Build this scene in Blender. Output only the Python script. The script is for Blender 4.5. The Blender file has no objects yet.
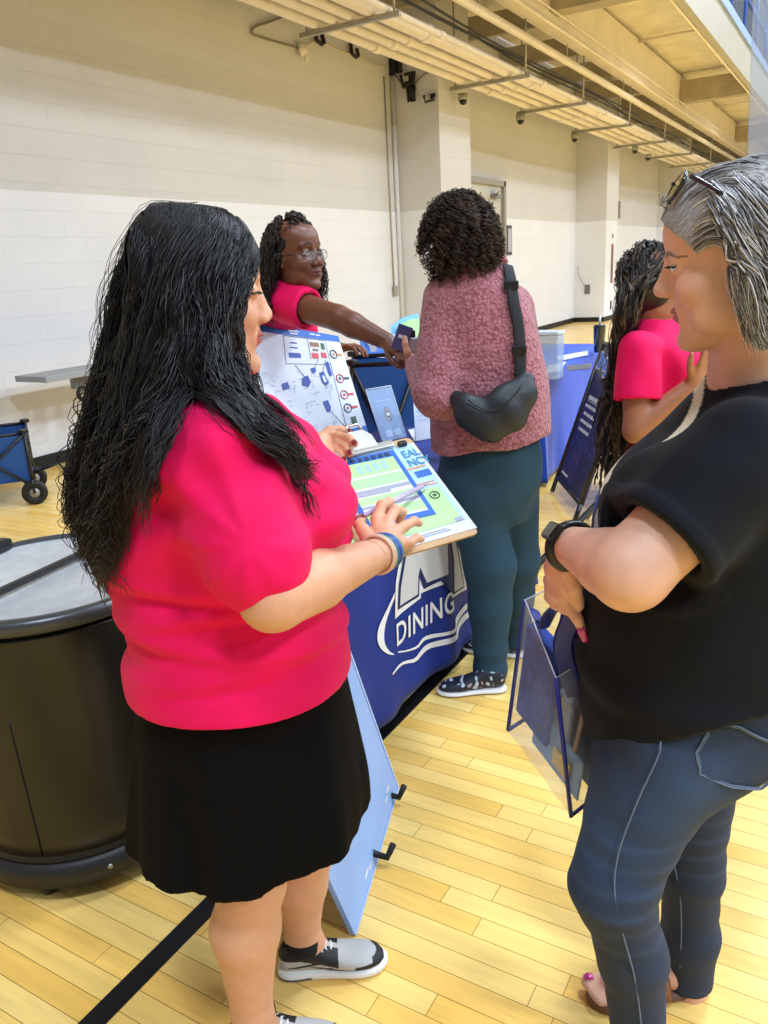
import bpy, bmesh, math, random
import numpy as np
from mathutils import Vector, Matrix
random.seed(7)
RNG = np.random.default_rng(7)
C = bpy.context.scene.collection
V = lambda *a: np.array(a, float)
def unit(v):
    v = np.array(v, float); return v/np.linalg.norm(v)

# ---------------------------------------------------------------- camera
FPX, HC = 799.6, 1.45
YAW, PITCH, ROLL = math.radians(31.03), math.radians(17.0), math.radians(3.18)
def cam_axes():
    cy, sy, cp, sp, cr, sr = math.cos(YAW), math.sin(YAW), math.cos(PITCH), math.sin(PITCH), math.cos(ROLL), math.sin(ROLL)
    f = V(cy*cp, sy*cp, -sp); r = V(sy, -cy, 0); d = np.cross(f, r)
    return cr*r+sr*d, -sr*r+cr*d, f
CR, CD, CF = cam_axes()
G = V(math.cos(YAW), math.sin(YAW), 0)       # level direction away from the photographer
S = V(math.sin(YAW), -math.cos(YAW), 0)      # level direction to the photographer's right
UP = V(0, 0, 1)
def ray(x, y):
    return CF*FPX + CR*(x-384) + CD*(y-512)
def at(x, y, D):
    v = ray(x, y); p = v*(D/(v @ G)); p[2] += HC; return p
def fl(x, y, z=0.0):
    v = ray(x, y); p = v*((z-HC)/v[2]); p[2] += HC; return p
def onY(x, y, Y):
    v = ray(x, y); p = v*(Y/v[1]); p[2] += HC; return p
def onX(x, y, X):
    v = ray(x, y); p = v*(X/v[0]); p[2] += HC; return p
cd = bpy.data.cameras.new('camera'); cam = bpy.data.objects.new('camera', cd); C.objects.link(cam)
cd.sensor_width = 36; cd.lens = FPX/1024*36; cd.clip_start = 0.05; cd.clip_end = 200
M = Matrix(((CR[0], -CD[0], -CF[0], 0), (CR[1], -CD[1], -CF[1], 0), (CR[2], -CD[2], -CF[2], HC), (0, 0, 0, 1)))
cam.matrix_world = M
bpy.context.scene.camera = cam

# ---------------------------------------------------------------- materials
def srgb(h):
    h = h.lstrip('#'); c = [int(h[i:i+2], 16)/255 for i in (0, 2, 4)]
    return tuple((x/12.92 if x <= .04045 else ((x+.055)/1.055)**2.4) for x in c)
class Nt:
    def __init__(s, name):
        s.m = bpy.data.materials.new(name); s.m.use_nodes = True
        s.t = s.m.node_tree; s.b = s.t.nodes['Principled BSDF']
    def n(s, typ, **k):
        o = s.t.nodes.new(typ)
        for a, v in k.items():
            if a in o.inputs: o.inputs[a].default_value = v
            else: setattr(o, a, v)
        return o
    def l(s, a, b): s.t.links.new(a, b)
def rgba(c): return (*c[:3], 1)
def mat(name, col, rough=.5, metal=0, noise=0, nscale=20, bump=0, bscale=200, spec=.5, coat=0, attr=None, sheen=0, sss=0, alpha=None, trans=0, emit=None, stretch=None, ior=None):
    """general procedural material: colour with slight noise variation, fine bump"""
    if isinstance(col, str): col = srgb(col)
    N = Nt(name); b = N.b
    b.inputs['Roughness'].default_value = rough; b.inputs['Metallic'].default_value = metal
    b.inputs['Specular IOR Level'].default_value = spec; b.inputs['Coat Weight'].default_value = coat
    if ior: b.inputs['IOR'].default_value = ior
    tc = N.n('ShaderNodeTexCoord')
    vec = tc.outputs['Object']
    if stretch:
        mp = N.n('ShaderNodeMapping'); mp.inputs['Scale'].default_value = stretch; N.l(vec, mp.inputs['Vector']); vec = mp.outputs['Vector']
    if attr:
        a = N.n('ShaderNodeAttribute', attribute_name=attr); src = a.outputs['Color']
    else:
        a = N.n('ShaderNodeRGB'); a.outputs[0].default_value = rgba(col); src = a.outputs[0]
    if noise:
        nz = N.n('ShaderNodeTexNoise', Scale=nscale, Detail=4.0); N.l(vec, nz.inputs['Vector'])
        mr = N.n('ShaderNodeMapRange'); N.l(nz.outputs['Fac'], mr.inputs['Value'])
        mr.inputs['From Min'].default_value = .3; mr.inputs['From Max'].default_value = .7
        mr.inputs['To Min'].default_value = 1-noise; mr.inputs['To Max'].default_value = 1+noise
        mx = N.n('ShaderNodeVectorMath', operation='SCALE'); N.l(src, mx.inputs[0]); N.l(mr.outputs[0], mx.inputs['Scale']); src = mx.outputs[0]
    N.l(src, b.inputs['Base Color'])
    if bump:
        nb = N.n('ShaderNodeTexNoise', Scale=bscale, Detail=3.0); N.l(vec, nb.inputs['Vector'])
        bp = N.n('ShaderNodeBump', Strength=1.0, Distance=bump); N.l(nb.outputs['Fac'], bp.inputs['Height']); N.l(bp.outputs[0], b.inputs['Normal'])
    if sheen: b.inputs['Sheen Weight'].default_value = sheen; b.inputs['Sheen Roughness'].default_value = .4
    if sss:
        b.inputs['Subsurface Weight'].default_value = sss; b.inputs['Subsurface Radius'].default_value = (1, .35, .2); b.inputs['Subsurface Scale'].default_value = .008
    if trans: b.inputs['Transmission Weight'].default_value = trans
    if alpha is not None: b.inputs['Alpha'].default_value = alpha
    if emit: b.inputs['Emission Color'].default_value = rgba(srgb(emit[0])); b.inputs['Emission Strength'].default_value = emit[1]
    return N.m

# ---------------------------------------------------------------- object helpers
def tag(o, label=None, cat=None, group=None, kind=None):
    if label: o['label'] = label
    if cat: o['category'] = cat
    if group: o['group'] = group
    if kind: o['kind'] = kind
    return o
def empty(name, loc, label=None, cat=None, group=None, rotz=0):
    o = bpy.data.objects.new(name, None); C.objects.link(o); o.location = Vector(loc); o.rotation_euler = (0, 0, rotz)
    o.empty_display_size = .1
    return tag(o, label, cat, group)
def wloc(o):
    p = Vector((0, 0, 0)); 
    while o is not None: p = p + o.location; o = o.parent
    return p
def mesh_obj(name, verts, faces, m, parent=None, smooth=True, cols=None, loc=None, uv=None):
    """verts in world coordinates; under a parent they are stored relative to it"""
    verts = np.asarray(verts, float).reshape(-1, 3)
    off = V(0, 0, 0)
    if parent is not None: off = np.array(wloc(parent))
    elif loc is not None: off = np.array(loc, float)
    me = bpy.data.meshes.new(name)
    if isinstance(faces, np.ndarray):
        nf, k = faces.shape; me.vertices.add(len(verts)); me.vertices.foreach_set('co', (verts-off).astype(np.float32).ravel())
        me.loops.add(nf*k); me.loops.foreach_set('vertex_index', faces.astype(np.int32).ravel())
        me.polygons.add(nf); me.polygons.foreach_set('loop_start', np.arange(0, nf*k, k, dtype=np.int32)); me.update(calc_edges=True)
        me.validate()
    else:
        me.from_pydata([tuple(v-off) for v in verts], [], [tuple(int(i) for i in f) for f in faces]); me.update()
    if smooth: me.polygons.foreach_set('use_smooth', np.ones(len(me.polygons), bool))
    if cols is not None:
        ca = me.color_attributes.new('Col', 'FLOAT_COLOR', 'POINT')
        c4 = np.ones((len(verts), 4), np.float32); c4[:, :3] = cols; ca.data.foreach_set('color', c4.ravel())
    for mm in (m if isinstance(m, (list, tuple)) else [m]): me.materials.append(mm)
    o = bpy.data.objects.new(name, me); C.objects.link(o)
    if parent is not None: o.parent = parent
    elif loc is not None: o.location = Vector(loc)
    return o
class MB:
    """collects simple solids into one mesh"""
    def __init__(s): s.v = []; s.f = []; s.sm = []
    def add(s, v, f, smooth=False):
        n = len(s.v); s.v += [tuple(map(float, p)) for p in v]; s.f += [tuple(int(i)+n for i in q) for q in f]; s.sm += [smooth]*len(f); return s
    def box(s, c, size, ax=None, bev=0):
        """c centre, size full extents, ax = 3 axes rows"""
        ax = np.eye(3) if ax is None else np.array(ax, float)
        hx, hy, hz = np.array(size, float)/2
        if bev <= 0:
            pts = [(x*hx, y*hy, z*hz) for x in (-1, 1) for y in (-1, 1) for z in (-1, 1)]
            fs = [(0, 1, 3, 2), (4, 6, 7, 5), (0, 4, 5, 1), (2, 3, 7, 6), (0, 2, 6, 4), (1, 5, 7, 3)]
        else:
            bm = bmesh.new(); bmesh.ops.create_cube(bm, size=1)
            for q in bm.verts: q.co = Vector((q.co.x*2*hx, q.co.y*2*hy, q.co.z*2*hz))
            bmesh.ops.bevel(bm, geom=bm.edges[:], offset=min(bev, .49*2*min(hx, hy, hz)), segments=2, affect='EDGES', profile=.6)
            bm.verts.index_update(); pts = [tuple(q.co) for q in bm.verts]; fs = [[w.index for w in g.verts] for g in bm.faces]; bm.free()
        return s.add([np.array(c, float)+p[0]*ax[0]+p[1]*ax[1]+p[2]*ax[2] for p in pts], fs)
    def tube(s, path, r, n=10, caps=True, flat=None, closed=False):
        """path of points; r scalar or list; flat=(normal, factor) squashes the section"""
        P = np.array(path, float); k = len(P); R = np.full(k, r, float) if np.isscalar(r) else np.array(r, float)
        T = np.gradient(P, axis=0) if not closed else (np.roll(P, -1, 0)-np.roll(P, 1, 0))
        T /= np.linalg.norm(T, axis=1)[:, None]+1e-12
        u = np.cross(T[0], (0, 0, 1) if abs(T[0][2]) < .9 else (1, 0, 0))
        vs = []
        for i in range(k):
            if flat is not None: u = np.cross(T[i], flat[0])
            u = u - T[i]*(u @ T[i]); u /= np.linalg.norm(u)+1e-12; w = np.cross(T[i], u)
            fa = 1 if flat is None else flat[1]
            for j in range(n):
                a = 2*math.pi*j/n; vs.append(P[i]+R[i]*(math.cos(a)*u+fa*math.sin(a)*w))
        fs = []
        for i in range(k-1 if not closed else k):
            i2 = (i+1) % k
            for j in range(n): fs.append((i*n+j, i*n+(j+1) % n, i2*n+(j+1) % n, i2*n+j))
        m0 = len(s.v); s.add(vs, fs, True)
        if caps and not closed: s.add([], []); s.f += [tuple(m0+j for j in reversed(range(n))), tuple(m0+(k-1)*n+j for j in range(n))]; s.sm += [False]*2
        return s
    def lathe(s, prof, c, n=48, ax=None, ang=2*math.pi, caps=True):
        """prof list of (radius, height)"""
        ax = np.eye(3) if ax is None else np.array(ax, float); c = np.array(c, float); k = len(prof); vs = []
        for r, z in prof:
            for j in range(n):
                a = ang*j/n; vs.append(c+r*math.cos(a)*ax[0]+r*math.sin(a)*ax[1]+z*ax[2])
        fs = [(i*n+j, i*n+(j+1) % n, (i+1)*n+(j+1) % n, (i+1)*n+j) for i in range(k-1) for j in range(n)]
        m0 = len(s.v); s.add(vs, fs, True)
        if caps and prof[0][0] > 1e-6: s.f.append(tuple(m0+j for j in reversed(range(n)))); s.sm.append(False)
        if caps and prof[-1][0] > 1e-6: s.f.append(tuple(m0+(k-1)*n+j for j in range(n))); s.sm.append(False)
        return s
    def poly(s, pts, thick, nrm):
        """prism from a planar outline (world points) extruded by thick along nrm"""
        P = [np.array(p, float) for p in pts]; n = len(P); nr = unit(nrm)*thick
        return s.add(P+[p+nr for p in P], [tuple(reversed(range(n))), tuple(range(n, 2*n))]+[(i, (i+1) % n, n+(i+1) % n, n+i) for i in range(n)])
    def build(s, name, m, parent=None, loc=None, autosmooth=True):
        o = mesh_obj(name, s.v, s.f, m, parent, smooth=False, loc=loc)
        o.data.polygons.foreach_set('use_smooth', np.array(s.sm, bool))
        return o
def cyl(a, b, r, n=14): return MB().tube([a, b], r, n)

def catmull(pts, n):
    P = np.array(pts, float); k = len(P)
    if k == 2: return P[0]+(P[1]-P[0])*np.linspace(0, 1, n)[:, None]
    t = np.linspace(0, k-1, n); i = np.minimum(t.astype(int), k-2); f = (t-i)[:, None]
    Q = np.vstack([2*P[0]-P[1], P, 2*P[-1]-P[-2]])
    p0, p1, p2, p3 = Q[i], Q[i+1], Q[i+2], Q[i+3]
    return .5*((2*p1)+(-p0+p2)*f+(2*p0-5*p1+4*p2-p3)*f**2+(-p0+3*p1-3*p2+p3)*f**3)

# ---------------------------------------------------------------- implicit modelling
def sfn(a, b, k):
    if k <= 0: return np.minimum(a, b)
    h = np.maximum(k-np.abs(a-b), 0)/k
    return np.minimum(a, b)-h*h*k*.25
class Cone:
    def __init__(s, a, b, ra, rb, k=.02, flat=None):
        s.a, s.b, s.ra, s.rb, s.k = V(*a), V(*b), ra, rb, k; s.flat = flat
        r = max(ra, rb); s.lo = np.minimum(s.a, s.b)-r; s.hi = np.maximum(s.a, s.b)+r
    def __call__(s, p):
        q = p-s.a; ba = s.b-s.a; t = np.clip((q@ba)/(ba@ba+1e-12), 0, 1)
        e = q-t[..., None]*ba; sc = 1
        if s.flat is not None:
            n, f = unit(s.flat[0]), s.flat[1]; e = e+(e@n)[..., None]*n*(1/f-1); sc = .5*(1+f)
        return (np.sqrt((e*e).sum(-1))-(s.ra+(s.rb-s.ra)*t))*sc
class Ell:
    def __init__(s, c, r, ax=None, k=.02):
        s.c, s.r, s.k = V(*c), V(*r), k; s.ax = np.eye(3) if ax is None else np.array(ax, float)
        m = np.sqrt(((s.ax.T*s.r)**2).sum(1)); s.lo = s.c-m; s.hi = s.c+m
    def __call__(s, p):
        q = (p-s.c)@s.ax.T; a = q/s.r; k0 = np.sqrt((a*a).sum(-1))+1e-9; b = q/s.r**2; k1 = np.sqrt((b*b).sum(-1))+1e-9
        return k0*(k0-1)/k1
class Loft:
    """cross sections (z, cx, cy, rx, ry) along local z; frame o + rows ax (x, y, z)"""
    def __init__(s, secs, o=(0, 0, 0), ax=None, k=.02, e=2.2, caps=True):
        s.o = V(*o); s.ax = np.eye(3) if ax is None else np.array(ax, float); s.k = k; s.e = e; s.caps = caps
        A = np.array(sorted(secs), float); s.T = catmull(A, 12*len(A)) if len(A) > 2 else A
        o_ = np.argsort(s.T[:, 0]); s.T = s.T[o_]; s.z0, s.z1 = A[0, 0], A[-1, 0]
        pts = []
        for r in A:
            for sx in (-1, 1):
                for sy in (-1, 1): pts.append(s.o+(r[1]+sx*r[3]*1.05)*s.ax[0]+(r[2]+sy*r[4]*1.05)*s.ax[1]+r[0]*s.ax[2])
        pts = np.array(pts); s.lo, s.hi = pts.min(0), pts.max(0)
    def __call__(s, p):
        q = (p-s.o)@s.ax.T; z = q[..., 2]; T = s.T
        g = lambda i: np.interp(z, T[:, 0], T[:, i])
        rx, ry = np.maximum(g(3), 1e-3), np.maximum(g(4), 1e-3)
        a = np.abs(q[..., 0]-g(1))/rx; b = np.abs(q[..., 1]-g(2))/ry; e = s.e
        d = ((a**e+b**e)**(1/e)-1)*np.minimum(rx, ry)
        if s.caps: d = np.maximum(d, np.maximum(s.z0-z, z-s.z1))
        return d
class Half:
    """half space: inside where (p-o).n < 0"""
    def __init__(s, o, n): s.o, s.n = V(*o), unit(n)
    def __call__(s, p): return (p-s.o)@s.n
def field(items, lo, hi, h, disp=None, cuts=()):
    """items: prims or ('sub', prim) / ('and', fn, lo, hi); returns grid values"""
    lo = np.array(lo, float); n = np.ceil((np.array(hi)-lo)/h).astype(int)+1
    axs = [lo[i]+h*np.arange(n[i]) for i in range(3)]
    D = np.full(tuple(n), .5, np.float32)
    def sub(l, hgh, m):
        s = []
        for i in range(3):
            a = max(0, int((l[i]-m-lo[i])//h)); b = min(n[i], int((hgh[i]+m-lo[i])//h)+2)
            if a >= b: return None, None
            s.append(slice(a, b))
        X, Y, Z = np.meshgrid(axs[0][s[0]], axs[1][s[1]], axs[2][s[2]], indexing='ij')
        return tuple(s), np.stack([X, Y, Z], -1)
    for it in items:
        op, pr = ('add', it) if not isinstance(it, tuple) else it
        s, p = sub(pr.lo, pr.hi, pr.k+4*h)
        if s is None: continue
        d = pr(p).astype(np.float32)
        if op == 'add': D[s] = sfn(D[s], d, pr.k)
        else: D[s] = -sfn(-D[s], d, pr.k)
    if disp is not None or cuts:
        X, Y, Z = np.meshgrid(*axs, indexing='ij'); m = np.abs(D) < .06
        if disp is not None:
            P = np.stack([X[m], Y[m], Z[m]], -1); D[m] += disp(P)
        for c in cuts:
            P = np.stack([X, Y, Z], -1); D = np.maximum(D, c(P)).astype(np.float32)
    return D, lo
def nets(D, lo, h):
    """surface nets"""
    I = D < 0
    nx, ny, nz = D.shape
    c = [(i, j, k) for i in (0, 1) for j in (0, 1) for k in (0, 1)]
    cnt = np.zeros((nx-1, ny-1, nz-1), np.uint8)
    for i, j, k in c: cnt += I[i:nx-1+i, j:ny-1+j, k:nz-1+k]
    act = np.argwhere((cnt > 0) & (cnt < 8))
    if len(act) == 0: return np.zeros((0, 3)), np.zeros((0, 4), int)
    vals = np.stack([D[act[:, 0]+i, act[:, 1]+j, act[:, 2]+k] for i, j, k in c], 1).astype(float)
    cc = np.array(c, float); acc = np.zeros((len(act), 3)); w = np.zeros(len(act))
    for a in range(8):
        for b in range(a+1, 8):
            if np.abs(cc[a]-cc[b]).sum() != 1: continue
            va, vb = vals[:, a], vals[:, b]; m = (va < 0) != (vb < 0)
            t = np.where(m, va/np.where(m, va-vb, 1), 0)[:, None]
            acc += np.where(m[:, None], cc[a]+(cc[b]-cc[a])*t, 0); w += m
    P = np.array(lo)+h*(act+acc/w[:, None])
    ix = np.full((nx-1, ny-1, nz-1), -1, np.int64); ix[act[:, 0], act[:, 1], act[:, 2]] = np.arange(len(act))
    F = []
    for ax in range(3):
        o = [a for a in range(3) if a != ax]
        sl0 = [slice(None)]*3; sl1 = [slice(None)]*3; sl0[ax] = slice(0, -1); sl1[ax] = slice(1, None)
        A, B = I[tuple(sl0)], I[tuple(sl1)]; e = np.argwhere(A != B)
        ok = (e[:, o[0]] > 0) & (e[:, o[1]] > 0) & (e[:, o[0]] < D.shape[o[0]]-1) & (e[:, o[1]] < D.shape[o[1]]-1); e = e[ok]
        flip = A[e[:, 0], e[:, 1], e[:, 2]]
        def cell(da, db):
            q = e.copy(); q[:, o[0]] -= da; q[:, o[1]] -= db; return ix[q[:, 0], q[:, 1], q[:, 2]]
        q = np.stack([cell(1, 1), cell(0, 1), cell(0, 0), cell(1, 0)], 1)
        if ax == 1: flip = ~flip
        q[~flip] = q[~flip][:, ::-1]; F.append(q)
    F = np.vstack(F); F = F[(F >= 0).all(1)]
    return P, F
def relax(P, F, it=2, lam=.5):
    for _ in range(it):
        acc = np.zeros_like(P); w = np.zeros(len(P))
        for a, b in ((0, 1), (1, 2), (2, 3), (3, 0)):
            np.add.at(acc, F[:, a], P[F[:, b]]); np.add.at(acc, F[:, b], P[F[:, a]]); np.add.at(w, F[:, a], 1); np.add.at(w, F[:, b], 1)
        m = w > 0; P = P.copy(); P[m] += lam*(acc[m]/w[m, None]-P[m])
    return P
def bounds(items, pad=.03):
    pr = [i if not isinstance(i, tuple) else i[1] for i in items if not isinstance(i, tuple)]
    return np.min([p.lo for p in pr], 0)-pad, np.max([p.hi for p in pr], 0)+pad
def sculpt(items, h, disp=None, cuts=(), smooth=2, lo=None, hi=None):
    l, g = bounds(items)
    if lo is not None: l = np.maximum(l, lo)
    if hi is not None: g = np.minimum(g, hi)
    D, l = field(items, l, g, h, disp, cuts); P, F = nets(D, l, h)
    return (relax(P, F, smooth) if smooth else P), F
def merge(parts):
    vs, fs, n = [], [], 0
    for v, f in parts: vs.append(v); fs.append(f+n); n += len(v)
    return np.vstack(vs), np.vstack(fs)
def body_mesh(items, h, patches):
    """coarse body plus fine patches [(lo, hi, h)] sharing the same field"""
    P, F = sculpt(items, h); cen = P[F].mean(1); keep = np.ones(len(F), bool); out = []
    for lo, hi, hh in patches:
        m = ((cen > np.array(lo)+.004) & (cen < np.array(hi)-.004)).all(1); keep &= ~m
        out.append(sculpt(items, hh, lo=lo, hi=hi, smooth=1))
    F = F[keep]; used = np.unique(F); mp = np.full(len(P), -1); mp[used] = np.arange(len(used))
    return merge([(P[used], mp[F])]+out)

def vnoise(p, s, seed=0):
    """cheap smooth pseudo noise, -1..1"""
    q = p*s; r = np.random.default_rng(seed); acc = 0
    for i in range(5):
        k = r.normal(size=3); k /= np.linalg.norm(k); k *= r.uniform(.7, 1.5); acc = acc+np.sin(q@k+r.uniform(0, 6.28)+1.3*np.sin(q@np.roll(k, 1)*.8+i))
    return acc/5

# ---------------------------------------------------------------- hair strands
def strands(paths, n, spread, r, seg=20, wave=(0, 0), tip=.4, jit=.15, cols=None, seed=1, sides=3, lens=(.85, 1), curl=0, clump=.5, root=1.0):
    """paths: guide polylines. n strands per guide. wave=(amp,freq). returns verts, quads, cols"""
    rg = np.random.default_rng(seed); VS, FS, CS = [], [], []; nv = 0
    ca = 2*np.pi*np.arange(sides)/sides
    if cols is None: cols = [(.01, .01, .01)]
    for gi, g in enumerate(paths):
        G0 = catmull(g, seg); T = np.gradient(G0, axis=0); T /= np.linalg.norm(T, axis=1)[:, None]+1e-9
        u = np.cross(T, (.13, .21, .97)); u /= np.linalg.norm(u, axis=1)[:, None]+1e-9; w = np.cross(T, u)
        sp = spread if np.isscalar(spread) else spread[gi % len(spread)]
        L = np.linalg.norm(np.diff(G0, axis=0), axis=1).sum()
        for k in range(n):
            ln = rg.uniform(*lens); t = np.linspace(0, ln, seg); ti = t*(seg-1); i0 = np.minimum(ti.astype(int), seg-2); f = (ti-i0)[:, None]
            lerp = lambda A: A[i0]*(1-f)+A[i0+1]*f
            a, rr = rg.uniform(0, 2*np.pi), math.sqrt(rg.uniform(0, 1))
            ox, oy = math.cos(a)*rr, math.sin(a)*rr
            prof = root+(1-root)*np.minimum(1, t*3); prof = prof*(1-(1-clump)*t**2)
            ph = rg.uniform(0, 6.28, 3); am, fq = wave; fq = fq*rg.uniform(.8, 1.25)
            wv = np.minimum(1, t*4)*am*rg.uniform(.6, 1.3)
            x = ox*sp*prof+wv*np.sin(fq*t*6.28+ph[0])+jit*sp*np.sin(2.1*t*6.28*rg.uniform(.5, 1.5)+ph[1])*t
            y = oy*sp*prof+wv*np.sin(fq*t*6.28+ph[0]+(1.57 if curl else ph[2]))*(1 if curl else .6)+jit*sp*np.sin(1.7*t*6.28*rg.uniform(.5, 1.5)+ph[2])*t
            Pp = lerp(G0)+x[:, None]*lerp(u)+y[:, None]*lerp(w)
            Tt = np.gradient(Pp, axis=0); Tt /= np.linalg.norm(Tt, axis=1)[:, None]+1e-9
            uu = np.cross(Tt, (.3, .5, .81)); uu /= np.linalg.norm(uu, axis=1)[:, None]+1e-9; ww = np.cross(Tt, uu)
            rad = r*rg.uniform(.7, 1.3)*(1-(1-tip)*t**3)
            vs = Pp[:, None, :]+rad[:, None, None]*(np.cos(ca)[None, :, None]*uu[:, None, :]+np.sin(ca)[None, :, None]*ww[:, None, :])
            b = nv+np.arange(seg-1)[:, None]*sides+np.arange(sides)[None, :]; b2 = nv+np.arange(seg-1)[:, None]*sides+(np.arange(sides)[None, :]+1) % sides
            FS.append(np.stack([b, b2, b2+sides, b+sides], -1).reshape(-1, 4)); VS.append(vs.reshape(-1, 3)); nv += seg*sides
            c0 = cols[rg.integers(len(cols))]
            c = np.array([c0(tt) if callable(c0) else c0 for tt in t]); CS.append(np.repeat(c*rg.uniform(.8, 1.2), sides, 0))
    return np.vstack(VS), np.vstack(FS), np.vstack(CS)
def hair_obj(name, parts, m, parent):
    vs, fs, cs, n = [], [], [], 0
    for v, f, c in parts: vs.append(v); fs.append(f+n); cs.append(c); n += len(v)
    return mesh_obj(name, np.vstack(vs), np.vstack(fs), m, parent, cols=np.vstack(cs))

# ---------------------------------------------------------------- text
def text_mesh(s, o, ax, up, h, extr=.0, bold=0, align='LEFT', spacing=1.0, sx=1.0, off=.0006):
    """flat lettering: verts, faces in world space, baseline origin o, along ax, up direction, cap height h"""
    cu = bpy.data.curves.new('lettering', 'FONT'); cu.body = s; cu.size = h/.70; cu.offset = bold*h; cu.align_x = align; cu.space_character = spacing
    ob = bpy.data.objects.new('lettering', cu); C.objects.link(ob); dg = bpy.context.evaluated_depsgraph_get(); dg.update()
    me = ob.evaluated_get(dg).to_mesh(); ax, up = unit(ax), unit(up); nr = np.cross(ax, up)
    vs = [V(*o)+ax*v.co.x*sx+up*v.co.y+nr*off for v in me.vertices]; fs = [tuple(p.vertices) for p in me.polygons]
    ob.evaluated_get(dg).to_mesh_clear(); bpy.data.objects.remove(ob); bpy.data.curves.remove(cu)
    return vs, fs
# ================================================================ ROOM
WY = 5.8                                     # wall plane
def wall_mat():
    N = Nt('painted_block'); tc = N.n('ShaderNodeTexCoord'); sx = N.n('ShaderNodeSeparateXYZ'); N.l(tc.outputs['Object'], sx.inputs[0])
    ad = N.n('ShaderNodeMath', operation='ADD'); N.l(sx.outputs['X'], ad.inputs[0]); N.l(sx.outputs['Y'], ad.inputs[1])
    cb = N.n('ShaderNodeCombineXYZ'); N.l(ad.outputs[0], cb.inputs['X']); N.l(sx.outputs['Z'], cb.inputs['Y'])
    br = N.n('ShaderNodeTexBrick', Scale=1.0, **{'Mortar Size': .004, 'Mortar Smooth': .6, 'Brick Width': .4064, 'Row Height': .2032}); br.offset = .5
    N.l(cb.outputs[0], br.inputs['Vector'])
    gt = N.n('ShaderNodeMath', operation='GREATER_THAN'); N.l(sx.outputs['Z'], gt.inputs[0]); gt.inputs[1].default_value = 2.175
    mx = N.n('ShaderNodeMix', data_type='RGBA'); N.l(gt.outputs[0], mx.inputs['Factor']); mx.inputs['A'].default_value = rgba(srgb('eceef3')); mx.inputs['B'].default_value = rgba(srgb('d6d4d2'))
    nz = N.n('ShaderNodeTexNoise', Scale=1.3, Detail=5.0); N.l(tc.outputs['Object'], nz.inputs['Vector'])
    mr = N.n('ShaderNodeMapRange', **{'From Min': .3, 'From Max': .7, 'To Min': .96, 'To Max': 1.02}); N.l(nz.outputs['Fac'], mr.inputs['Value'])
    sc = N.n('ShaderNodeVectorMath', operation='SCALE'); N.l(mx.outputs['Result'], sc.inputs[0]); N.l(mr.outputs[0], sc.inputs['Scale'])
    N.l(sc.outputs[0], N.b.inputs['Base Color'])
    nb = N.n('ShaderNodeTexNoise', Scale=90.0, Detail=3.0); N.l(tc.outputs['Object'], nb.inputs['Vector'])
    m2 = N.n('ShaderNodeMath', operation='MULTIPLY_ADD'); N.l(nb.outputs['Fac'], m2.inputs[0]); m2.inputs[1].default_value = .12
    iv = N.n('ShaderNodeMath', operation='SUBTRACT'); iv.inputs[0].default_value = 1; N.l(br.outputs['Fac'], iv.inputs[1]); N.l(iv.outputs[0], m2.inputs[2])
    bp = N.n('ShaderNodeBump', Strength=.55, Distance=.004); N.l(m2.outputs[0], bp.inputs['Height']); N.l(bp.outputs[0], N.b.inputs['Normal'])
    N.b.inputs['Roughness'].default_value = .55
    return N.m
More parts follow.
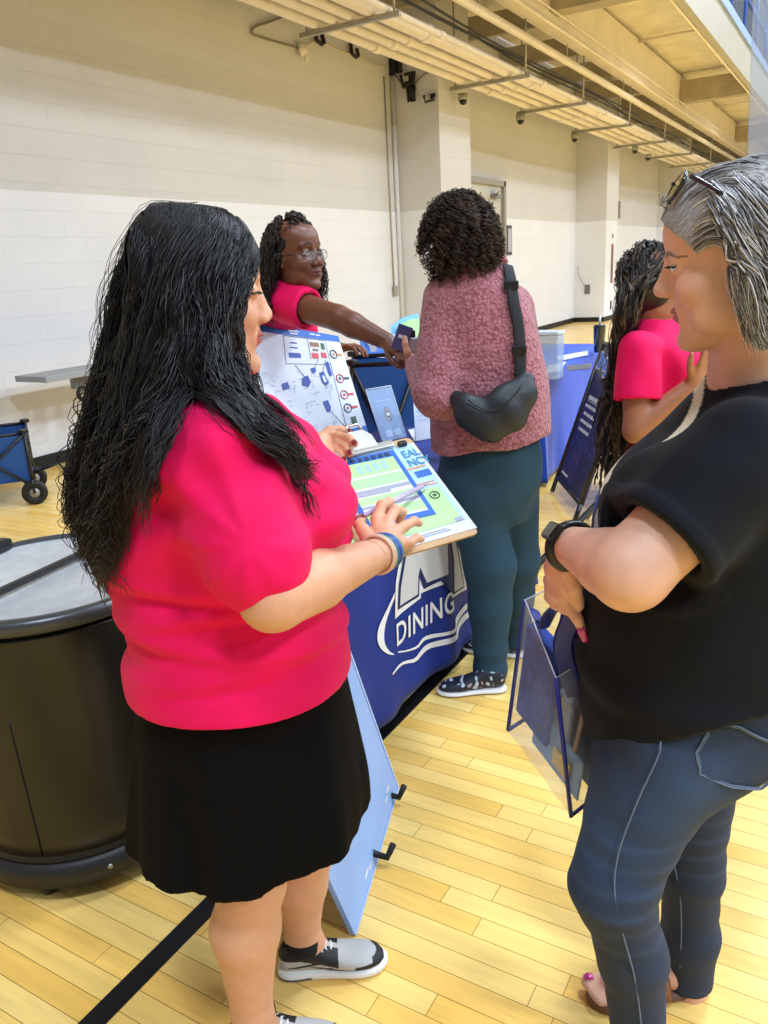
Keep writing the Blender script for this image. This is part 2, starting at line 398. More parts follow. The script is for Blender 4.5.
def floor_mat():
    N = Nt('maple_floor'); tc = N.n('ShaderNodeTexCoord'); sx = N.n('ShaderNodeSeparateXYZ'); N.l(tc.outputs['Object'], sx.inputs[0])
    cb = N.n('ShaderNodeCombineXYZ'); N.l(sx.outputs['Y'], cb.inputs['X']); N.l(sx.outputs['X'], cb.inputs['Y'])
    def brick(off, w, c1, c2, ms):
        b = N.n('ShaderNodeTexBrick', Scale=1.0, **{'Mortar Size': ms, 'Mortar Smooth': .3, 'Brick Width': w, 'Row Height': .057, 'Bias': 0.0}); b.offset = off; b.offset_frequency = 2; b.squash_frequency = 3; b.squash = .72
        b.inputs['Color1'].default_value = rgba(srgb(c1)); b.inputs['Color2'].default_value = rgba(srgb(c2)); b.inputs['Mortar'].default_value = rgba(srgb('8c5f2a'))
        N.l(cb.outputs[0], b.inputs['Vector']); return b
    b1 = brick(.37, .62, 'f7c462', 'ffdc86', .0009)
    # grain
    mp = N.n('ShaderNodeMapping'); mp.inputs['Scale'].default_value = (60, 3.5, 1); N.l(tc.outputs['Object'], mp.inputs['Vector'])
    g = N.n('ShaderNodeTexNoise', Scale=1.6, Detail=6.0, Distortion=1.2); N.l(mp.outputs[0], g.inputs['Vector'])
    mr = N.n('ShaderNodeMapRange', **{'From Min': .3, 'From Max': .75, 'To Min': 1.03, 'To Max': .90}); N.l(g.outputs['Fac'], mr.inputs['Value'])
    # patches of figure per board
    mp2 = N.n('ShaderNodeMapping'); mp2.inputs['Scale'].default_value = (17.5, 2.2, 1); N.l(tc.outputs['Object'], mp2.inputs['Vector'])
    g2 = N.n('ShaderNodeTexNoise', Scale=1.0, Detail=3.0, Distortion=.6); N.l(mp2.outputs[0], g2.inputs['Vector'])
    mr2 = N.n('ShaderNodeMapRange', **{'From Min': .35, 'From Max': .7, 'To Min': 1.03, 'To Max': .86}); N.l(g2.outputs['Fac'], mr2.inputs['Value'])
    mm = N.n('ShaderNodeMath', operation='MULTIPLY'); N.l(mr.outputs[0], mm.inputs[0]); N.l(mr2.outputs[0], mm.inputs[1])
    # knots
    vo = N.n('ShaderNodeTexVoronoi', Scale=3.2); mp3 = N.n('ShaderNodeMapping'); mp3.inputs['Scale'].default_value = (1.6, 1, 1); N.l(tc.outputs['Object'], mp3.inputs['Vector']); N.l(mp3.outputs[0], vo.inputs['Vector'])
    kn = N.n('ShaderNodeMapRange', **{'From Min': .012, 'From Max': .035, 'To Min': .45, 'To Max': 1.0}); N.l(vo.outputs['Distance'], kn.inputs['Value'])
    m3 = N.n('ShaderNodeMath', operation='MULTIPLY'); N.l(mm.outputs[0], m3.inputs[0]); N.l(kn.outputs[0], m3.inputs[1])
    sc = N.n('ShaderNodeVectorMath', operation='SCALE'); N.l(b1.outputs['Color'], sc.inputs[0]); N.l(m3.outputs[0], sc.inputs['Scale'])
    N.l(sc.outputs[0], N.b.inputs['Base Color'])
    N.b.inputs['Roughness'].default_value = .22; N.b.inputs['Specular IOR Level'].default_value = .45
    nb = N.n('ShaderNodeTexNoise', Scale=2.5, Detail=2.0); N.l(tc.outputs['Object'], nb.inputs['Vector'])
    bp = N.n('ShaderNodeBump', Strength=.35, Distance=.006); N.l(nb.outputs['Fac'], bp.inputs['Height']); N.l(bp.outputs[0], N.b.inputs['Normal'])
    return N.m
M_wall = wall_mat(); M_floor = floor_mat()
M_black = mat('black_rubber', '101012', .55, bump=.0005); M_blackpl = mat('black_plastic', '151517', .38)
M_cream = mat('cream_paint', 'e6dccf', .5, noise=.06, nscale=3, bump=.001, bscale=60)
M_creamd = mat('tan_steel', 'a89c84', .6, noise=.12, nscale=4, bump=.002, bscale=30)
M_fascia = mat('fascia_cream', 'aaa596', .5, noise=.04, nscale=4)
M_steel = mat('galvanised_steel', 'a7a59c', .35, .8, noise=.1, nscale=20)
M_grey = mat('grey_metal', '8d8f8e', .45, .3, noise=.08, nscale=9)
M_bluep = mat('blue_paint', '2b57ad', .4); M_lblue = mat('pale_blue_paint', '8fa8d8', .45)
def struct(name, mb, m, parent=None):
    o = mb.build(name, m, parent)
    if parent is None: o['kind'] = 'structure'
    return o
def deck_mat():
    N = Nt('metal_deck'); tc = N.n('ShaderNodeTexCoord'); w = N.n('ShaderNodeTexWave', Scale=9.0, Distortion=.15); w.bands_direction = 'Y'; N.l(tc.outputs['Object'], w.inputs['Vector'])
    nz = N.n('ShaderNodeTexNoise', Scale=2.2, Detail=5.0); N.l(tc.outputs['Object'], nz.inputs['Vector'])
    cr = N.n('ShaderNodeValToRGB'); cr.color_ramp.elements[0].position = .3; cr.color_ramp.elements[0].color = rgba(srgb('d6cbb8')); cr.color_ramp.elements[1].color = rgba(srgb('e6dece')); cr.color_ramp.elements[1].position = .6
    N.l(nz.outputs['Fac'], cr.inputs[0]); N.l(cr.outputs[0], N.b.inputs['Base Color']); N.b.inputs['Roughness'].default_value = .6
    bp = N.n('ShaderNodeBump', Strength=.5, Distance=.01); N.l(w.outputs['Fac'], bp.inputs['Height']); N.l(bp.outputs[0], N.b.inputs['Normal']); return N.m
M_deck = deck_mat()

struct('floor', MB().box((14, -7, -.05), (44, 26.2, .1)), M_floor)
struct('wall_left', MB().box((14, WY+.1, 4.2), (44, .2, 8.4)), M_wall)
struct('wall_far', MB().box((36.1, -7, 4.2), (.2, 26, 8.4)), M_wall)
struct('ceiling', MB().box((14, 4.05, 5.05), (44, 3.3, .1)), M_deck)
cols_x = [(10.46, 11.45), (18.66, 19.62), (26.85, 27.8)]
for i, (x0, x1) in enumerate(cols_x):
    struct('wall_left_pilaster_%d' % (i+1), MB().box(((x0+x1)/2, 5.455, 2.5), (x1-x0, .69, 5)), M_wall)
mb = MB(); 
xs = [-8]+[x for c_ in cols_x for x in c_]+[36]
for i in range(0, len(xs), 2): mb.box(((xs[i]+xs[i+1])/2, WY-.006, .05), (xs[i+1]-xs[i], .012, .1))
for x0, x1 in cols_x: mb.box(((x0+x1)/2, 5.105, .05), (x1-x0+.02, .012, .1)); mb.box((x0-.006, 5.455, .05), (.012, .69, .1)); mb.box((x1+.006, 5.455, .05), (.012, .69, .1))
struct('baseboard_left', mb, M_black)
# mezzanine steel
gz = 4.3; gY = oYg = 3.80
FY = 2.36
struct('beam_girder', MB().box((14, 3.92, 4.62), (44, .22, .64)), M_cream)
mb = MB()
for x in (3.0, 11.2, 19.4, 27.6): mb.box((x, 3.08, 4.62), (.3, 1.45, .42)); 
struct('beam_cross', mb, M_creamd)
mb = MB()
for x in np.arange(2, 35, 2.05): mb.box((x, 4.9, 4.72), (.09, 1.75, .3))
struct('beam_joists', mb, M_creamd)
mb = MB()
for x in np.arange(7.4, 35, 8.2): mb.tube([(x, 3.8, 4.9), (x, 2.45, 4.9)], .03)
mb.tube([(0, 2.46, 4.42), (35, 2.46, 4.42)], .02)
mb.tube([(0, 3.78, 4.27), (35, 3.78, 4.27)], .02); mb.tube([(0, 3.74, 4.4), (35, 3.74, 4.4)], .012)
struct('trim_conduit', mb, M_cream)
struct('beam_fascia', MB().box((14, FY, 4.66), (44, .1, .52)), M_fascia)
struct('trim_fascia_kerb', MB().box((14, FY-.02, 4.99), (44, .14, .14)), M_lblue)
# railing on the mezzanine
mb = MB()
for z in (5.12, 5.65, 6.15): mb.tube([(6, FY, z), (34, FY, z)], .03, 8)
for x in np.arange(6, 34, 1.6): mb.tube([(x, FY, 5.05), (x, FY, 6.15)], .035, 8)
rail = empty('mezzanine_railing', (20, FY, 5.06), 'blue steel mezzanine railing filled with dark mesh above the pipes', 'railing')
mb.build('railing_frame', M_bluep, rail)
mb = MB()
for x in np.arange(6, 34, .16): mb.tube([(x, FY+.02, 5.08), (x, FY+.02, 6.15)], .014, 4, caps=False)
for z in np.arange(5.1, 6.15, .05): mb.box((20, FY+.02, z), (28, .01, .024))
mb.build('mesh_infill', mat('dark_mesh', '4a4f5c', .5), rail)

# pipe rack under the mezzanine
TX = [(4.0, 3.75), (7.324, 3.735), (10.708, 3.69), (13.155, 3.70), (15.957, 3.69), (18.9, 3.70), (21.8, 3.70), (24.7, 3.7), (27.8, 3.7), (31, 3.7)]
for k, (x, z) in enumerate(TX):
    if k == 0: continue
    t = empty('pipe_hanger', (x, 4.55, 3.66), 'steel trapeze hanger under the cream pipes, number %s along the wall' % 'one two three four five six seven eight nine ten'.split()[k], 'pipe hanger', 'trapeze hangers of the pipe rack')
    lab = ['unseen nearest the viewer', 'nearest, above the wall clips at top left', 'at the first column corner', 'over the grey door frame', 'at the second column', 'just past the second column', 'midway to the third column', 'at the third column', 'beyond the third column', 'deepest in the hall'][k]
    t['label'] = 'steel trapeze hanger under the cream pipes, '+lab
    MB().box((x, 4.5, 3.66), (.045, 1.12, .045), bev=.004).build('cross_bar', M_steel, t)
    for yy in (4.0, 4.98): cyl((x, yy, 3.66), (x, yy, 4.98), .012, 8).build('threaded_rod', M_steel, t)
pl = [('first', 4.87, 3.74, .055), ('second', 4.66, 3.735, .050), ('third', 4.47, 3.732, .046), ('fourth', 4.26, 3.768, .082), ('fifth', 4.08, 3.715, .030)]
where = ['nearest the wall', 'second out from the wall', 'in the middle of the rack', 'widest and most brightly lit of the rack', 'along the outer edge of the rack']
for (nm, y, z, r), wh in zip(pl, where):
    mb = MB().tube([(-2, y, z), (35, y, z)], r, 16)
    p = mb.build('ceiling_pipe', M_cream, loc=(16, y, z)); tag(p, 'long cream painted pipe '+wh, 'pipe', 'pipes on the trapeze hangers')
    for x in np.arange(2.2, 34, 3.1): MB().tube([(x, y, z), (x+.12, y, z)], r+.012, 16).build('coupling', M_cream, p)
p = MB().tube([(-2, 3.98, 4.08), (35, 3.98, 4.08)], .05, 14).build('ceiling_pipe', M_cream, loc=(16, 3.98, 4.08)); tag(p, 'single cream pipe hung higher, between pipe rack and girder', 'pipe', 'pipes')
mb = MB()
for x in np.arange(3, 34, 3.1): mb.tube([(x, 3.98, 4.08), (x, 3.98, 4.98)], .008, 6)
mb.build('hanger_rods', M_steel, p)
p['label'] = 'single cream pipe hung higher, between pipe rack and girder'; del p['group']
for j, (y, z, a) in enumerate([(4.12, 3.86, .02), (4.05, 3.90, .025), (4.16, 3.92, .03)]):
    X_ = np.arange(0, 34, .4); pth = [(x, y+a*math.sin(x*1.3+j*2), z+a*math.sin(x*.9+j)) for x in X_]
    o = MB().tube(pth, .013, 7).build('cable', M_black, loc=(16, y, z)); tag(o, 'black cable lying loosely on top of the pipe rack', 'cable', 'black cables on the pipe rack')

# security camera domes under the hangers
for x, y, lab in ((10.95, 4.98, 'small white dome security camera under the hanger by the first column'), (13.155, 5.0, 'small white dome security camera under the hanger above the grey door'), (15.957, 5.0, 'small white dome security camera left of the second column'), (18.9, 4.6, 'small dark dome camera under pipes past the second column'), (20.6, 4.7, 'small dark dome camera farthest along the pipes')):
    o = empty('dome_camera', (x, y, 3.50), lab, 'security camera', 'dome cameras under the pipe rack')
    MB().lathe([(0, .13), (.07, .13), (.075, .06), (.07, .05), (0, .05)], (x, y, 3.5), 20).build('housing', M_fascia, o)
    MB().lathe([(.055, .05), (.05, .02), (.03, -.005), (0, -.012)], (x, y, 3.5), 20).build('dome', M_blackpl, o)
# conduit with box hanging on the wall
o = empty('conduit_drop', (11.62, 5.76, 2.92), 'brown conduit dropping to a small junction box beside the first column', 'conduit')
cyl((11.62, 5.77, 3.02), (11.62, 5.77, 3.72), .014).build('conduit_pipe', mat('rusty_conduit', '8a6f55', .6), o)
MB().box((11.62, 5.76, 2.92), (.1, .06, .2), bev=.01).build('junction_box', M_grey, o)
# wall conduit with pull box
o = empty('wall_conduit', (10.24, 5.775, 1.1), 'thin vertical wall conduit ending in a small white box', 'conduit')
cyl((10.24, 5.785, 1.2), (10.24, 5.785, 3.85), .011).build('conduit_pipe', mat('conduit_grey', 'b9b1a0', .5), o)
MB().box((10.24, 5.77, 1.12), (.09, .05, .14), bev=.008).build('box', M_fascia, o)
cyl((10.42, 5.77, 0.1), (10.42, 5.77, 3.85), .03).build('painted_pipe', M_wall, o)

# grey metal door behind the first column
dr = empty('door_1', (13.5, 5.78, 0)); dr['kind'] = 'structure'
mb = MB().box((14.24, 5.755, 1.39), (.09, .11, 2.78)).box((12.2, 5.755, 1.39), (.09, .11, 2.78)).box((13.22, 5.755, 2.74), (2.1, .11, .09))
mb.build('door_frame', mat('door_frame_grey', '9c978c', .45), dr)
MB().box((13.22, 5.785, 1.35), (1.98, .045, 2.7)).build('door_leaf', mat('door_leaf', 'c5c3ba', .5), dr)
mb = MB().box((13.85, 5.71, 2.52), (.3, .08, .07), bev=.01); mb.tube([(13.75, 5.68, 2.52), (13.55, 5.58, 2.52), (13.95, 5.70, 2.6)], .014); mb.build('door_closer', M_grey, dr)
# small framed notices and wall plates
def plaque(x, y, z, w, h, lab, nm='wall_plate', cat='wall plate', col='d8d6da', fr='4b4a50', side=False):
    o = empty(nm, (x, y, z-h/2), lab, cat)
    if side: MB().box((x, y, z), (.02, w, h), bev=.004).build('surround', mat(nm+'_f', fr, .5), o); MB().box((x-.012, y, z), (.006, w*.7, h*.78)).build('face', mat(nm+'_c', col, .4), o)
    else: MB().box((x, y, z), (w, .02, h), bev=.004).build('surround', mat(nm+'_f', fr, .5), o); MB().box((x, y-.012, z), (w*.7, .006, h*.78)).build('face', mat(nm+'_c', col, .4), o)
    return o
plaque(14.62, 5.785, 1.80, .24, .52, 'dark framed notice on the white wall right of the door frame', 'framed_notice', 'notice', 'b9b7c6', '4a4650')
q = onY(593, 241, 5.10); plaque(19.2, 5.10, 1.25, .12, .85, 'tall narrow sign on the front of the second column', 'column_sign', 'sign', '6b6a5e', '9a6a55')
plaque(22.3, 5.785, 2.55, .26, .42, 'small grey vent plate on the tan wall past the second column', 'vent_plate', 'vent', '8a8377', '8a8377')
plaque(19.2, 5.10, .33, .07, .2, 'small dark outlet low on the front of the second column', 'column_outlet', 'outlet', '3d3d3d', '4a4a4a')
plaque(18.65, 5.50, .72, .12, .2, 'grey outlet box with a cord on the side of the second column', 'side_outlet', 'outlet', '77756e', '6a6862', side=True)
o = MB().tube(catmull([(18.64, 5.72, 1.25), (18.63, 5.70, 1.05), (18.63, 5.62, .9), (18.63, 5.52, .75)], 12), .006, 6).build('outlet_cord', M_grey, loc=(18.63, 5.6, 1)); tag(o, 'thin cord drooping to the outlet on the second column side', 'cord')
plaque(19.2, 5.10, 1.85, .05, .1, 'tiny switch plate high on the front of the second column', 'switch_plate', 'switch', 'a9a9a4', '9c9c96')
# black tape line
o = MB().box((.6, 1.217, .0012), (4.6, .052, .0024)).build('tape_line', mat('black_tape', '0e0e0f', .45), loc=(.6, 1.217, 0)); tag(o, 'straight black tape line on the floor beside the round bin', 'tape line')

# speaker/sensor clips on the wall with cable
for px, py, s_ in ((379/4.8+240, 185/4.8, 1.0), (547/4.8+240, 250/4.8, .9)):
    p = onY(px, py, 5.76); o = empty('cable_clip', p-V(0, 0, .1), 'black U-shaped cable clip on the tan wall, '+('beside the cream fitting' if px < 340 else 'between the fitting and the first column'), 'clip', 'cable clips on the wall')
    MB().tube([p+V(-.07, 0, .1), p+V(-.07, -.01, -.03), p+V(.0, -.03, -.06), p+V(.07, -.02, -.03), p+V(.07, 0, .05)], .026*s_, 8).build('hook', M_black, o)
pts = [onY(240+x/4.8, y/4.8, 5.77) for x, y in ((225, 72), (140, 105), (70, 130), (60, 160), (110, 182), (190, 205), (275, 228))]
o = MB().tube(catmull(pts, 30), .012, 7).build('electrical_wiring', mat('cord_grey', '7d776c', .5), loc=pts[3]); tag(o, 'grey cord looping from the pipes to a fitting on the tan wall', 'cord')
pts = [onY(240+x/4.8, y/4.8, 5.765) for x, y in ((310, 225), (360, 195), (400, 205), (470, 240), (530, 262), (580, 275), (640, 310), (700, 320))]
o = MB().tube(catmull(pts, 40), .010, 7).build('electrical_wiring', mat('cord_cream', 'cfc3a4', .5), loc=pts[3]); tag(o, 'thin cream cord strung between the black clips on the wall', 'cord')
p = onY(240+298/4.8, 238/4.8, 5.75); o = empty('wall_fitting', p-V(0, 0, .15), 'cream wall fitting where the grey cord ends', 'fitting')
MB().lathe([(0, .0), (.075, .0), (.075, .02), (.04, .05), (0, .055)], p, 16, ax=[(1, 0, 0), (0, 0, 1), (0, -1, 0)]).build('disc', M_cream, o)
MB().box(p+V(.02, -.03, -.09), (.04, .04, .06), bev=.008).build('stub', M_cream, o)
o = empty('equipment_cluster', (10.44, 5.5, 3.35), 'cluster of black cable hooks and plugs on the side of the first column', 'cable hooks')
def oX(px, py): return onX(380+px/7.68, 50+py/7.68, 10.44)
for (x, y, w, h, n) in ((90, 130, .16, .3, 'hook'), (145, 120, .14, .26, 'hook'), (50, 105, .06, .25, 'hook'), (225, 228, .24, .26, 'plug'), (250, 335, .12, .28, 'plug'), (390, 368, .17, .13, 'plug')):
    p = oX(x, y); m_ = MB().box(p, (.06, w*.6, h*.7), bev=.02)
    m_.tube([p+V(-.03, -w*.4, h*.3), p+V(-.05, -w*.35, -h*.2), p+V(-.05, w*.3, -h*.35), p+V(-.04, w*.45, h*.25)], .02, 7); ob = m_.build(n, M_blackpl, o)
for (x, y) in ((215, 225), (383, 372)): MB().box(oX(x, y)+V(-.06, 0, 0), (.03, .07, .06), bev=.005).build('white_tag', M_fascia, o)
MB().tube(catmull([oX(60, 150), oX(110, 185), oX(150, 240), oX(200, 290), oX(245, 330)], 20), .012, 7).build('lead', M_grey, o)
MB().tube(catmull([oX(270, 260), oX(310, 215), oX(350, 180), oX(400, 160)], 20), .012, 7).build('lead', M_grey, o)

# translucent panel at the right
def glass_panel():
    D_ = 6.5; a, b = at(757, 0, D_), at(748, 165, D_); b2 = at(745, 230, D_); a2 = at(758, -120, D_)
    w = S*1.3
    o = empty('glass_screen', b2-V(0, 0, .05), 'translucent grey glass panel hanging behind the grey-haired woman', 'glass panel')
    M_g = mat('panel_glass', '9aa6b8', .35, alpha=.34, spec=.25)
    MB().poly([a2, a2+w, b2+w, b2], .01, G).build('sheet', M_g, o)
glass_panel()

# ---------------------------------------------------------------- lights
def area(name, loc, sx, sy, power, col=(.83, .95, 1.09), rot=(0, 0, 0)):
    l = bpy.data.lights.new(name, 'AREA'); l.shape = 'RECTANGLE'; l.size = sx; l.size_y = sy; l.energy = power; l.color = col
    o = bpy.data.objects.new(name, l); C.objects.link(o); o.location = loc; o.rotation_euler = rot; return o
for x in (-2, 5, 12, 19, 26):
    for y, pw in ((-1, 500), (-8, 800), (-14, 820)): area('high_bay_lamp', (x, y, 9.0), 1.3, 1.3, pw, rot=(0, 0, 0))
for x in (9, 17, 25): area('soffit_lamp', (x-1.5, 2.9, 4.55), .9, .25, 22, (1, .93, .8))
w = bpy.data.worlds.new('hall_surroundings'); bpy.context.scene.world = w; w.use_nodes = True
w.node_tree.nodes['Background'].inputs[0].default_value = (.80, .93, 1.12, 1); w.node_tree.nodes['Background'].inputs[1].default_value = .40
sc = bpy.context.scene
sc.view_settings.view_transform = 'Standard'; sc.view_settings.look = 'None'; sc.view_settings.gamma = 1; sc.view_settings.use_curve_mapping = False
sc.view_settings.exposure = -0.34
sc.cycles.use_denoising = True
try: sc.cycles.denoiser = 'OPENIMAGEDENOISE'
except Exception: pass
sc.cycles.max_bounces = 8; sc.cycles.transparent_max_bounces = 24
# ================================================================ PEOPLE: shared anatomy
class Fr:
    """local frame: origin o, rows x (front), y (left), z (up), scale s"""
    def __init__(s, o, x, z, sc=1.0):
        s.o = V(*o); z = unit(z); x = unit(V(*x)-z*(V(*x)@z)); y = np.cross(z, x); s.R = np.array([x, y, z]); s.s = sc
    def __call__(s, x, y, z): return s.o+s.s*(x*s.R[0]+y*s.R[1]+z*s.R[2])
    def inv(s, p): return ((p-s.o)@s.R.T)/s.s
    def ell(s, c, r, k=.01): return Ell(s(*c), np.array(r)*s.s, s.R, k*s.s)
    def cone(s, a, b, ra, rb, k=.01, flat=None):
        return Cone(s(*a), s(*b), ra*s.s, rb*s.s, k*s.s, None if flat is None else (np.array(flat[0], float)@s.R, flat[1]))
def rotv(v, ax, a):
    ax = unit(ax); return v*math.cos(a)+np.cross(ax, v)*math.sin(a)+ax*(ax@v)*(1-math.cos(a))
def head_frame(o, front, pitch=0, tilt=0, sc=1.0):
    """pitch > 0 looks down, tilt > 0 leans to the left"""
    f = unit(front); l = np.cross(UP, f); f2 = rotv(f, l, math.radians(pitch)); u = rotv(UP, l, math.radians(pitch)); u = rotv(u, f2, -math.radians(tilt))
    return Fr(o, f2, u, sc)
PROFILE = [  # z, front, back, half width
    (-.121, .070, .030, .016), (-.113, .084, .012, .030), (-.100, .088, -.005, .041), (-.085, .085, -.030, .050), (-.068, .082, -.055, .0575),
    (-.050, .083, -.070, .0625), (-.030, .083, -.080, .0665), (-.008, .081, -.090, .070), (.012, .080, -.096, .0725), (.032, .086, -.100, .0745),
    (.055, .087, -.101, .0755), (.075, .080, -.098, .074), (.093, .064, -.087, .066), (.107, .036, -.062, .050), (.116, .010, -.030, .026), (.119, -.004, -.014, .010)]
def head_items(f, nose=1.0, lips=1.0, chin=1.0, cheek=1.0, eye_open=1.0, jaw=1.0):
    secs = [(z, (a+b)/2, 0, (a-b)/2, w*(jaw if z < -.03 else 1)) for z, a, b, w in PROFILE]
    L = Loft([(z*f.s, cx*f.s, 0, rx*f.s, ry*f.s) for z, cx, _, rx, ry in secs], f.o, f.R, k=.01, e=2.25)
    it = [L]; nz = getattr(f, 'nz', 0); bz = getattr(f, 'bz', 0)
    for s in (-1, 1):
        it += [f.ell((.052, s*.040, -.028), (.030*cheek, .026*cheek, .026), .022), f.ell((.020, s*.052, -.072), (.045, .014, .026), .02)]
        it += [('sub', f.ell((.094, s*.033, .009), (.013, .019, .0115), .018))]
        it += [f.cone((.079, s*.014, .030+bz), (.068, s*.046, .031+bz), .0045, .004, .018)]
    it += [f.cone((.070, 0, .022), (.084, 0, -.022+nz), .011, .0165, .008)]
    it += [f.cone((.079, 0, .022), (.100*nose, 0, -.021+nz), .0070, .0085*nose, .012), f.ell((.1005*nose, 0, -.0255+nz), (.0105, .0115*nose, .0095), .009)]
    for s in (-1, 1):
        it += [f.ell((.093, s*.0125*nose, -.031+nz), (.011, .0075*nose, .0075), .006), ('sub', f.ell((.097, s*.0075, -.038+nz), (.0055, .0036, .004), .003))]
    it += [f.ell((.079, 0, -.060), (.013, .026, .020), .014)]
    it += [f.ell((.0885, .006, -.0545), (.0075*lips, .013, .0050*lips), .004), f.ell((.0885, -.006, -.0545), (.0075*lips, .013, .0050*lips), .004),
           f.ell((.086, 0, -.0655), (.0085*lips, .0185, .0062*lips), .004), ('sub', f.ell((.096, 0, -.0595), (.010, .024, .0011), .003))]
    it += [f.ell((.077, 0, -.101), (.015*chin, .020, .015), .015), ('sub', f.ell((.098, 0, -.079), (.008, .022, .006), .012))]
    for s in (-1, 1):   # eyelids: a shell over each eyeball, slit open between the lids
        it += [f.ell((.0715, s*.0325, .009), (.0152, .0165, .0145), .004)]
        if eye_open > .3: it += [('sub', Ell(f(.0800, s*.0355, .0085), np.array([.0145, .0125, .0062*eye_open])*f.s, np.array([unit(f.R[0]+s*.35*f.R[1]), unit(f.R[1]-s*.35*f.R[0]), f.R[2]]), .002))]
    for s in (-1, 1):   # ears
        it += [f.ell((-.006, s*.074, -.004), (.017, .006, .030), .008), f.ell((-.002, s*.078, -.030), (.009, .006, .012), .006), ('sub', f.ell((.001, s*.0835, .002), (.008, .006, .016), .004))]
    return it
def face_colour(f, P, col, skin, lip, brow, open_=1.0, blush=0):
    q = f.inv(P); col = col.copy()
    face = q[:, 0] > .055
    m = face & (np.abs(q[:, 1]) < .0245-((q[:, 2]+.060)*60)**2*.012) & (np.abs(q[:, 2]+.0600) < .0125) & (q[:, 0] > .078)
    col[m] = lip
    for s in (-1, 1):
        y = q[:, 1]*s; arc = .0365+getattr(f, 'bz', 0)+.0035*np.sin((y-.014)/.04*3.14)-(y-.03).clip(0)*.25
        b = face & (y > .013) & (y < .056) & (np.abs(q[:, 2]-arc) < .0046*(1-(y-.013)/.07)) & (q[:, 0] > .055)
        col[b] = col[b]*.25+np.array(brow)*.75
        lw = (q[:, 0] > .06) & (y > .019) & (y < .048) & (np.abs(q[:, 2]-(.0085+.0052*max(open_, .1)-((y-.0335)/.016)**2*.004)) < .0011)
        col[lw] = np.array(brow)*.6
    if blush:
        for s in (-1, 1):
            d = np.exp(-(((q-np.array([.07, s*.045, -.02]))/.022)**2).sum(1)); col = col*(1-(d*blush)[:, None]*np.array([0, .3, .25]))
    return col
def eyes(f, root, iris='4a2d18', m=None):
    for s in (-1, 1):
        mb = MB(); n, k = 20, 12; c = f(.0715, s*.0325, .009); r = .0133*f.s; ax = unit(f.R[0]+s*.06*f.R[1]); u = unit(np.cross(f.R[2], ax)); w = np.cross(ax, u)
        vs, cs = [c+r*ax], [srgb('050505')]
        fs = []
        for i in range(1, k+1):
            th = i/k*1.9
            for j in range(n):
                a = 2*math.pi*j/n; vs.append(c+r*(math.cos(th)*ax+math.sin(th)*(math.cos(a)*u+math.sin(a)*w)))
                cs.append(srgb('060505') if th < .2 else srgb(iris) if th < .46 else srgb('e9e2dc'))
        for j in range(n): fs.append((0, 1+j, 1+(j+1) % n))
        for i in range(k-1):
            for j in range(n): a = 1+i*n; fs.append((a+j, a+n+j, a+n+(j+1) % n, a+(j+1) % n))
        mesh_obj('eye', vs, fs, m, root, cols=np.array(cs))
def lashes(f, root, side, open_=1.0, m=None, lid=None):
    mb = MB(); y = np.linspace(.019, .049, 9)
    z0 = .0085+.005*open_
    for yy in y:
        zz = z0-((yy-.0335)/.016)**2*.004; x = .0715+math.sqrt(max(.0153**2-(yy-.0325)**2*.8-(zz-.009)**2*.8, 1e-5))
        a = f(x, side*yy, zz); mb.tube([a, f(x+.004, side*(yy+.001), zz-.001*(1.5-open_)), f(x+.0075, side*(yy+.0025), zz+.003*(open_*2-1))], [.0007, .0005, .0001], 4)
    pts = [f(.0715+math.sqrt(max(.0153**2-(yy-.0325)**2*.8-(z0-((yy-.0335)/.016)**2*.004-.009)**2*.8, 1e-5)), side*yy, z0-((yy-.0335)/.016)**2*.004) for yy in y]
    mb.tube(pts, .0011, 5); mb.build('eyelashes', m, root)
def chain(pts, r, k=.012, flat=None):
    r = [r]*len(pts) if np.isscalar(r) else r
    return [Cone(pts[i], pts[i+1], r[i], r[i+1], k, flat) for i in range(len(pts)-1)]
def fingers(specs, k=.004):
    """specs: list of (points, radii)"""
    out = []
    for pts, rr in specs: out += chain([V(*p) for p in pts], rr, k)
    return out
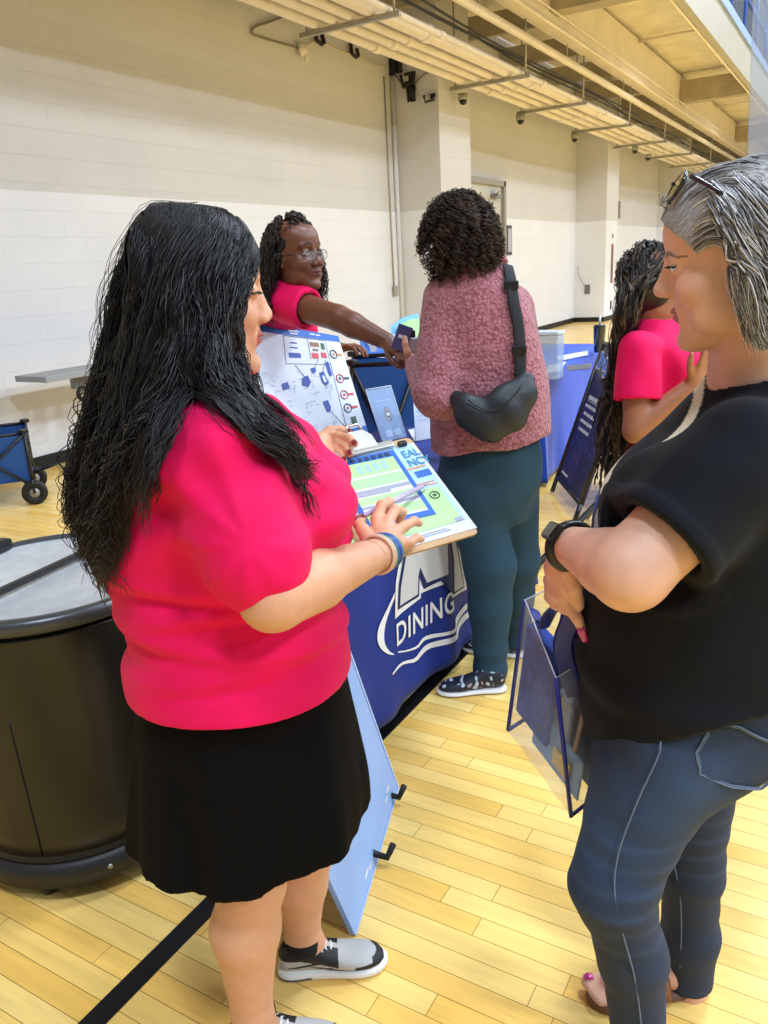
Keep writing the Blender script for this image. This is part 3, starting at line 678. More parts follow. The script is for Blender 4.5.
def gen_hand(w, a, n, side, L=.178, curl=(.5, .7, .8, .9), thumb=(.5, .2), spread=.06, k=.004):
    """wrist w, direction a to the knuckles, palm normal n (out of the palm), side = +1 when the thumb lies towards a x n. Returns prims and finger tip points"""
    a = unit(a); n = unit(n-a*(V(*n)@a)); t = np.cross(a, n)*side; q = L/.178; it = []
    kn = w+a*.088*q
    it += [Cone(w-a*.01, w+a*.02*q, .024*q, .026*q, .012, (n, .72))]
    for o in (-.026, -.009, .009, .026): it.append(Cone(w+a*.015*q+t*o*.75*q, kn+t*o*q-a*abs(o)*.25, .0150*q, .0112*q, .010, (n, .9)))
    it.append(Cone(w+a*.02*q+t*.018*q+n*.006, w+a*.05*q+t*.03*q+n*.008, .016*q, .012*q, .012))
    tips = []; LN = [(.042, .026, .021), (.046, .030, .022), (.043, .028, .022), (.034, .020, .019)]; R = [.0092, .0094, .0090, .0080]
    for i, o in enumerate((.026, .009, -.009, -.026)):
        p = kn+t*o*q-a*abs(o)*.25; c = curl[i] if not np.isscalar(curl) else curl; ang = 0; d0 = unit(a+t*o*spread/.03); pts = [p]
        for j, l in enumerate(LN[i]):
            ang += c*(.75, 1.0, .7)[j]; d = d0*math.cos(ang)+n*math.sin(ang); p = p+d*l*q; pts.append(p)
        r = R[i]*q; it += chain(pts, [r, r*.93, r*.86, r*.74], .004); tips.append((pts[-2], pts[-1], r*.74))
    p = w+a*.028*q+t*.026*q+n*.006*q; pts = [p]; op, fl_ = thumb
    d = unit(a*.75+t*op+n*fl_); p = p+d*.040*q; pts.append(p); d = unit(a*.95+t*(op-.35)+n*(fl_+.1)); p = p+d*.030*q; pts.append(p); d = unit(a+t*(op-.55)+n*(fl_+.1)); p = p+d*.024*q; pts.append(p)
    it += chain(pts, [.0135*q, .0112*q, .0105*q, .0085*q], .006); tips.append((pts[-2], pts[-1], .0085*q))
    return it, tips
def nail(mb, prev, tip, r, up, L=.014, over=.004):
    d = unit(V(*tip)-V(*prev)); u = unit(up-d*(V(*up)@d)); s = np.cross(d, u); c = V(*tip)+u*r*.75
    mb.tube([c-d*L*.45, c, c+d*(r*.6+over), c+d*(r*.6+over+.002)], [r*.72, r*.78, r*.62, r*.2], 10, flat=(u, .35))
def nails(specs, m, root):
    for sp in specs: mb = MB(); nail(mb, *sp[:4], **(sp[4] if len(sp) > 4 else {})); mb.build('fingernail', m, root)
def folds(P, o, ax, f, amp, seed=0):
    return amp*np.sin((P-o)@ax*f+2.2*vnoise(P, 9, seed))
def secs_px(rows, D, O, w_ax=G, f_ax=S):
    """rows of (y, x_left, x_right, half width[, D, depth offset]) -> loft sections in frame (f_ax, w_ax, UP) about O"""
    out = []
    for r in rows:
        y, a, b, w = r[:4]; d = r[4] if len(r) > 4 else D; off = r[5] if len(r) > 5 else 0
        p, q = at(a, y, d)-O, at(b, y, d)-O
        out.append(((p[2]+q[2])/2, (p@f_ax+q@f_ax)/2, (d-(O@G)) * (1 if w_ax is G else 0)+off, abs(q@f_ax-p@f_ax)/2, w))
    return out
def sdf_of(items):
    pr = [i for i in items if not isinstance(i, tuple)]
    def f(p):
        d = np.full(p.shape[:-1], 1.0)
        for q in pr: d = np.minimum(d, q(p))
        return d
    return f
def push_out(P, f, m=.004, it=3):
    """move points that lie inside the field to its surface plus m"""
    sh = P.shape; P = P.reshape(-1, 3).copy(); e = .004
    for _ in range(it):
        d = f(P); k = d < m
        if not k.any(): break
        Q = P[k]; g = np.stack([f(Q+V(e, 0, 0))-f(Q-V(e, 0, 0)), f(Q+V(0, e, 0))-f(Q-V(0, e, 0)), f(Q+V(0, 0, e))-f(Q-V(0, 0, e))], -1)
        g /= np.linalg.norm(g, axis=1)[:, None]+1e-9; P[k] = Q+g*(m-d[k])[:, None]
    return P.reshape(sh)
def push_mesh(part, f, m, seg=None, sides=3):
    """strand mesh: shift whole rings by the push of their centre"""
    v, fa, c = part; R = v.reshape(-1, sides, 3); cen = R.mean(1); new = push_out(cen, f, m); R = R+(new-cen)[:, None, :]
    return R.reshape(-1, 3), fa, c
def skin_mat(name, rough=.45, sss=.06):
    return mat(name, '888888', rough, attr='Col', noise=.05, nscale=35, bump=.0006, bscale=260, sss=sss, spec=.4)
def cloth_obj(name, items, h, m, root, disp=None, cuts=(), smooth=2, cols=None):
    P, F = sculpt(items, h, disp, cuts, smooth)
    return mesh_obj(name, P, F, m, root, cols=None if cols is None else cols(P))
M_eye = mat('eyeball', 'ffffff', .12, attr='Col', spec=.6, coat=.6)
M_lash = mat('lash_black', '0b0808', .6)
def hair_mat(name, rough=.38, spec=.5): 
    return mat(name, '222222', rough, attr='Col', spec=spec)
M_pink = mat('pink_polo', 'f0085c', .65, noise=.05, nscale=12, bump=.0012, bscale=900, sheen=.05, spec=.2)

def sneaker(root, heel, dirv, L=.27, kind='runner', pair=''):
    """shoe as child of the person: upper, sole, laces"""
    f = Fr(heel, dirv, UP, L/.27)
    def X(x, y, z): return f(x, y, z)
    ax = np.array([f.R[1], f.R[2], f.R[0]])
    up = Loft([(x*f.s, 0, cz*f.s, ry*f.s, rz*f.s) for x, cz, ry, rz in ((.0, .055, .012, .02), (.012, .060, .028, .036), (.035, .066, .034, .046), (.07, .066, .036, .046), (.10, .058, .037, .040), (.135, .047, .041, .031), (.18, .038, .046, .024), (.22, .034, .044, .020), (.25, .031, .032, .015), (.266, .028, .012, .008))], f.o, ax, k=.005, e=2.1)
    items = [up, ('sub', f.ell((.040, 0, .118), (.030, .024, .030), .006))]
    hi = kind == 'runner'
    black, grey, white, navy = srgb('131315'), srgb('b9b8b6'), srgb('e9e8e6'), srgb('151a2c')
    def cols(P):
        q = f.inv(P); c = np.empty((len(P), 3))
        if hi:
            c[:] = grey; x, y, z = q.T
            toe = (x > .235-.9*np.abs(y)*0) & (z < .047); c[toe] = black
            c[(z < .036+.004*np.sin(x*60)) & (x > .12)] = black
            c[(x > .06) & (x < .150) & (z > .056+(.10-x)*.30) & (np.abs(y) > .008)] = black; c[(x > .19) & (x < .235) & (z < .040) & (np.abs(y) > .02)] = black          # tongue and eyestay
            c[(x < .06) & (z > .07)] = black
            c[(x > .02) & (x < .12) & (z > .045) & (z < .062) & (np.abs((z-.045)-(x-.02)*.17) < .004)] = black
            sw = (x > .07) & (x < .135) & (np.abs(z-(.040+(.135-x)*.02+((.135-x)/.065)**3*.012)) < .0035*(1-abs(0))*np.clip((x-.068)/.03, .15, 1)); c[sw] = black
        else:
            c[:] = navy; n1 = vnoise(P, 150, 3); n2 = vnoise(P, 210, 8); c[n1 > .42] = srgb('b9c4d6'); c[n2 > .55] = srgb('8fb8c0'); c[n1 < -.62] = srgb('a8909f')
        return c
    P, F = sculpt(items, .0017 if hi else .0026, smooth=2)
    mesh_obj('shoe_upper', P, F, M_shoe, root, cols=cols(P))
    th = .030 if hi else .021
    sole = Loft([(x*f.s, 0, (th*.5)*f.s, ry*f.s, rz*f.s) for x, ry, rz in ((-.006, .012, th*.4), (.004, .026, th*.52), (.03, .036, th*.55), (.08, .036, th*.52), (.13, .040, th*.50), (.19, .050, th*.48), (.23, .048, th*.46), (.26, .034, th*.42), (.276, .012, th*.3))], f.o, ax, k=.003, e=3.2)
    P, F = sculpt([sole], .003, smooth=1, cuts=[Half(f.o, -UP)])
    sc_ = np.empty((len(P), 3)); q = f.inv(P); sc_[:] = white if hi else srgb('eceae6')
    if hi: sc_[(np.abs(q[:, 2]-.012) < .003) & (q[:, 0] < .08)] = black; sc_[q[:, 2] < .003] = srgb('a8a6a4')
    else: sc_[(q[:, 2] < .006)] = srgb('2a2a30')
    mesh_obj('shoe_sole', P, F, M_shoe, root, cols=sc_)
    if hi:
        mb = MB()
        for i in range(5):
            x = .078+i*.0135; z = .1085-(x-.078)*.62; mb.tube([X(x+.006, -.024, z-.012), X(x, -.012, z), X(x+.002, 0, z+.004), X(x, .012, z), X(x+.006, .024, z-.012)], .0032, 6)
        mb.tube([X(.07, 0, .112), X(.055, -.02, .122), X(.06, -.035, .105)], .0028, 6); mb.tube([X(.07, 0, .112), X(.05, .018, .120), X(.062, .034, .103)], .0028, 6)
        mb.build('laces', mat('white_laces', 'e8e6e2', .7), root)
M_shoe = mat('shoe_material', '888888', .55, attr='Col', bump=.0006, bscale=700)
# ================================================================ PERSON A: pink polo, black skirt, clipboard
def woman_skirt():
    D0 = 1.27; O = at(243, 725, D0).copy(); O[2] = 0
    foot = O
    skin = srgb('d79f7e'); 
    hf = head_frame(at(200, 294, 1.265), S*.98+G*.18, pitch=7, tilt=0, sc=1.0)
    # trunk under the clothes
    T = [(352, 186, 226, .045, 1.27), (380, 178, 232, .055, 1.27), (405, 165, 245, .105, 1.27), (425, 148, 262, .155, 1.27), (450, 134, 288, .178, 1.27), (480, 122, 312, .182, 1.27), (520, 116, 322, .178, 1.27),
         (560, 120, 318, .168, 1.27), (600, 130, 326, .165, 1.27), (650, 138, 335, .165, 1.27), (690, 145, 338, .165, 1.27), (730, 150, 336, .165, 1.27), (770, 160, 325, .15, 1.27), (800, 180, 310, .13, 1.27)]
    trunk = lambda g, k=.02, rows=T, e=2.2: Loft([(z, a, b, rx+g, ry+g) for z, a, b, rx, ry in secs_px(rows, D0, O)], O, [S, G, UP], k=k, e=e)
    shN, elN, wrN = at(212, 452, 1.115), at(273, 597, 1.04), at(381, 553, 1.29)
    shF, elF, wrF = at(262, 440, 1.42), at(330, 500, 1.56), at(318, 448, 1.66)
    bustN, bustF = at(300, 510, 1.20), at(306, 508, 1.36)
    hipN, kneeN, ankN = at(235, 760, 1.19), at(252, 880, 1.17), at(252, 1012, 1.165)
    hipF, kneeF, ankF = at(262, 760, 1.36), at(305, 850, 1.37), at(303, 936, 1.375)
    items = [trunk(-.012)] + [Cone(hf(-.015, 0, -.06), at(205, 400, 1.28), .050, .060, .03)]
    items += head_items(hf, nose=.98, lips=1.05, cheek=1.08, eye_open=.25, jaw=1.03)
    arm = chain([shN, elN], [.062, .047], .02)+[Cone(elN, elN+(wrN-elN)*.35, .049, .048, .012), Cone(elN+(wrN-elN)*.35, wrN, .048, .029, .01, (UP+G*.3, .92))]
    armF = chain([shF, elF, wrF], [.058, .045, .028], .02)
    leg = [Cone(hipN, kneeN, .085, .060, .03), Cone(kneeN, kneeN+(ankN-kneeN)*.35+S*-.012, .056, .061, .02), Cone(kneeN+(ankN-kneeN)*.35+S*-.012, ankN, .061, .036, .02)]
    legF = [Cone(hipF, kneeF, .085, .058, .03), Cone(kneeF, kneeF+(ankF-kneeF)*.35+S*-.012, .054, .058, .02), Cone(kneeF+(ankF-kneeF)*.35+S*-.012, ankF, .058, .035, .02)]
    for an, sg in ((ankN, 0), (ankF, 0)):
        leg += [Cone(an, an+S*.03-UP*(an[2]-.05), .036, .028, .02), Cone(an+S*.0-UP*(an[2]-.045), an+S*.09-UP*(an[2]-.034), .024, .013, .02)]
    # near hand, holding the pen, back of the hand towards the viewer
    wr = wrN; K = [at(377, 519, 1.375), at(388, 522, 1.365), at(397, 531, 1.350), at(402, 543, 1.335)]
    hand = [Cone(wr, at(386, 541, 1.325), .027, .024, .01)]
    for i, kk in enumerate(K): hand.append(Cone(wr+(kk-wr)*.15, kk, .0165, .0118, .008))
    fs = [([K[0], at(382, 505, 1.40), at(389, 502, 1.425), at(388, 513, 1.435)], [.0112, .0100, .0092, .0082]),
          ([K[1], at(395, 510, 1.395), at(402, 512, 1.42), at(400, 521, 1.43)], [.0108, .0098, .0090, .0080]),
          ([K[2], at(405, 526, 1.37), at(414, 521, 1.395), at(419, 523, 1.405)], [.0106, .0095, .0088, .0078]),
          ([K[3], at(409, 543, 1.35), at(417, 538, 1.37), at(421, 539, 1.38)], [.0098, .0088, .0080, .0072]),
          ([at(370, 541, 1.315), at(363, 530, 1.345), at(359, 524, 1.375), at(362, 519, 1.395)], [.0145, .0118, .0105, .0088])]
    hand += fingers(fs)
    # far hand pinching the clip
    wf = wrF; KF = [at(326, 437, 1.70), at(329, 441, 1.695), at(330, 446, 1.685), at(329, 451, 1.675)]
    handF = [Cone(wf, at(322, 444, 1.68), .024, .023, .01)]+[Cone(wf+(kk-wf)*.2, kk, .0155, .0110, .008) for kk in KF]
    fF = [([KF[0], at(339, 436, 1.67), at(349, 438, 1.645), at(355, 444, 1.62)], [.0105, .0095, .0088, .0076]),
          ([KF[1], at(338, 443, 1.66), at(346, 447, 1.635), at(350, 454, 1.61)], [.0105, .0098, .0088, .0076]),
          ([KF[2], at(336, 449, 1.65), at(341, 454, 1.63), at(344, 461, 1.61)], [.0102, .0094, .0084, .0074]),
          ([KF[3], at(334, 452, 1.69), at(337, 458, 1.685), at(336, 462, 1.68)], [.0092, .0084, .0076, .0068]),
          ([at(320, 438, 1.69), at(330, 431, 1.70), at(341, 430, 1.70), at(349, 433, 1.69)], [.0130, .0108, .0096, .0084])]
    handF += fingers(fF)
    items = items+arm+armF+leg+legF+hand+handF
    hb = [p for p in hand]; lo1, hi1 = bounds(hand, .012); lo2, hi2 = bounds(handF, .012)
    hlo, hhi = hf.o-.145, hf.o+.145
    P, F = body_mesh(items, .0065, [(hlo, hhi, .0022), (lo1, hi1, .0022), (lo2, hi2, .0026)])
    col = np.tile(np.array(skin), (len(P), 1)); col = face_colour(hf, P, col, skin, srgb('a8504c'), srgb('1b1210'), .25, blush=.5)
    root = mesh_obj('person', P, F, skin_mat('skin_warm'), loc=foot, cols=col)
    tag(root, 'woman with long wavy black hair, pink polo and black skirt, writing on a clipboard', 'person')
    eyes(hf, root, m=M_eye); lashes(hf, root, 1, .25, M_lash); lashes(hf, root, -1, .25, M_lash)
    mb = MB(); nl = mat('dark_red_polish', '7a1626', .15, coat=.8)
    nails([(fs[4][0][2], fs[4][0][3], .009, -G*.6-S*.5, dict(over=.006)), (fF[0][0][2], fF[0][0][3], .008, -G+UP*.5), (fF[1][0][2], fF[1][0][3], .008, -G+UP*.5), (fF[2][0][2], fF[2][0][3], .0075, -G+UP*.5), (fF[4][0][2], fF[4][0][3], .009, -G+UP)], nl, root)
    # polo shirt
    TS = [(388, 172, 240, .085, 1.27), (405, 155, 252, .13, 1.27), (425, 138, 270, .172, 1.27), (450, 124, 296, .192, 1.27), (480, 115, 320, .196, 1.27), (520, 110, 330, .192, 1.27),
          (560, 113, 328, .182, 1.27), (590, 124, 330, .178, 1.27), (615, 128, 338, .182, 1.27), (650, 130, 347, .190, 1.27), (680, 135, 351, .198, 1.27), (715, 138, 353, .205, 1.27)]
    hem = .788
    shirt = [trunk(.004, rows=TS), Ell(bustN, (.088, .075, .085), [S, G, UP], k=.06), Ell(bustF, (.085, .07, .08), [S, G, UP], k=.06)]
    hemN = shN+(elN-shN)*.72
    shirt += [Cone(shN, hemN, .080, .079, .035)]
    hemF = shF+(elF-shF)*.72; shirt += [Cone(shF, hemF, .078, .076, .035)]
    def disp(Pp):
        d = folds(Pp, O, UP+S*.25, 46, .008, 4)*np.clip((1.02-Pp[:, 2])/.25, 0, 1)
        d += .0035*np.abs(vnoise(Pp, 16, 5))-.001
        f_ = (Pp-O)@S; z = Pp[:, 2]; wob = .008*vnoise(Pp, 12, 8)
        for z0, sl_, dep, wd in ((.985, -.10, .011, .010), (.945, .12, .008, .009), (.885, -.16, .010, .010), (.835, .08, .006, .008)):
            d += dep*np.exp(-((z-z0-sl_*f_-wob)/wd)**2)*(.55+.45*np.sin(f_*14+z0*40))-.5*dep*np.exp(-((z-z0-sl_*f_-wob-.022)/(wd*1.4))**2)
        r_ = Pp-(shN+elN)/2-S*.02; d += .006*np.sin(np.arctan2(r_@UP, r_@S)*9+1)*np.exp(-((np.linalg.norm(r_, axis=1)-.12)/.05)**2)
        d += folds(Pp, shN, unit(elN-shN)+G*.3, 62, .005, 9)
        # gathers from the bust to the waist
        d += .004*np.sin((Pp-O)@unit(UP-S*.6)*38)*np.exp(-((Pp[:, 2]-.93)/.07)**2)
        return d*np.clip((Pp[:, 2]-hem-.015)/.06, .15, 1)*(1-.95*np.exp(-(np.linalg.norm(Pp-hemN, axis=1)/.115)**4))
    inner = trunk(-.022, rows=TS, k=.001)
    class Low:   # hollow inside of the hem
        lo, hi, k = inner.lo, inner.hi*V(1, 1, 0)+V(0, 0, hem+.03), .001
        def __call__(s, p): return np.maximum(inner(p), p[..., 2]-(hem+.03))
    sl_axis = unit(elN-shN)
    cutS = lambda p: np.where(((p-hemN)@unit(elN-shN) > 0) & (np.linalg.norm(p-(hemN+elN)/2, axis=-1) < .125) & ((p-O)@G < -.115), ((p-hemN)@unit(elN-shN)), -1)
    cloth_obj('polo_shirt', shirt+[('sub', Low())], .005, M_pink, root, disp, [Half(V(0, 0, hem), -UP)], smooth=2)
    # collar
    nb = at(205, 392, 1.275); fdir = unit(S+G*.2); cz = unit(UP*1+fdir*.25)
    cf = Fr(nb, fdir, cz)
    out = Loft([(z, cx, 0, rx, ry) for z, cx, rx, ry in ((-.035, .005, .098, .095), (-.01, .0, .082, .079), (.02, -.004, .070, .068), (.042, -.006, .064, .062))], cf.o, cf.R, k=.004)
    inn = Loft([(z, cx, 0, rx, ry) for z, cx, rx, ry in ((-.06, .005, .086, .083), (-.01, .0, .074, .071), (.02, -.004, .064, .062), (.06, -.006, .057, .055))], cf.o, cf.R, k=.003)
    wedge = lambda p: np.minimum(((p-cf.o)@cf.R[0])-.045, .02-np.abs((p-cf.o)@cf.R[1]))
    cloth_obj('collar', [out, ('sub', inn)], .004, M_pink, root, smooth=2, cuts=[wedge])
    # skirt
    SK = [(668, 142, 344, .17), (700, 138, 350, .18), (740, 136, 358, .185), (790, 133, 366, .19), (850, 131, 366, .20), (870, 130, 368, .20)]
    zh = .478
    sk = Loft([(z, a, b, rx, ry) for z, a, b, rx, ry in secs_px(SK, D0, O)], O, [S, G, UP], k=.004, e=2.1)
    ski = Loft([(z, a, b, rx-.014, ry-.014) for z, a, b, rx, ry in secs_px(SK, D0, O)], O, [S, G, UP], k=.002, e=2.1, caps=False)
    class Lo2:
        lo, hi, k = ski.lo-.05, ski.hi*V(1, 1, 0)+V(0, 0, zh+.12), .002
        def __call__(s, p): return np.maximum(ski(p), p[..., 2]-(zh+.12))
    def pleat(p):
        q = p-O; th = np.arctan2(q@G, q@S); w = np.clip((.78-p[..., 2])/.35, 0, 1); return -(.008*w)*(np.sin(8*th+1.0+.6*np.sin(3*th))+.4*np.sin(17*th))
    class Pl:
        def __init__(s, b): s.b = b; s.lo, s.hi, s.k = b.lo-.03, b.hi+.03, b.k
        def __call__(s, p): return s.b(p)+pleat(p)
    def wav(p):
        q = p-O; th = np.arctan2(q@G, q@S); return (zh+.004*np.sin(5*th)-.012*np.cos(th+2.2))-p[..., 2]
    cloth_obj('skirt', [Pl(sk), ('sub', Pl(Lo2()))], .006, mat('black_twill', '0a090b', .9, bump=.0006, bscale=500, spec=.12), root, None, [wav], smooth=2)
    # shoes, socks
    for an, heel, toe in ((ankF, fl(281, 975), fl(384, 962)), (ankN, fl(233, 1050), fl(338, 1050))):
        heel = heel.copy(); d = toe-heel; d[2] = 0; sneaker(root, heel, d, L=.228)
        MB().lathe([(.037, 0), (.039, .008), (.038, .03), (.034, .034)], heel+unit(d)*.055+V(0, 0, .068), 20).build('ankle_sock', mat('black_knit', '0d0d0e', .9), root)
    # bracelets
    wax = unit(wrN-elN); bx = unit(np.cross(wax, UP)); bz = np.cross(bx, wax)
    for off, r, th, c in ((-.014, .0345, .0032, 'd9b9a0'), (-.006, .0335, .003, 'c9b29a'), (.003, .0325, .0034, '2a6f8f'), (.009, .0318, .004, '27458f'), (.016, .0312, .0036, '3b62b5'), (.022, .0306, .0028, '7f9a3a')):
        c0 = wrN+wax*off; pts = [c0+r*(math.cos(a)*bx+.95*math.sin(a)*bz) for a in np.linspace(0, 2*math.pi, 33)[:-1]]
        o = MB().tube(pts, th, 8, closed=True, caps=False).build('bracelet', mat('bracelet_'+c, c, .35), root)
    # hair
    body = sdf_of([trunk(.012, rows=TS)]+[Cone(shN, hemN, .088, .086, .03)]+[Loft([(z*1.02, (a+b)/2*1.02, 0, (a-b)/2*1.02, w*1.02) for z, a, b, w in PROFILE], hf.o, hf.R)])
    gl = []
    def g(pts, D): gl.append(([at(x, y, d) for (x, y), d in zip(pts, D)]))
    g([(206, 219), (170, 226), (140, 262), (122, 320), (112, 380), (96, 440), (86, 500), (96, 552), (112, 582)], [1.27, 1.27, 1.27, 1.26, 1.25, 1.25, 1.25, 1.25, 1.25])
    g([(208, 219), (175, 232), (150, 280), (138, 340), (124, 400), (108, 455), (100, 510), (108, 560)], [1.25, 1.23, 1.2, 1.18, 1.17, 1.17, 1.17, 1.18])
    g([(210, 218), (182, 240), (165, 300), (155, 360), (140, 415), (124, 460), (116, 520), (118, 570)], [1.24, 1.19, 1.16, 1.14, 1.13, 1.12, 1.13, 1.15])
    g([(213, 218), (195, 246), (182, 300), (176, 352), (160, 405), (140, 450), (126, 500), (124, 545)], [1.24, 1.18, 1.15, 1.13, 1.11, 1.09, 1.09, 1.10])
    g([(216, 218), (206, 246), (198, 300), (196, 345), (184, 392), (166, 425), (150, 460), (142, 500)], [1.24, 1.18, 1.16, 1.14, 1.12, 1.07, 1.05, 1.05])
    g([(219, 219), (216, 250), (211, 300), (210, 345), (210, 385), (222, 420), (250, 445), (285, 470)], [1.24, 1.185, 1.16, 1.14, 1.12, 1.10, 1.10, 1.13])
    g([(222, 220), (225, 252), (221, 300), (219, 345), (226, 390), (246, 420), (276, 447), (312, 480)], [1.245, 1.19, 1.17, 1.165, 1.15, 1.13, 1.13, 1.15])
    g([(226, 224), (234, 254), (229, 300), (228, 340), (238, 382), (258, 412), (285, 436), (302, 470)], [1.25, 1.20, 1.185, 1.185, 1.17, 1.16, 1.16, 1.16])
    g([(230, 228), (243, 255), (240, 290), (232, 335), (244, 388), (268, 425), (296, 455)], [1.265, 1.25, 1.215, 1.205, 1.20, 1.19, 1.19])
    g([(204, 219), (165, 232), (135, 285), (118, 350), (100, 420), (84, 470), (80, 520), (98, 560)], [1.28, 1.31, 1.33, 1.33, 1.32, 1.31, 1.30, 1.29])
    g([(206, 220), (185, 240), (150, 300), (138, 370), (120, 440), (110, 500), (108, 555)], [1.29, 1.36, 1.38, 1.38, 1.38, 1.37, 1.36])
    g([(212, 221), (205, 245), (190, 310), (180, 370), (170, 420)], [1.3, 1.37, 1.4, 1.4, 1.4])
    g([(226, 224), (240, 245), (235, 290), (232, 340), (250, 400), (280, 450)], [1.29, 1.33, 1.36, 1.37, 1.37, 1.36])
    hgl = []
    for sd in (-1, 1):
        for x0, x1, x2 in ((.066, .046, .030), (.050, .030, .016), (.030, .012, .002), (.005, -.012, -.016), (-.020, -.035, -.036), (-.050, -.060, -.055), (-.078, -.082, -.07)):
            zt = .112-(.0 if x0 < .04 else (x0-.04)*.9)-(max(0, -x0-.03)*.45)
            hgl.append([hf(x0, sd*.004, zt), hf(x0-.004, sd*.036, zt-.006), hf((x0+x1)/2, sd*.070, .058), hf(x1, sd*.086, .005), hf(x2, sd*.094, -.050), hf(x2-.01, sd*.100, -.110)])
    cols = [lambda t: np.array([.006, .0055, .007])+np.array([.022, .010, .006])*max(0, t-.62)**1.0*1.4, (.010, .009, .011), lambda t: np.array([.009, .007, .008])+np.array([.05, .02, .01])*max(0, t-.75)]
    parts = [strands(gl, 300, [.026, .026, .026, .026, .024, .020, .018, .016, .012, .026, .028, .03, .025], .0010, seg=30, wave=(.0085, 3.4), jit=.32, cols=cols, seed=3, clump=.75, root=.35, lens=(.72, 1.05))]
    parts.append(strands(hgl, 150, .013, .0010, seg=20, wave=(.004, 1.6), jit=.25, cols=cols, seed=31, clump=1.0, root=.7, lens=(.8, 1.05)))
    # a few thin wisps on the shoulder and flyaways
    wl = [[at(*p) for p in w_] for w_ in ([(176, 395, 1.1), (160, 430, 1.03), (148, 480, .99), (141, 540, 1.0)], [(180, 398, 1.1), (172, 430, 1.03), (150, 470, 1.0), (138, 505, 1.0)], [(240, 395, 1.2), (262, 425, 1.15), (290, 455, 1.1), (322, 468, 1.1)], [(250, 390, 1.2), (275, 430, 1.16), (300, 480, 1.12), (318, 520, 1.12)])]
    parts.append(strands(wl, 22, .010, .0008, seg=20, wave=(.004, 2), jit=.6, cols=cols, seed=5, clump=.6))
    fly = [[at(*p) for p in w_] for w_ in ([(200, 216, 1.27), (150, 222, 1.27), (116, 285, 1.26), (104, 350, 1.25), (86, 410, 1.25)], [(230, 230, 1.26), (222, 208, 1.27), (233, 200, 1.27), (240, 222, 1.27)])]
    parts.append(strands(fly[:1], 46, .022, .0005, seg=24, wave=(.006, 3), jit=.5, cols=cols, seed=6)); 
    cw = [[at(*p) for p in w_] for w_ in ([(150, 300, 1.22), (112, 380, 1.22), (90, 440, 1.23), (80, 500, 1.23), (98, 560, 1.23)], [(160, 330, 1.16), (125, 410, 1.15), (104, 470, 1.15), (96, 530, 1.16), (114, 585, 1.18)], [(180, 340, 1.12), (150, 420, 1.08), (126, 470, 1.08), (112, 530, 1.1), (120, 580, 1.12)])]
    parts.append(strands(cw, 70, .022, .0011, seg=34, wave=(.016, 4.2), jit=.3, cols=[cols[2], cols[0]], seed=41, clump=1, root=.5, lens=(.85, 1.08)))
    parts.append(strands([[at(*p) for p in ((222, 330, 1.15), (230, 388, 1.11), (254, 418, 1.09), (284, 446, 1.08), (306, 478, 1.11))], [at(*p) for p in ((214, 330, 1.14), (216, 384, 1.09), (240, 418, 1.07), (272, 448, 1.07), (296, 484, 1.10))]], 130, .016, .0011, seg=30, wave=(.006, 3.0), jit=.35, cols=cols, seed=43, clump=.9, root=.6, lens=(.75, 1.05)))
    parts = [push_mesh(p, body, .003 if i_ < len(parts)-1 else .012) for i_, p in enumerate(parts)]; CORE_HOOK = True
    core = [Loft([(z*1.02, (a+b)/2*1.0-.002, 0, (a-b)/2*1.005, w*1.03) for z, a, b, w in [r for r in PROFILE if r[0] > -.03]], hf.o, hf.R, k=.03)]
    cutf = lambda p: np.minimum(hf.inv(p)[..., 0]-(.030+.25*hf.inv(p)[..., 2]), .03)
    for q in gl[:5]+gl[9:12]: core += chain(catmull(q, 8)[1:], [.010, .014, .016, .016, .015, .012, .006], .012)
    for q in gl[5:8]: core += chain(catmull(q, 8)[2:7], [.007, .008, .008, .007, .004], .01)
    cf_ = sdf_of(core); fl_cut = lambda p: cf_(p)+np.where(hf.inv(p)[..., 0] >.000+.52*np.maximum(hf.inv(p)[..., 2], 0), .05, 0)
    parts[0] = push_mesh(parts[0], fl_cut, .004); parts[1] = push_mesh(parts[1], fl_cut, .0015)
    HM = hair_mat('black_hair', .42, .4)
    hair_obj('hair', parts, HM, root)
    P, F = sculpt(core, .006, cuts=[lambda p: (hf.inv(p)[..., 0]-(-.008+.52*np.maximum(hf.inv(p)[..., 2], 0)))*hf.s+(-1)*(hf.inv(p)[..., 2] < -.10), lambda p: -(sdf_of([Loft([(z*1.02, (a+b)/2*1.02, 0, (a-b)/2*1.02, w*1.02) for z, a, b, w in PROFILE], hf.o, hf.R)])(p))*0-1])
    P = push_out(P, body, .001, 2)
    mesh_obj('hair_mass', P, F, HM, root, cols=np.tile([.008, .007, .008], (len(P), 1)))
    return root
woman_skirt()
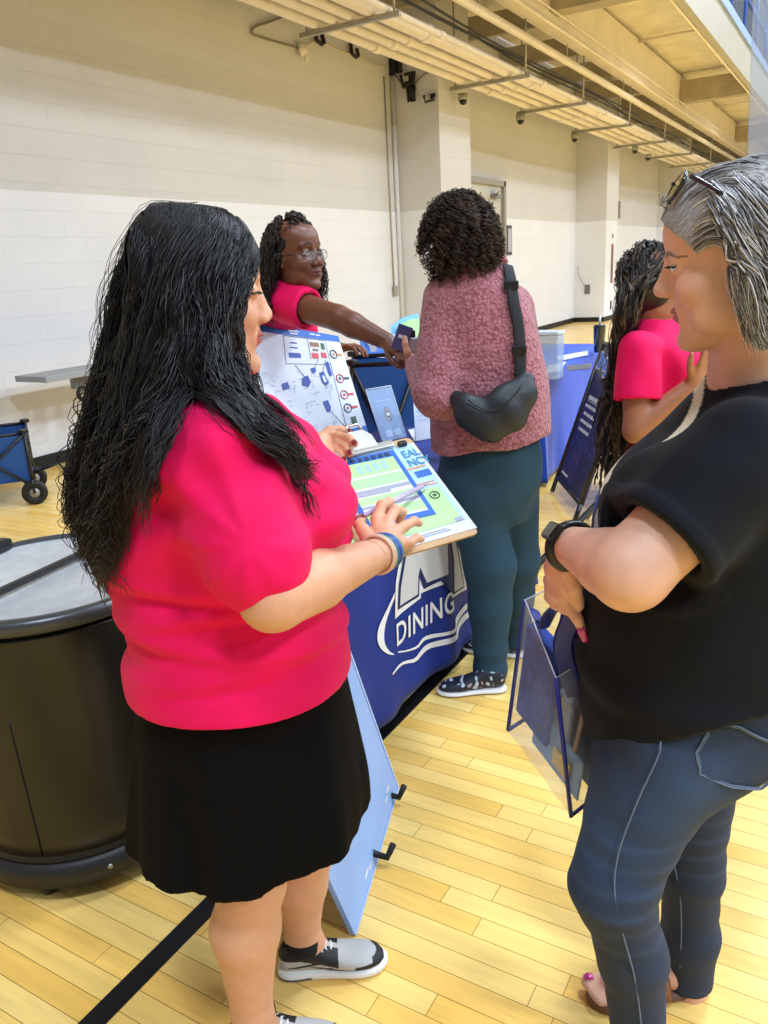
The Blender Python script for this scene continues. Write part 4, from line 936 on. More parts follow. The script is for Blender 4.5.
# ================================================================ PERSON B: grey hair, black tee, jeans
def woman_jeans():
    D0 = 1.19; O = at(700, 735, D0).copy(); O[2] = 0
    root_loc = O; skin = srgb('e3b096')
    hf = head_frame(at(732, 258, 1.17), -S*.93+G*.36, pitch=13, sc=.965); hf.bz = -.009; hf.nz = .006
    T = [(352, 716, 790, .05), (375, 712, 800, .058), (392, 716, 825, .085), (405, 706, 842, .12), (425, 690, 858, .155), (450, 664, 868, .172), (480, 632, 868, .175), (510, 620, 862, .175),
         (545, 612, 850, .168), (585, 602, 838, .165), (625, 596, 828, .165), (665, 598, 812, .160), (700, 612, 780, .140), (725, 614, 755, .135), (745, 620, 715, .115)]
    def trunk(g, k=.02, rows=T, e=2.2, caps=True): return Loft([(z, a, b, rx+g, ry+g) for z, a, b, rx, ry in secs_px([(*r, D0) for r in rows], D0, O)], O, [S, G, UP], k=k, e=e, caps=caps)
    shN, elN, wrN = at(742, 462, 1.055), at(630, 571, 1.0), at(568, 545, 1.185)
    shF, elF, wrF = at(740, 440, 1.36), at(690, 575, 1.42), at(625, 560, 1.34)
    hipN, kneeN, calfN, ankN = at(664, 738, 1.125), at(613, 885, 1.08), at(632, 955, 1.09), at(640, 1075, 1.10)
    hipF, kneeF, calfF, ankF = at(690, 738, 1.265), at(690, 868, 1.265), at(690, 935, 1.275), at(687, 1010, 1.28)
    items = [trunk(-.010), Cone(hf(-.02, 0, -.06), at(752, 402, 1.19), .054, .062, .03)]
    items += head_items(hf, nose=1.02, lips=.95, cheek=1.0, eye_open=.85, jaw=1.0)
    arm = chain([shN, elN], [.062, .052], .02)+[Cone(elN, elN+(wrN-elN)*.3, .053, .048, .015), Cone(elN+(wrN-elN)*.3, wrN, .048, .030, .01)]
    armF = chain([shF, elF, wrF], [.06, .046, .029], .02)
    leg = chain([hipN, kneeN, calfN, ankN], [.085, .056, .050, .034], .03)+chain([hipF, kneeF, calfF, ankF], [.085, .054, .046, .033], .03)
    toes = []
    # far foot, toes to the left
    heelF = ankF.copy(); heelF[2] = .035; toeF = fl(588, 990, .03)
    fd = unit((toeF-heelF)*V(1, 1, 0)); fs_ = np.cross(UP, fd)
    toes += [Cone(ankF, heelF+V(0, 0, .01), .034, .032, .02), Cone(heelF+V(0, 0, .02), toeF-fd*.05+V(0, 0, .008), .030, .022, .03)]
    for i, (o, l, r) in enumerate(((.022, .035, .0125), (.008, .032, .0095), (-.006, .026, .009), (-.017, .018, .0085), (-.027, .008, .008))):
        b = toeF-fd*.05+fs_*o*-1; toes.append(Cone(b, toeF-fd*.02+fs_*o*-1+fd*l*.4-V(0, 0, .004), .013, r, .008))
    bigtoe = toeF-fd*.02-fs_*.022+fd*.014
    heelN = ankN.copy(); heelN[2] = .035; toeN = heelN+fd*.19
    toes += [Cone(ankN, heelN, .035, .032, .02), Cone(heelN, toeN, .030, .024, .03)]
    # near hand: turned down from the wrist, fingers curled round the bag strap
    K = [at(551, 580, 1.235), at(553, 587, 1.215), at(558, 593, 1.20), at(564, 597, 1.185)]
    hand = [Cone(wrN, at(560, 568, 1.205), .026, .026, .012)]+[Cone(wrN+(k_-wrN)*.25, k_, .0175, .0125, .010) for k_ in K]
    fs = [([K[0], at(551, 597, 1.25), at(561, 604, 1.235), at(569, 600, 1.215)], [.0120, .0112, .0102, .0088]),
          ([K[1], at(556, 603, 1.225), at(567, 609, 1.205), at(574, 604, 1.19)], [.0118, .0110, .0100, .0086]),
          ([K[2], at(563, 607, 1.20), at(573, 612, 1.185), at(579, 606, 1.175)], [.0114, .0106, .0096, .0082]),
          ([K[3], at(569, 609, 1.18), at(577, 618, 1.17), at(582, 630, 1.17)], [.0105, .0096, .0088, .0074]),
          ([at(566, 572, 1.175), at(574, 588, 1.165), at(577, 600, 1.18), at(572, 608, 1.20)], [.0150, .0122, .0108, .0090])]
    hand += fingers(fs)
    handF, _ = gen_hand(wrF, at(600, 580, 1.28)-wrF, -UP-S, 1, .16, curl=.8)
    items = items+arm+armF+leg+toes+hand+handF
    lo1, hi1 = bounds(hand, .012); lo3, hi3 = bounds(toes[2:8], .01)
    P, F = body_mesh(items, .0065, [(hf.o-.145, hf.o+.145, .0020), (lo1, hi1, .0022), (lo3, hi3, .0025)])
    col = np.tile(np.array(skin), (len(P), 1)); col = face_colour(hf, P, col, skin, srgb('b06464'), srgb('4a3528'), .85, blush=.35)
    dn = np.linalg.norm(P-bigtoe, axis=1)
    root = mesh_obj('person', P, F, skin_mat('skin_fair'), loc=root_loc, cols=col)
    tag(root, 'woman with shoulder-length grey hair, black t-shirt and blue jeans, seen in profile', 'person')
    eyes(hf, root, iris='5a4632', m=M_eye); lashes(hf, root, 1, .85, M_lash); lashes(hf, root, -1, .85, M_lash)
    pk = mat('pink_polish', 'c2307f', .15, coat=.8); mb = MB()
    nails([(fs[3][0][2], fs[3][0][3], .0090, -G*.9-S*.3, dict(L=.018, over=.012))], pk, root); mb.tube([bigtoe-fd*.012+V(0, 0, .010), bigtoe-fd*.002+V(0, 0, .0115), bigtoe+fd*.007+V(0, 0, .008)], [.008, .009, .006], 10, flat=(UP, .35)); mb.build('toenail', pk, root)
    c0 = fs[1][0][1]*.6+fs[1][0][2]*.4; ax = unit(fs[1][0][2]-fs[1][0][1]); u = unit(np.cross(ax, UP)); w_ = np.cross(ax, u)
    MB().tube([c0+.0108*(math.cos(a)*u+math.sin(a)*w_) for a in np.linspace(0, 6.28, 20)[:-1]], .0014, 6, closed=True, caps=False).build('ring', mat('silver', 'dddddd', .15, 1), root)
    # watch
    wax = unit(wrN-elN); u = unit(np.cross(wax, UP)); w_ = np.cross(u, wax); wc = wrN-wax*.012
    mb = MB().tube([wc+.0345*(math.cos(a)*u+.92*math.sin(a)*w_) for a in np.linspace(0, 2*math.pi, 33)[:-1]], .0105, 8, closed=True, caps=False, flat=(wax, .9))
    out_ = -S*.75+UP*.65; out_ = unit(out_-wax*(out_@wax)); mb.box(wc+out_*.041, (.030, .036, .011), [unit(np.cross(out_, wax)), wax, out_], bev=.004)
    wt = mb.build('watch', mat('black_watch', '131315', .3), root); MB().box(wc+out_*.0475, (.023, .028, .0015), [unit(np.cross(out_, wax)), wax, out_]).build('watch_screen', mat('screen_glass', '05060a', .05, coat=1), wt)
    # tee
    TS = [(372, 716, 812, .078), (388, 708, 830, .105), (400, 700, 846, .135), (425, 678, 864, .170), (450, 653, 876, .186), (480, 626, 876, .190), (510, 607, 870, .190),
          (545, 597, 858, .184), (585, 589, 846, .180), (625, 583, 836, .180), (665, 581, 832, .188), (705, 584, 830, .200), (740, 590, 826, .210), (770, 596, 822, .214)]
    bN, bF = at(662, 505, 1.11), at(662, 505, 1.28)
    hemN = shN+(elN-shN)*.72
    tee = [trunk(.003, rows=TS), Ell(bN, (.085, .072, .085), [S, G, UP], k=.06), Ell(bF, (.085, .072, .085), [S, G, UP], k=.06), Cone(shN, hemN, .086, .080, .04), Cone(shF, shF+(elF-shF)*.72, .08, .08, .04),
           ('sub', Cone(shN+(elN-shN)*.62, elN+(elN-shN)*.5, .066, .078, .002)), ('sub', Cone(hf(-.02, 0, -.06), at(752, 402, 1.19), .060, .066, .004))]
    sl = unit(elN-shN)
    def disp(Pp):
        q = Pp-O; d = .0035*vnoise(Pp, 13, 2); z = Pp[:, 2]
        d += .0055*np.sin(z*62+2.5*vnoise(Pp, 5, 7)+q@S*9)*np.clip((.93-z)/.16, 0, 1)*np.clip((z-.74)/.05, 0, 1)
        d += .003*np.sin((Pp-shN)@unit(S*.4+UP+G*.2)*58+2*vnoise(Pp, 7, 8))*np.exp(-(np.linalg.norm(Pp-shN, axis=1)/.16)**2)
        a = (Pp-hemN)@sl; m = (np.linalg.norm(Pp-hemN, axis=1) < .13) & (q@G < -.02); d += np.where(m & (a > -.024), -.0045*np.clip((a+.024)/.003, 0, 1), 0)
        return d
    def hemcut(p):
        q = p-O; f_ = q@S; return (.668+.122*(np.abs(q@G)/.2).clip(0, 1.1)**1.5+.25*np.clip(f_+.10, 0, 1))-p[..., 2]
    def slc(p):
        a = (p-hemN)@sl; m = (np.linalg.norm(p-(hemN+sl*.04), axis=-1) < .11) & ((p-O)@G < -.10); return np.where(m, a, -1)
    inner = trunk(-.024, rows=TS, k=.001, caps=False)
    class Low:
        lo, hi, k = inner.lo, inner.hi*V(1, 1, 0)+V(0, 0, .81), .001
        def __call__(s, p): return np.maximum(inner(p), p[..., 2]-.80)
    def teecol(P):
        c = np.tile(np.array(srgb('10131a')), (len(P), 1)); q = P-O; fx = -(q@S); g = q@G; z = P[:, 2]
        front = (g > -.035) & (g < .15)
        nx = fx-np.interp(z, [.9, 1.0, 1.1, 1.2, 1.3], [.12, .15, .13, .08, .0])
        m = front & (nx > -.07) & (z > 1.07) & (z < 1.27); band = np.abs(((g-.055)/.085)**2+((z-1.17)/.095)**2-.78)
        c[m & (band < .24)] = srgb('e5dfc6'); n_ = vnoise(P, 70, 4)
        m2 = front & (nx > -.07) & (z > .99) & (z < 1.075); c[m2 & (n_ > .05)] = srgb('9fa6ab'); c[m2 & (n_ < -.35)] = srgb('3c62a6')
        return c
    P, F = sculpt(tee+[('sub', Low())], .005, disp, [hemcut, slc], smooth=2)
    mesh_obj('t_shirt', P, F, mat('black_cotton', '111111', .85, attr='Col', bump=.0008, bscale=800, spec=.22, sheen=.05), root, cols=teecol(P))
    cf = Fr(at(756, 384, 1.19), -S*.95+G*.3, UP+(-S)*.42)
    cloth_obj('neckband', [Loft([(z, 0, 0, .078+g*.2, .072+g*.2) for z, g in ((-.012, .02), (0, 0), (.012, -.02))], cf.o, cf.R, k=.003), ('sub', Loft([(z, 0, 0, .066, .060) for z in (-.03, 0, .03)], cf.o, cf.R, k=.003))], .004, mat('black_rib', '0b0c0f', .85), root)
    # jeans
    HP = [(655, 606, 812, .166), (690, 604, 806, .168), (712, 600, 792, .170), (732, 595, 766, .168), (750, 592, 738, .158), (764, 592, 712, .145), (776, 598, 690, .125)]
    jl = [trunk(0, rows=HP, k=.03)]
    jl += chain([hipN, kneeN, calfN, ankN+V(0, 0, .03)], [.106, .066, .055, .044], .03)+chain([hipF, kneeF, calfF, ankF+V(0, 0, -.005)], [.094, .058, .051, .046], .03)
    seam = catmull([at(656, 745, .93), at(652, 778, .94), at(628, 820, .98), at(612, 870, 1.0), at(620, 920, 1.02), at(636, 985, 1.03), at(645, 1060, 1.04)], 60)
    def jd(Pp):
        d = .0012*vnoise(Pp, 22, 3); z = Pp[:, 2]
        for kn, zz in ((kneeN, kneeN[2]), (kneeF, kneeF[2])):
            r = np.linalg.norm((Pp-kn)*V(1, 1, .6), axis=1); d += .0016*np.sin((Pp-kn)@unit(UP+S*.35)*105+2.6*vnoise(Pp, 12, 5))*np.exp(-(r/.12)**2)
        d += .0025*np.sin((Pp-hipN)@unit(UP*1+S*.9)*75+vnoise(Pp, 8, 6))*np.exp(-((Pp-at(610, 775, 1.05))**2).sum(1)/.09**2)
        dd = np.min(np.linalg.norm(Pp[:, None, :]-seam[None, ::3, :], axis=2), axis=1) if len(Pp) < 400000 else 1
        d += -.0015*np.exp(-(dd/.004)**2)
        return d
    def jcol(P):
        a, b = np.array(srgb('1a2539')), np.array(srgb('3a577f')); q = P-O
        n1 = .5+.5*vnoise(P, 6, 1); wear = np.exp(-((P-(kneeN+hipN)/2-(-S*.09)+G*.03)**2).sum(1)/.10**2)*.5+np.exp(-((P-at(700, 800, 1.0))**2).sum(1)/.08**2)*.5
        t = np.clip(.25*n1+wear+.25*np.sin(P[:, 2]*70+3*vnoise(P, 9, 2))**8*(np.abs(P[:, 2]-kneeN[2]) < .12), 0, 1)[:, None]
        c = a*(1-t)+b*t
        return c
    P, F = sculpt(jl, .0055, jd, [Half(V(0, 0, .015), -UP), Half(ankF-UP*.012, -unit(calfF-ankF))] if False else [Half(V(0, 0, .02), -UP)], smooth=2)
    J = mat('denim', '3a5272', .8, attr='Col', noise=.10, nscale=260, bump=.0008, bscale=900)
    jo = mesh_obj('jeans', P, F, J, root, cols=jcol(P))
    jf = sdf_of([i for i in jl if not isinstance(i, tuple)])
    def onj(p, m=.001):
        p = np.atleast_2d(p).astype(float); e = .003
        for _ in range(6):
            d = jf(p)-m; g = np.stack([jf(p+V(e, 0, 0))-jf(p-V(e, 0, 0)), jf(p+V(0, e, 0))-jf(p-V(0, e, 0)), jf(p+V(0, 0, e))-jf(p-V(0, 0, e))], -1); g /= np.linalg.norm(g, axis=1)[:, None]+1e-9; p = p-g*d[:, None]
        return p
    thr = mat('denim_thread', '66758c', .8)
    MB().tube(onj(seam, .0052), .0014, 5).build('side_seam', thr, jo)
    MB().tube(onj(catmull([at(668, 868, 1.2), at(676, 900, 1.2), at(677, 940, 1.2), at(672, 985, 1.2)], 30), .0045), .0013, 5).build('inner_seam', thr, jo)
    pkt = [at(710, 736, .98), at(712, 790, .98), at(737, 794, 1.0), at(756, 782, 1.04), at(778, 738, 1.06), at(745, 734, 1.0), at(710, 736, .98)]
    pp = np.vstack([pkt[i]+(pkt[i+1]-pkt[i])*t for i in range(6) for t in np.linspace(0, 1, 8)[:-1]]); pp = onj(pp, .0048)
    MB().tube(pp, .0016, 5, closed=True, caps=False).build('back_pocket', thr, jo)
    MB().tube(onj(pp*.94+pp.mean(0)*.06, .0035), .0011, 5, closed=True, caps=False).build('pocket_stitching', thr, jo)
    # belt loop patch / belt at the back
    bl = onj(np.array([at(x, 707+(768-x)*.12, 1.0) for x in (735, 750, 768, 790)]), .006); MB().tube(bl, .016, 8, flat=(unit(-G+S*.5), .3)).build('belt', mat('brown_leather', '5a4634', .5), root)
    # clog sandal of the far foot
    f = Fr(heelF-V(0, 0, .035)-fd*.03, fd, UP); ax = np.array([f.R[1], f.R[2], f.R[0]])
    for nm, fr in (('far', f), ('near', Fr(heelN-V(0, 0, .035)-fd*.03, fd, UP))):
        sole = Loft([(x, 0, .013, ry, .013) for x, ry in ((-.01, .012), (.005, .030), (.06, .036), (.12, .036), (.17, .046), (.21, .046), (.235, .030), (.247, .008))], fr.o, ax, k=.003, e=3)
        P, F = sculpt([sole, ('sub', Loft([(x, 0, .032, ry, .008) for x, ry in ((.0, .01), (.02, .026), (.06, .030), (.17, .038), (.21, .036), (.232, .012))], fr.o, ax, k=.003))], .0035)
        so = mesh_obj('sandal', P, F, mat('brown_footbed', '6d4a38', .6), root)
        for xx in (.165, .10): MB().tube([fr(xx, -.043, .02), fr(xx, -.030, .060), fr(xx, 0, .074), fr(xx, .030, .060), fr(xx, .043, .02)], .013, 8, flat=(UP, .25)).build('strap', mat('brown_strap', '8b5a3c', .45), so)
    # hair
    skull = sdf_of([Loft([(z, (a+b)/2, 0, (a-b)/2, w) for z, a, b, w in PROFILE], hf.o, hf.R)])
    def hp(x, y, z): return hf(x, y, z)
    gl = []
    # local head guides: from the hairline back over the crown and down to a chin-length bob
    for s_ in (1, -1):
        for (y0, lst) in ((.0, [(.078, .012, .078), (.060, .016, .098), (.015, .02, .100), (-.05, .03, .097), (-.098, .04, .06), (-.112, .05, -.01), (-.095, .055, -.09)]),
                          (.02, [(.074, .03, .072), (.050, .038, .100), (.0, .048, .116), (-.055, .06, .095), (-.09, .07, .03), (-.098, .078, -.03), (-.08, .082, -.10)]),
                          (.04, [(.066, .046, .062), (.038, .060, .084), (-.005, .070, .092), (-.045, .082, .060), (-.066, .092, 0), (-.064, .098, -.06), (-.05, .095, -.115)]),
                          (.05, [(.056, .058, .046), (.028, .074, .060), (-.006, .082, .060), (-.030, .093, .025), (-.038, .102, -.025), (-.030, .104, -.075), (-.02, .098, -.118)]),
                          (.06, [(.046, .066, .026), (.020, .080, .034), (-.004, .090, .018), (-.012, .100, -.02), (-.008, .106, -.06), (-.006, .102, -.095), (-.018, .094, -.122)]),
                          (.06, [(-.07, .04, .09), (-.10, .05, .03), (-.11, .055, -.04), (-.10, .06, -.11)]),
                          (.06, [(-.04, .07, .08), (-.07, .085, .02), (-.08, .095, -.05), (-.065, .09, -.118)])):
            gl.append([hp(x, y*s_, z) for x, y, z in lst])
    dense = []
    for blk in range(2):
        b_ = gl[blk*7:blk*7+5]
        for i in range(4):
            for t in (0, .33, .66): dense.append([np.array(u)*(1-t)+np.array(v)*t for u, v in zip(b_[i], b_[i+1])])
        dense += [b_[4]]+gl[blk*7+5:blk*7+7]
        s_ = 1 if blk == 0 else -1
        dense += [[hp(x, y*s_, z) for x, y, z in q_] for q_ in ([(.016, .060, .098), (.003, .090, .062), (-.004, .104, .012), (-.004, .110, -.04), (-.010, .102, -.116)], [(.010, .060, .104), (-.010, .094, .060), (-.016, .110, .005), (-.018, .114, -.05), (-.022, .102, -.12)], [(-.015, .060, .106), (-.035, .094, .060), (-.042, .108, .0), (-.042, .112, -.055), (-.038, .098, -.122)])]
    gcore = gl; gl = dense
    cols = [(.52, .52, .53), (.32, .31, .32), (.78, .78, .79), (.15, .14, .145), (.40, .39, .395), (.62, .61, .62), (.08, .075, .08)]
    bod = sdf_of([trunk(.012, rows=TS, k=.0)])
    pr = strands(gl, 190, [.010]*12+[.012, .026, .026, .016, .018, .018], .0009, seg=22, wave=(.0035, 1.7), jit=.22, cols=cols, seed=11, clump=.8, root=.5, lens=(.82, 1.05))
    pr = push_mesh(pr, skull, .003)
    fr_ = strands([[hp(.066, .03, .088), hp(.078, .03, .104), hp(.070, .03, .112)]], 14, .006, .0006, seg=12, wave=(.002, 1), jit=.5, cols=cols[:3], seed=3)
    core = [Loft([(z*1.02, (a+b)/2-.010, 0, (a-b)/2+.001, w+.006) for z, a, b, w in [r for r in PROFILE if r[0] > -.03]], hf.o, hf.R, k=.02)]
    for i, q in enumerate(gcore):
        if i % 7 not in (0, 1): core += chain(catmull(q, 7)[2:], [.007, .010, .011, .010, .006], .01)
        else: core += chain(catmull(q, 7)[2:], [.006, .010, .011, .011, .007], .01)
    cf_ = sdf_of(core); pr = push_mesh(pr, lambda p: cf_(p)+np.where(hf.inv(p)[..., 0] > .000+.62*np.clip(hf.inv(p)[..., 2], -.01, 1), .05, 0), .0015)
    HM = hair_mat('grey_hair', .42, .5); hair_obj('hair', [pr, fr_], HM, root)
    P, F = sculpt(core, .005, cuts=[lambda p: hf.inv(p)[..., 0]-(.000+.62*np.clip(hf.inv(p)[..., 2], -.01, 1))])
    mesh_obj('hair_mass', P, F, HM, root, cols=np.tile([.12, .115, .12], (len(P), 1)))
    # sunglasses pushed up on the head (a thing she wears)
    sg = empty('sunglasses', hp(.03, 0, .125), 'dark sunglasses pushed up on top of the grey-haired head', 'sunglasses')
    fm = mat('dark_frame', '14100f', .2, coat=.5)
    for s_ in (1, -1):
        MB().tube(catmull([hp(.036, s_*.068, .122), hp(.012, s_*.084, .098), hp(-.010, s_*.092, .072), hp(-.03, s_*.094, .045)], 14), .0032, 8).build('temple', fm, sg)
        c = hp(.056, s_*.033, .116); a1, a2, a3 = unit(hf.R[1]+hf.R[0]*-.25*s_), unit(hf.R[2]*.76-hf.R[0]*.65), None; a3 = np.cross(a1, a2)
        ring = [c+.029*math.cos(t)*a1+.020*math.sin(t)*a2 for t in np.linspace(0, 2*math.pi, 25)[:-1]]
        MB().tube(ring, .0028, 7, closed=True, caps=False).build('rim', fm, sg)
        MB().poly(ring, .0015, a3).build('lens', mat('dark_lens', '0d0b0d', .08, coat=1), sg)
    MB().tube([hp(.058, .008, .122), hp(.060, 0, .124), hp(.058, -.008, .122)], .003, 8).build('bridge', fm, sg)
    return root
woman_jeans()
# ================================================================ PERSON C: pink fleece, crossbody bag
def fleece_mat():
    N = Nt('sherpa_fleece'); tc = N.n('ShaderNodeTexCoord')
    v = N.n('ShaderNodeTexVoronoi', Scale=95.0); n = N.n('ShaderNodeTexNoise', Scale=60.0, Detail=3.0); N.l(tc.outputs['Object'], n.inputs['Vector'])
    mxv = N.n('ShaderNodeVectorMath', operation='MULTIPLY_ADD'); N.l(n.outputs['Color'], mxv.inputs[0]); mxv.inputs[1].default_value = (.02, .02, .02); N.l(tc.outputs['Object'], mxv.inputs[2]); N.l(mxv.outputs[0], v.inputs['Vector'])
    cr = N.n('ShaderNodeValToRGB'); cr.color_ramp.elements[0].color = rgba(srgb('c48590')); cr.color_ramp.elements[1].color = rgba(srgb('93555f')); cr.color_ramp.elements[1].position = .8
    N.l(v.outputs['Distance'], cr.inputs[0]); N.l(cr.outputs[0], N.b.inputs['Base Color']); N.b.inputs['Roughness'].default_value = .95; N.b.inputs['Specular IOR Level'].default_value = .1
    N.b.inputs['Sheen Weight'].default_value = .3
    iv = N.n('ShaderNodeMath', operation='SUBTRACT'); iv.inputs[0].default_value = 1; N.l(v.outputs['Distance'], iv.inputs[1])
    bp = N.n('ShaderNodeBump', Strength=.9, Distance=.006); N.l(iv.outputs[0], bp.inputs['Height']); N.l(bp.outputs[0], N.b.inputs['Normal']); return N.m
def curly(f, n, seed, rad, length, colf, r=.0016, coil=.009, turns=5, region=None, drop=.06, seg=30):
    """corkscrew curls rooted over the scalp of head frame f"""
    rg = np.random.default_rng(seed); paths = []
    while len(paths) < n:
        u = unit(rg.normal(size=3))
        if region is not None and not region(u): continue
        p0 = f(*(u*V(.088, .074, .100)+V(-.008, 0, .012))); out = u@f.R
        p1 = p0+out*rad*.55-UP*.004; d = length*rg.uniform(.7, 1.15); p2 = p1+out*rad*.5-UP*d*.5*(.6+.4*(1-abs(u[2]))); p3 = p2+out*rad*.1-UP*d*.6*rg.uniform(.6, 1.1)
        paths.append([p0, p1, p2, p3])
    return strands(paths, 4, .006, r, seg=seg, wave=(coil, turns), curl=1, jit=.2, cols=colf, seed=seed, clump=1, root=1, tip=.5, lens=(.8, 1))
def woman_fleece():
    D0 = 2.62; O = at(488, 445, D0).copy(); O[2] = 0
    skin = srgb('c98d75')
    hf = head_frame(at(459, 238, 2.60), unit(-S*.55+G*.83), pitch=14, sc=.93)
    T = [(262, 452, 492, .055, 2.62), (275, 446, 510, .10, 2.62), (290, 440, 524, .13, 2.62), (320, 438, 534, .14, 2.62), (360, 440, 538, .135, 2.62), (400, 440, 538, .14, 2.62), (440, 440, 538, .145, 2.62), (475, 442, 538, .145, 2.62), (500, 452, 530, .12, 2.62)]
    def trunk(g, rows=T, k=.03, e=2.2, caps=True): return Loft([(z, a, b, rx+g, ry+g) for z, a, b, rx, ry in secs_px(rows, D0, O)], O, [S, G, UP], k=k, e=e, caps=caps)
    shN, elN, wrN = at(447, 300, 2.60), at(436, 396, 2.50), at(419, 366, 2.70)
    shF, elF, wrF = at(512, 308, 2.68), at(528, 388, 2.82), at(470, 384, 2.95)
    hN, kN, aN = at(468, 480, 2.585), at(490, 565, 2.56), at(490, 670, 2.55)
    hF, kF, aF = at(510, 480, 2.67), at(516, 560, 2.72), at(514, 646, 2.79)
    items = [trunk(-.02), Cone(hf(-.02, 0, -.06), at(470, 275, 2.62), .050, .056, .03)]+head_items(hf, eye_open=.8)
    items += chain([shN, elN, wrN], [.055, .045, .028], .02)+chain([shF, elF, wrF], [.055, .045, .028], .02)
    items += chain([hN, kN, aN], [.09, .055, .038], .03)+chain([hF, kF, aF], [.09, .055, .038], .03)
    # hand with cup: palm round the cup
    K = [at(404, 352, 2.765), at(405, 357, 2.76), at(407, 362, 2.755), at(409, 367, 2.745)]
    hand = [Cone(wrN, at(412, 362, 2.735), .026, .024, .01)]+[Cone(wrN+(k_-wrN)*.3, k_, .016, .012, .01) for k_ in K]
    fs = [([K[0], at(401, 346, 2.80), at(404, 341, 2.83), at(408, 341, 2.85)], [.011, .010, .009, .008]), ([K[1], at(401, 352, 2.80), at(404, 350, 2.84), at(409, 350, 2.86)], [.011, .010, .009, .008]),
          ([K[2], at(403, 358, 2.80), at(406, 357, 2.84), at(411, 357, 2.86)], [.011, .010, .009, .008]), ([K[3], at(405, 365, 2.79), at(408, 364, 2.82), at(412, 364, 2.84)], [.010, .009, .008, .007]),
          ([at(410, 362, 2.73), at(407, 352, 2.715), at(405, 344, 2.72), at(405, 338, 2.73)], [.014, .012, .0105, .009])]
    hand += fingers(fs)
    handF, _ = gen_hand(wrF, -S*.6+G*.3, -UP, 1, curl=.5)
    items += hand+handF
    lo1, hi1 = bounds(hand, .01)
    P, F = body_mesh(items, .008, [(hf.o-.145, hf.o+.145, .004), (lo1, hi1, .003)])
    col = np.tile(np.array(skin), (len(P), 1)); col = face_colour(hf, P, col, skin, srgb('a05a52'), srgb('2a1a14'))
    root = mesh_obj('person', P, F, skin_mat('skin_rosy'), loc=O, cols=col)
    tag(root, 'person with curly brown hair, pink fleece jacket and teal pants, back turned, at the table', 'person')
    eyes(hf, root, m=M_eye)
    FL = fleece_mat()
    TS = [(256, 448, 498, .075, 2.62), (266, 444, 505, .10, 2.62), (282, 437, 515, .130, 2.62), (305, 432, 527, .150, 2.62), (340, 430, 538, .160, 2.62), (380, 430, 547, .165, 2.62), (415, 429, 549, .172, 2.62), (450, 430, 550, .178, 2.62)]
    j = [trunk(0, rows=TS, e=2.3), Cone(shN, elN, .078, .072, .03), Cone(elN, elN+(wrN-elN)*.92, .070, .050, .02), Cone(shF, elF, .075, .066, .03), Cone(elF, wrF, .066, .048, .02)]
    def disp(Pp):
        d = .0045*vnoise(Pp, 11, 3)+.0022*vnoise(Pp, 120, 8)
        d += .007*np.sin((Pp-elN)@unit(UP*.8+S*.6)*62+2*vnoise(Pp, 8, 2))*np.exp(-(np.linalg.norm(Pp-elN, axis=1)/.10)**2)
        d += .005*np.sin((Pp-shN)@unit(S-UP*.4)*55)*np.exp(-(np.linalg.norm(Pp-shN-S*.05+UP*.08, axis=1)/.12)**2)
        return d
    zh = at(490, 452, 2.45)[2]
    inner = trunk(-.022, rows=TS, k=.001, caps=False)
    class Low:
        lo, hi, k = inner.lo, inner.hi*V(1, 1, 0)+V(0, 0, zh+.04), .001
        def __call__(s, p): return np.maximum(inner(p), p[..., 2]-(zh+.04))
    cloth_obj('fleece_jacket', j+[('sub', Low())], .0075, FL, root, disp, [lambda p: (zh+.03*np.sin((p-O)@S*4+1)*0+((p-O)@S)*.10-.006*np.sin((p-O)@S*30))-p[..., 2]], smooth=1)
    cf = Fr(at(474, 258, 2.62), -S*.4+G*.8, UP+(unit(-S*.4+G*.8))*.25)
    cloth_obj('collar', [Loft([(z, 0, 0, .092+g, .088+g) for z, g in ((-.035, .012), (.0, .0), (.035, -.010), (.045, -.016))], cf.o, cf.R, k=.004), ('sub', Loft([(z, 0, 0, .070+g, .066+g) for z, g in ((-.08, .012), (0, 0), (.08, -.008))], cf.o, cf.R, k=.003))], .005, FL, root, disp=lambda p: .002*vnoise(p, 110, 4))
    mb = MB(); q = [at(450+ (x)*1.0, y, 2.455+(.0)) for x, y in ((0, 285), (22, 276), (60, 288))]
    # pants
    TE = mat('teal_twill', '133b50', .8, noise=.08, nscale=8, bump=.0008, bscale=500)
    HP = [(432, 444, 536, .14, 2.62), (455, 440, 541, .150, 2.62), (480, 440, 540, .150, 2.62), (500, 446, 531, .14, 2.62), (520, 454, 524, .11, 2.62)]
    pj = [trunk(0, rows=HP, k=.03)]+chain([hN, kN, kN+(aN-kN)*.4, aN-V(0, 0, .03)], [.100, .084, .070, .060], .03)+chain([hF, kF, kF+(aF-kF)*.4, aF], [.10, .080, .066, .056], .03)
    cloth_obj('trousers', pj, .007, TE, root, lambda p: .004*vnoise(p, 10, 6)+.003*np.sin(p[:, 2]*70+3*vnoise(p, 9, 1))*np.exp(-((p[:, 2]-.12)/.10)**2), [Half(V(0, 0, aN[2]-.028), -UP)])
    for heel, toe, an_ in ((fl(505, 690), fl(438, 693), aN), (fl(522, 657), fl(463, 648), aF)):
        d = (toe-heel)*V(1, 1, 0); sneaker(root, heel, d, L=min(.27, np.linalg.norm(d)), kind='slip')
        MB().lathe([(.030, 0), (.032, .02), (.031, .05)], an_*V(1, 1, 0)+unit(d)*.004+V(0, 0, .062), 18).build('ankle_sock', mat('grey_sock', '9a9a9c', .9), root)
    # hair
    cols = [(.030, .016, .010), (.016, .009, .006), (.060, .034, .020), (.022, .012, .008), (.11, .066, .036), (.040, .022, .014)]
    reg = lambda u: not (u[0] > .55 and u[2] < .45)
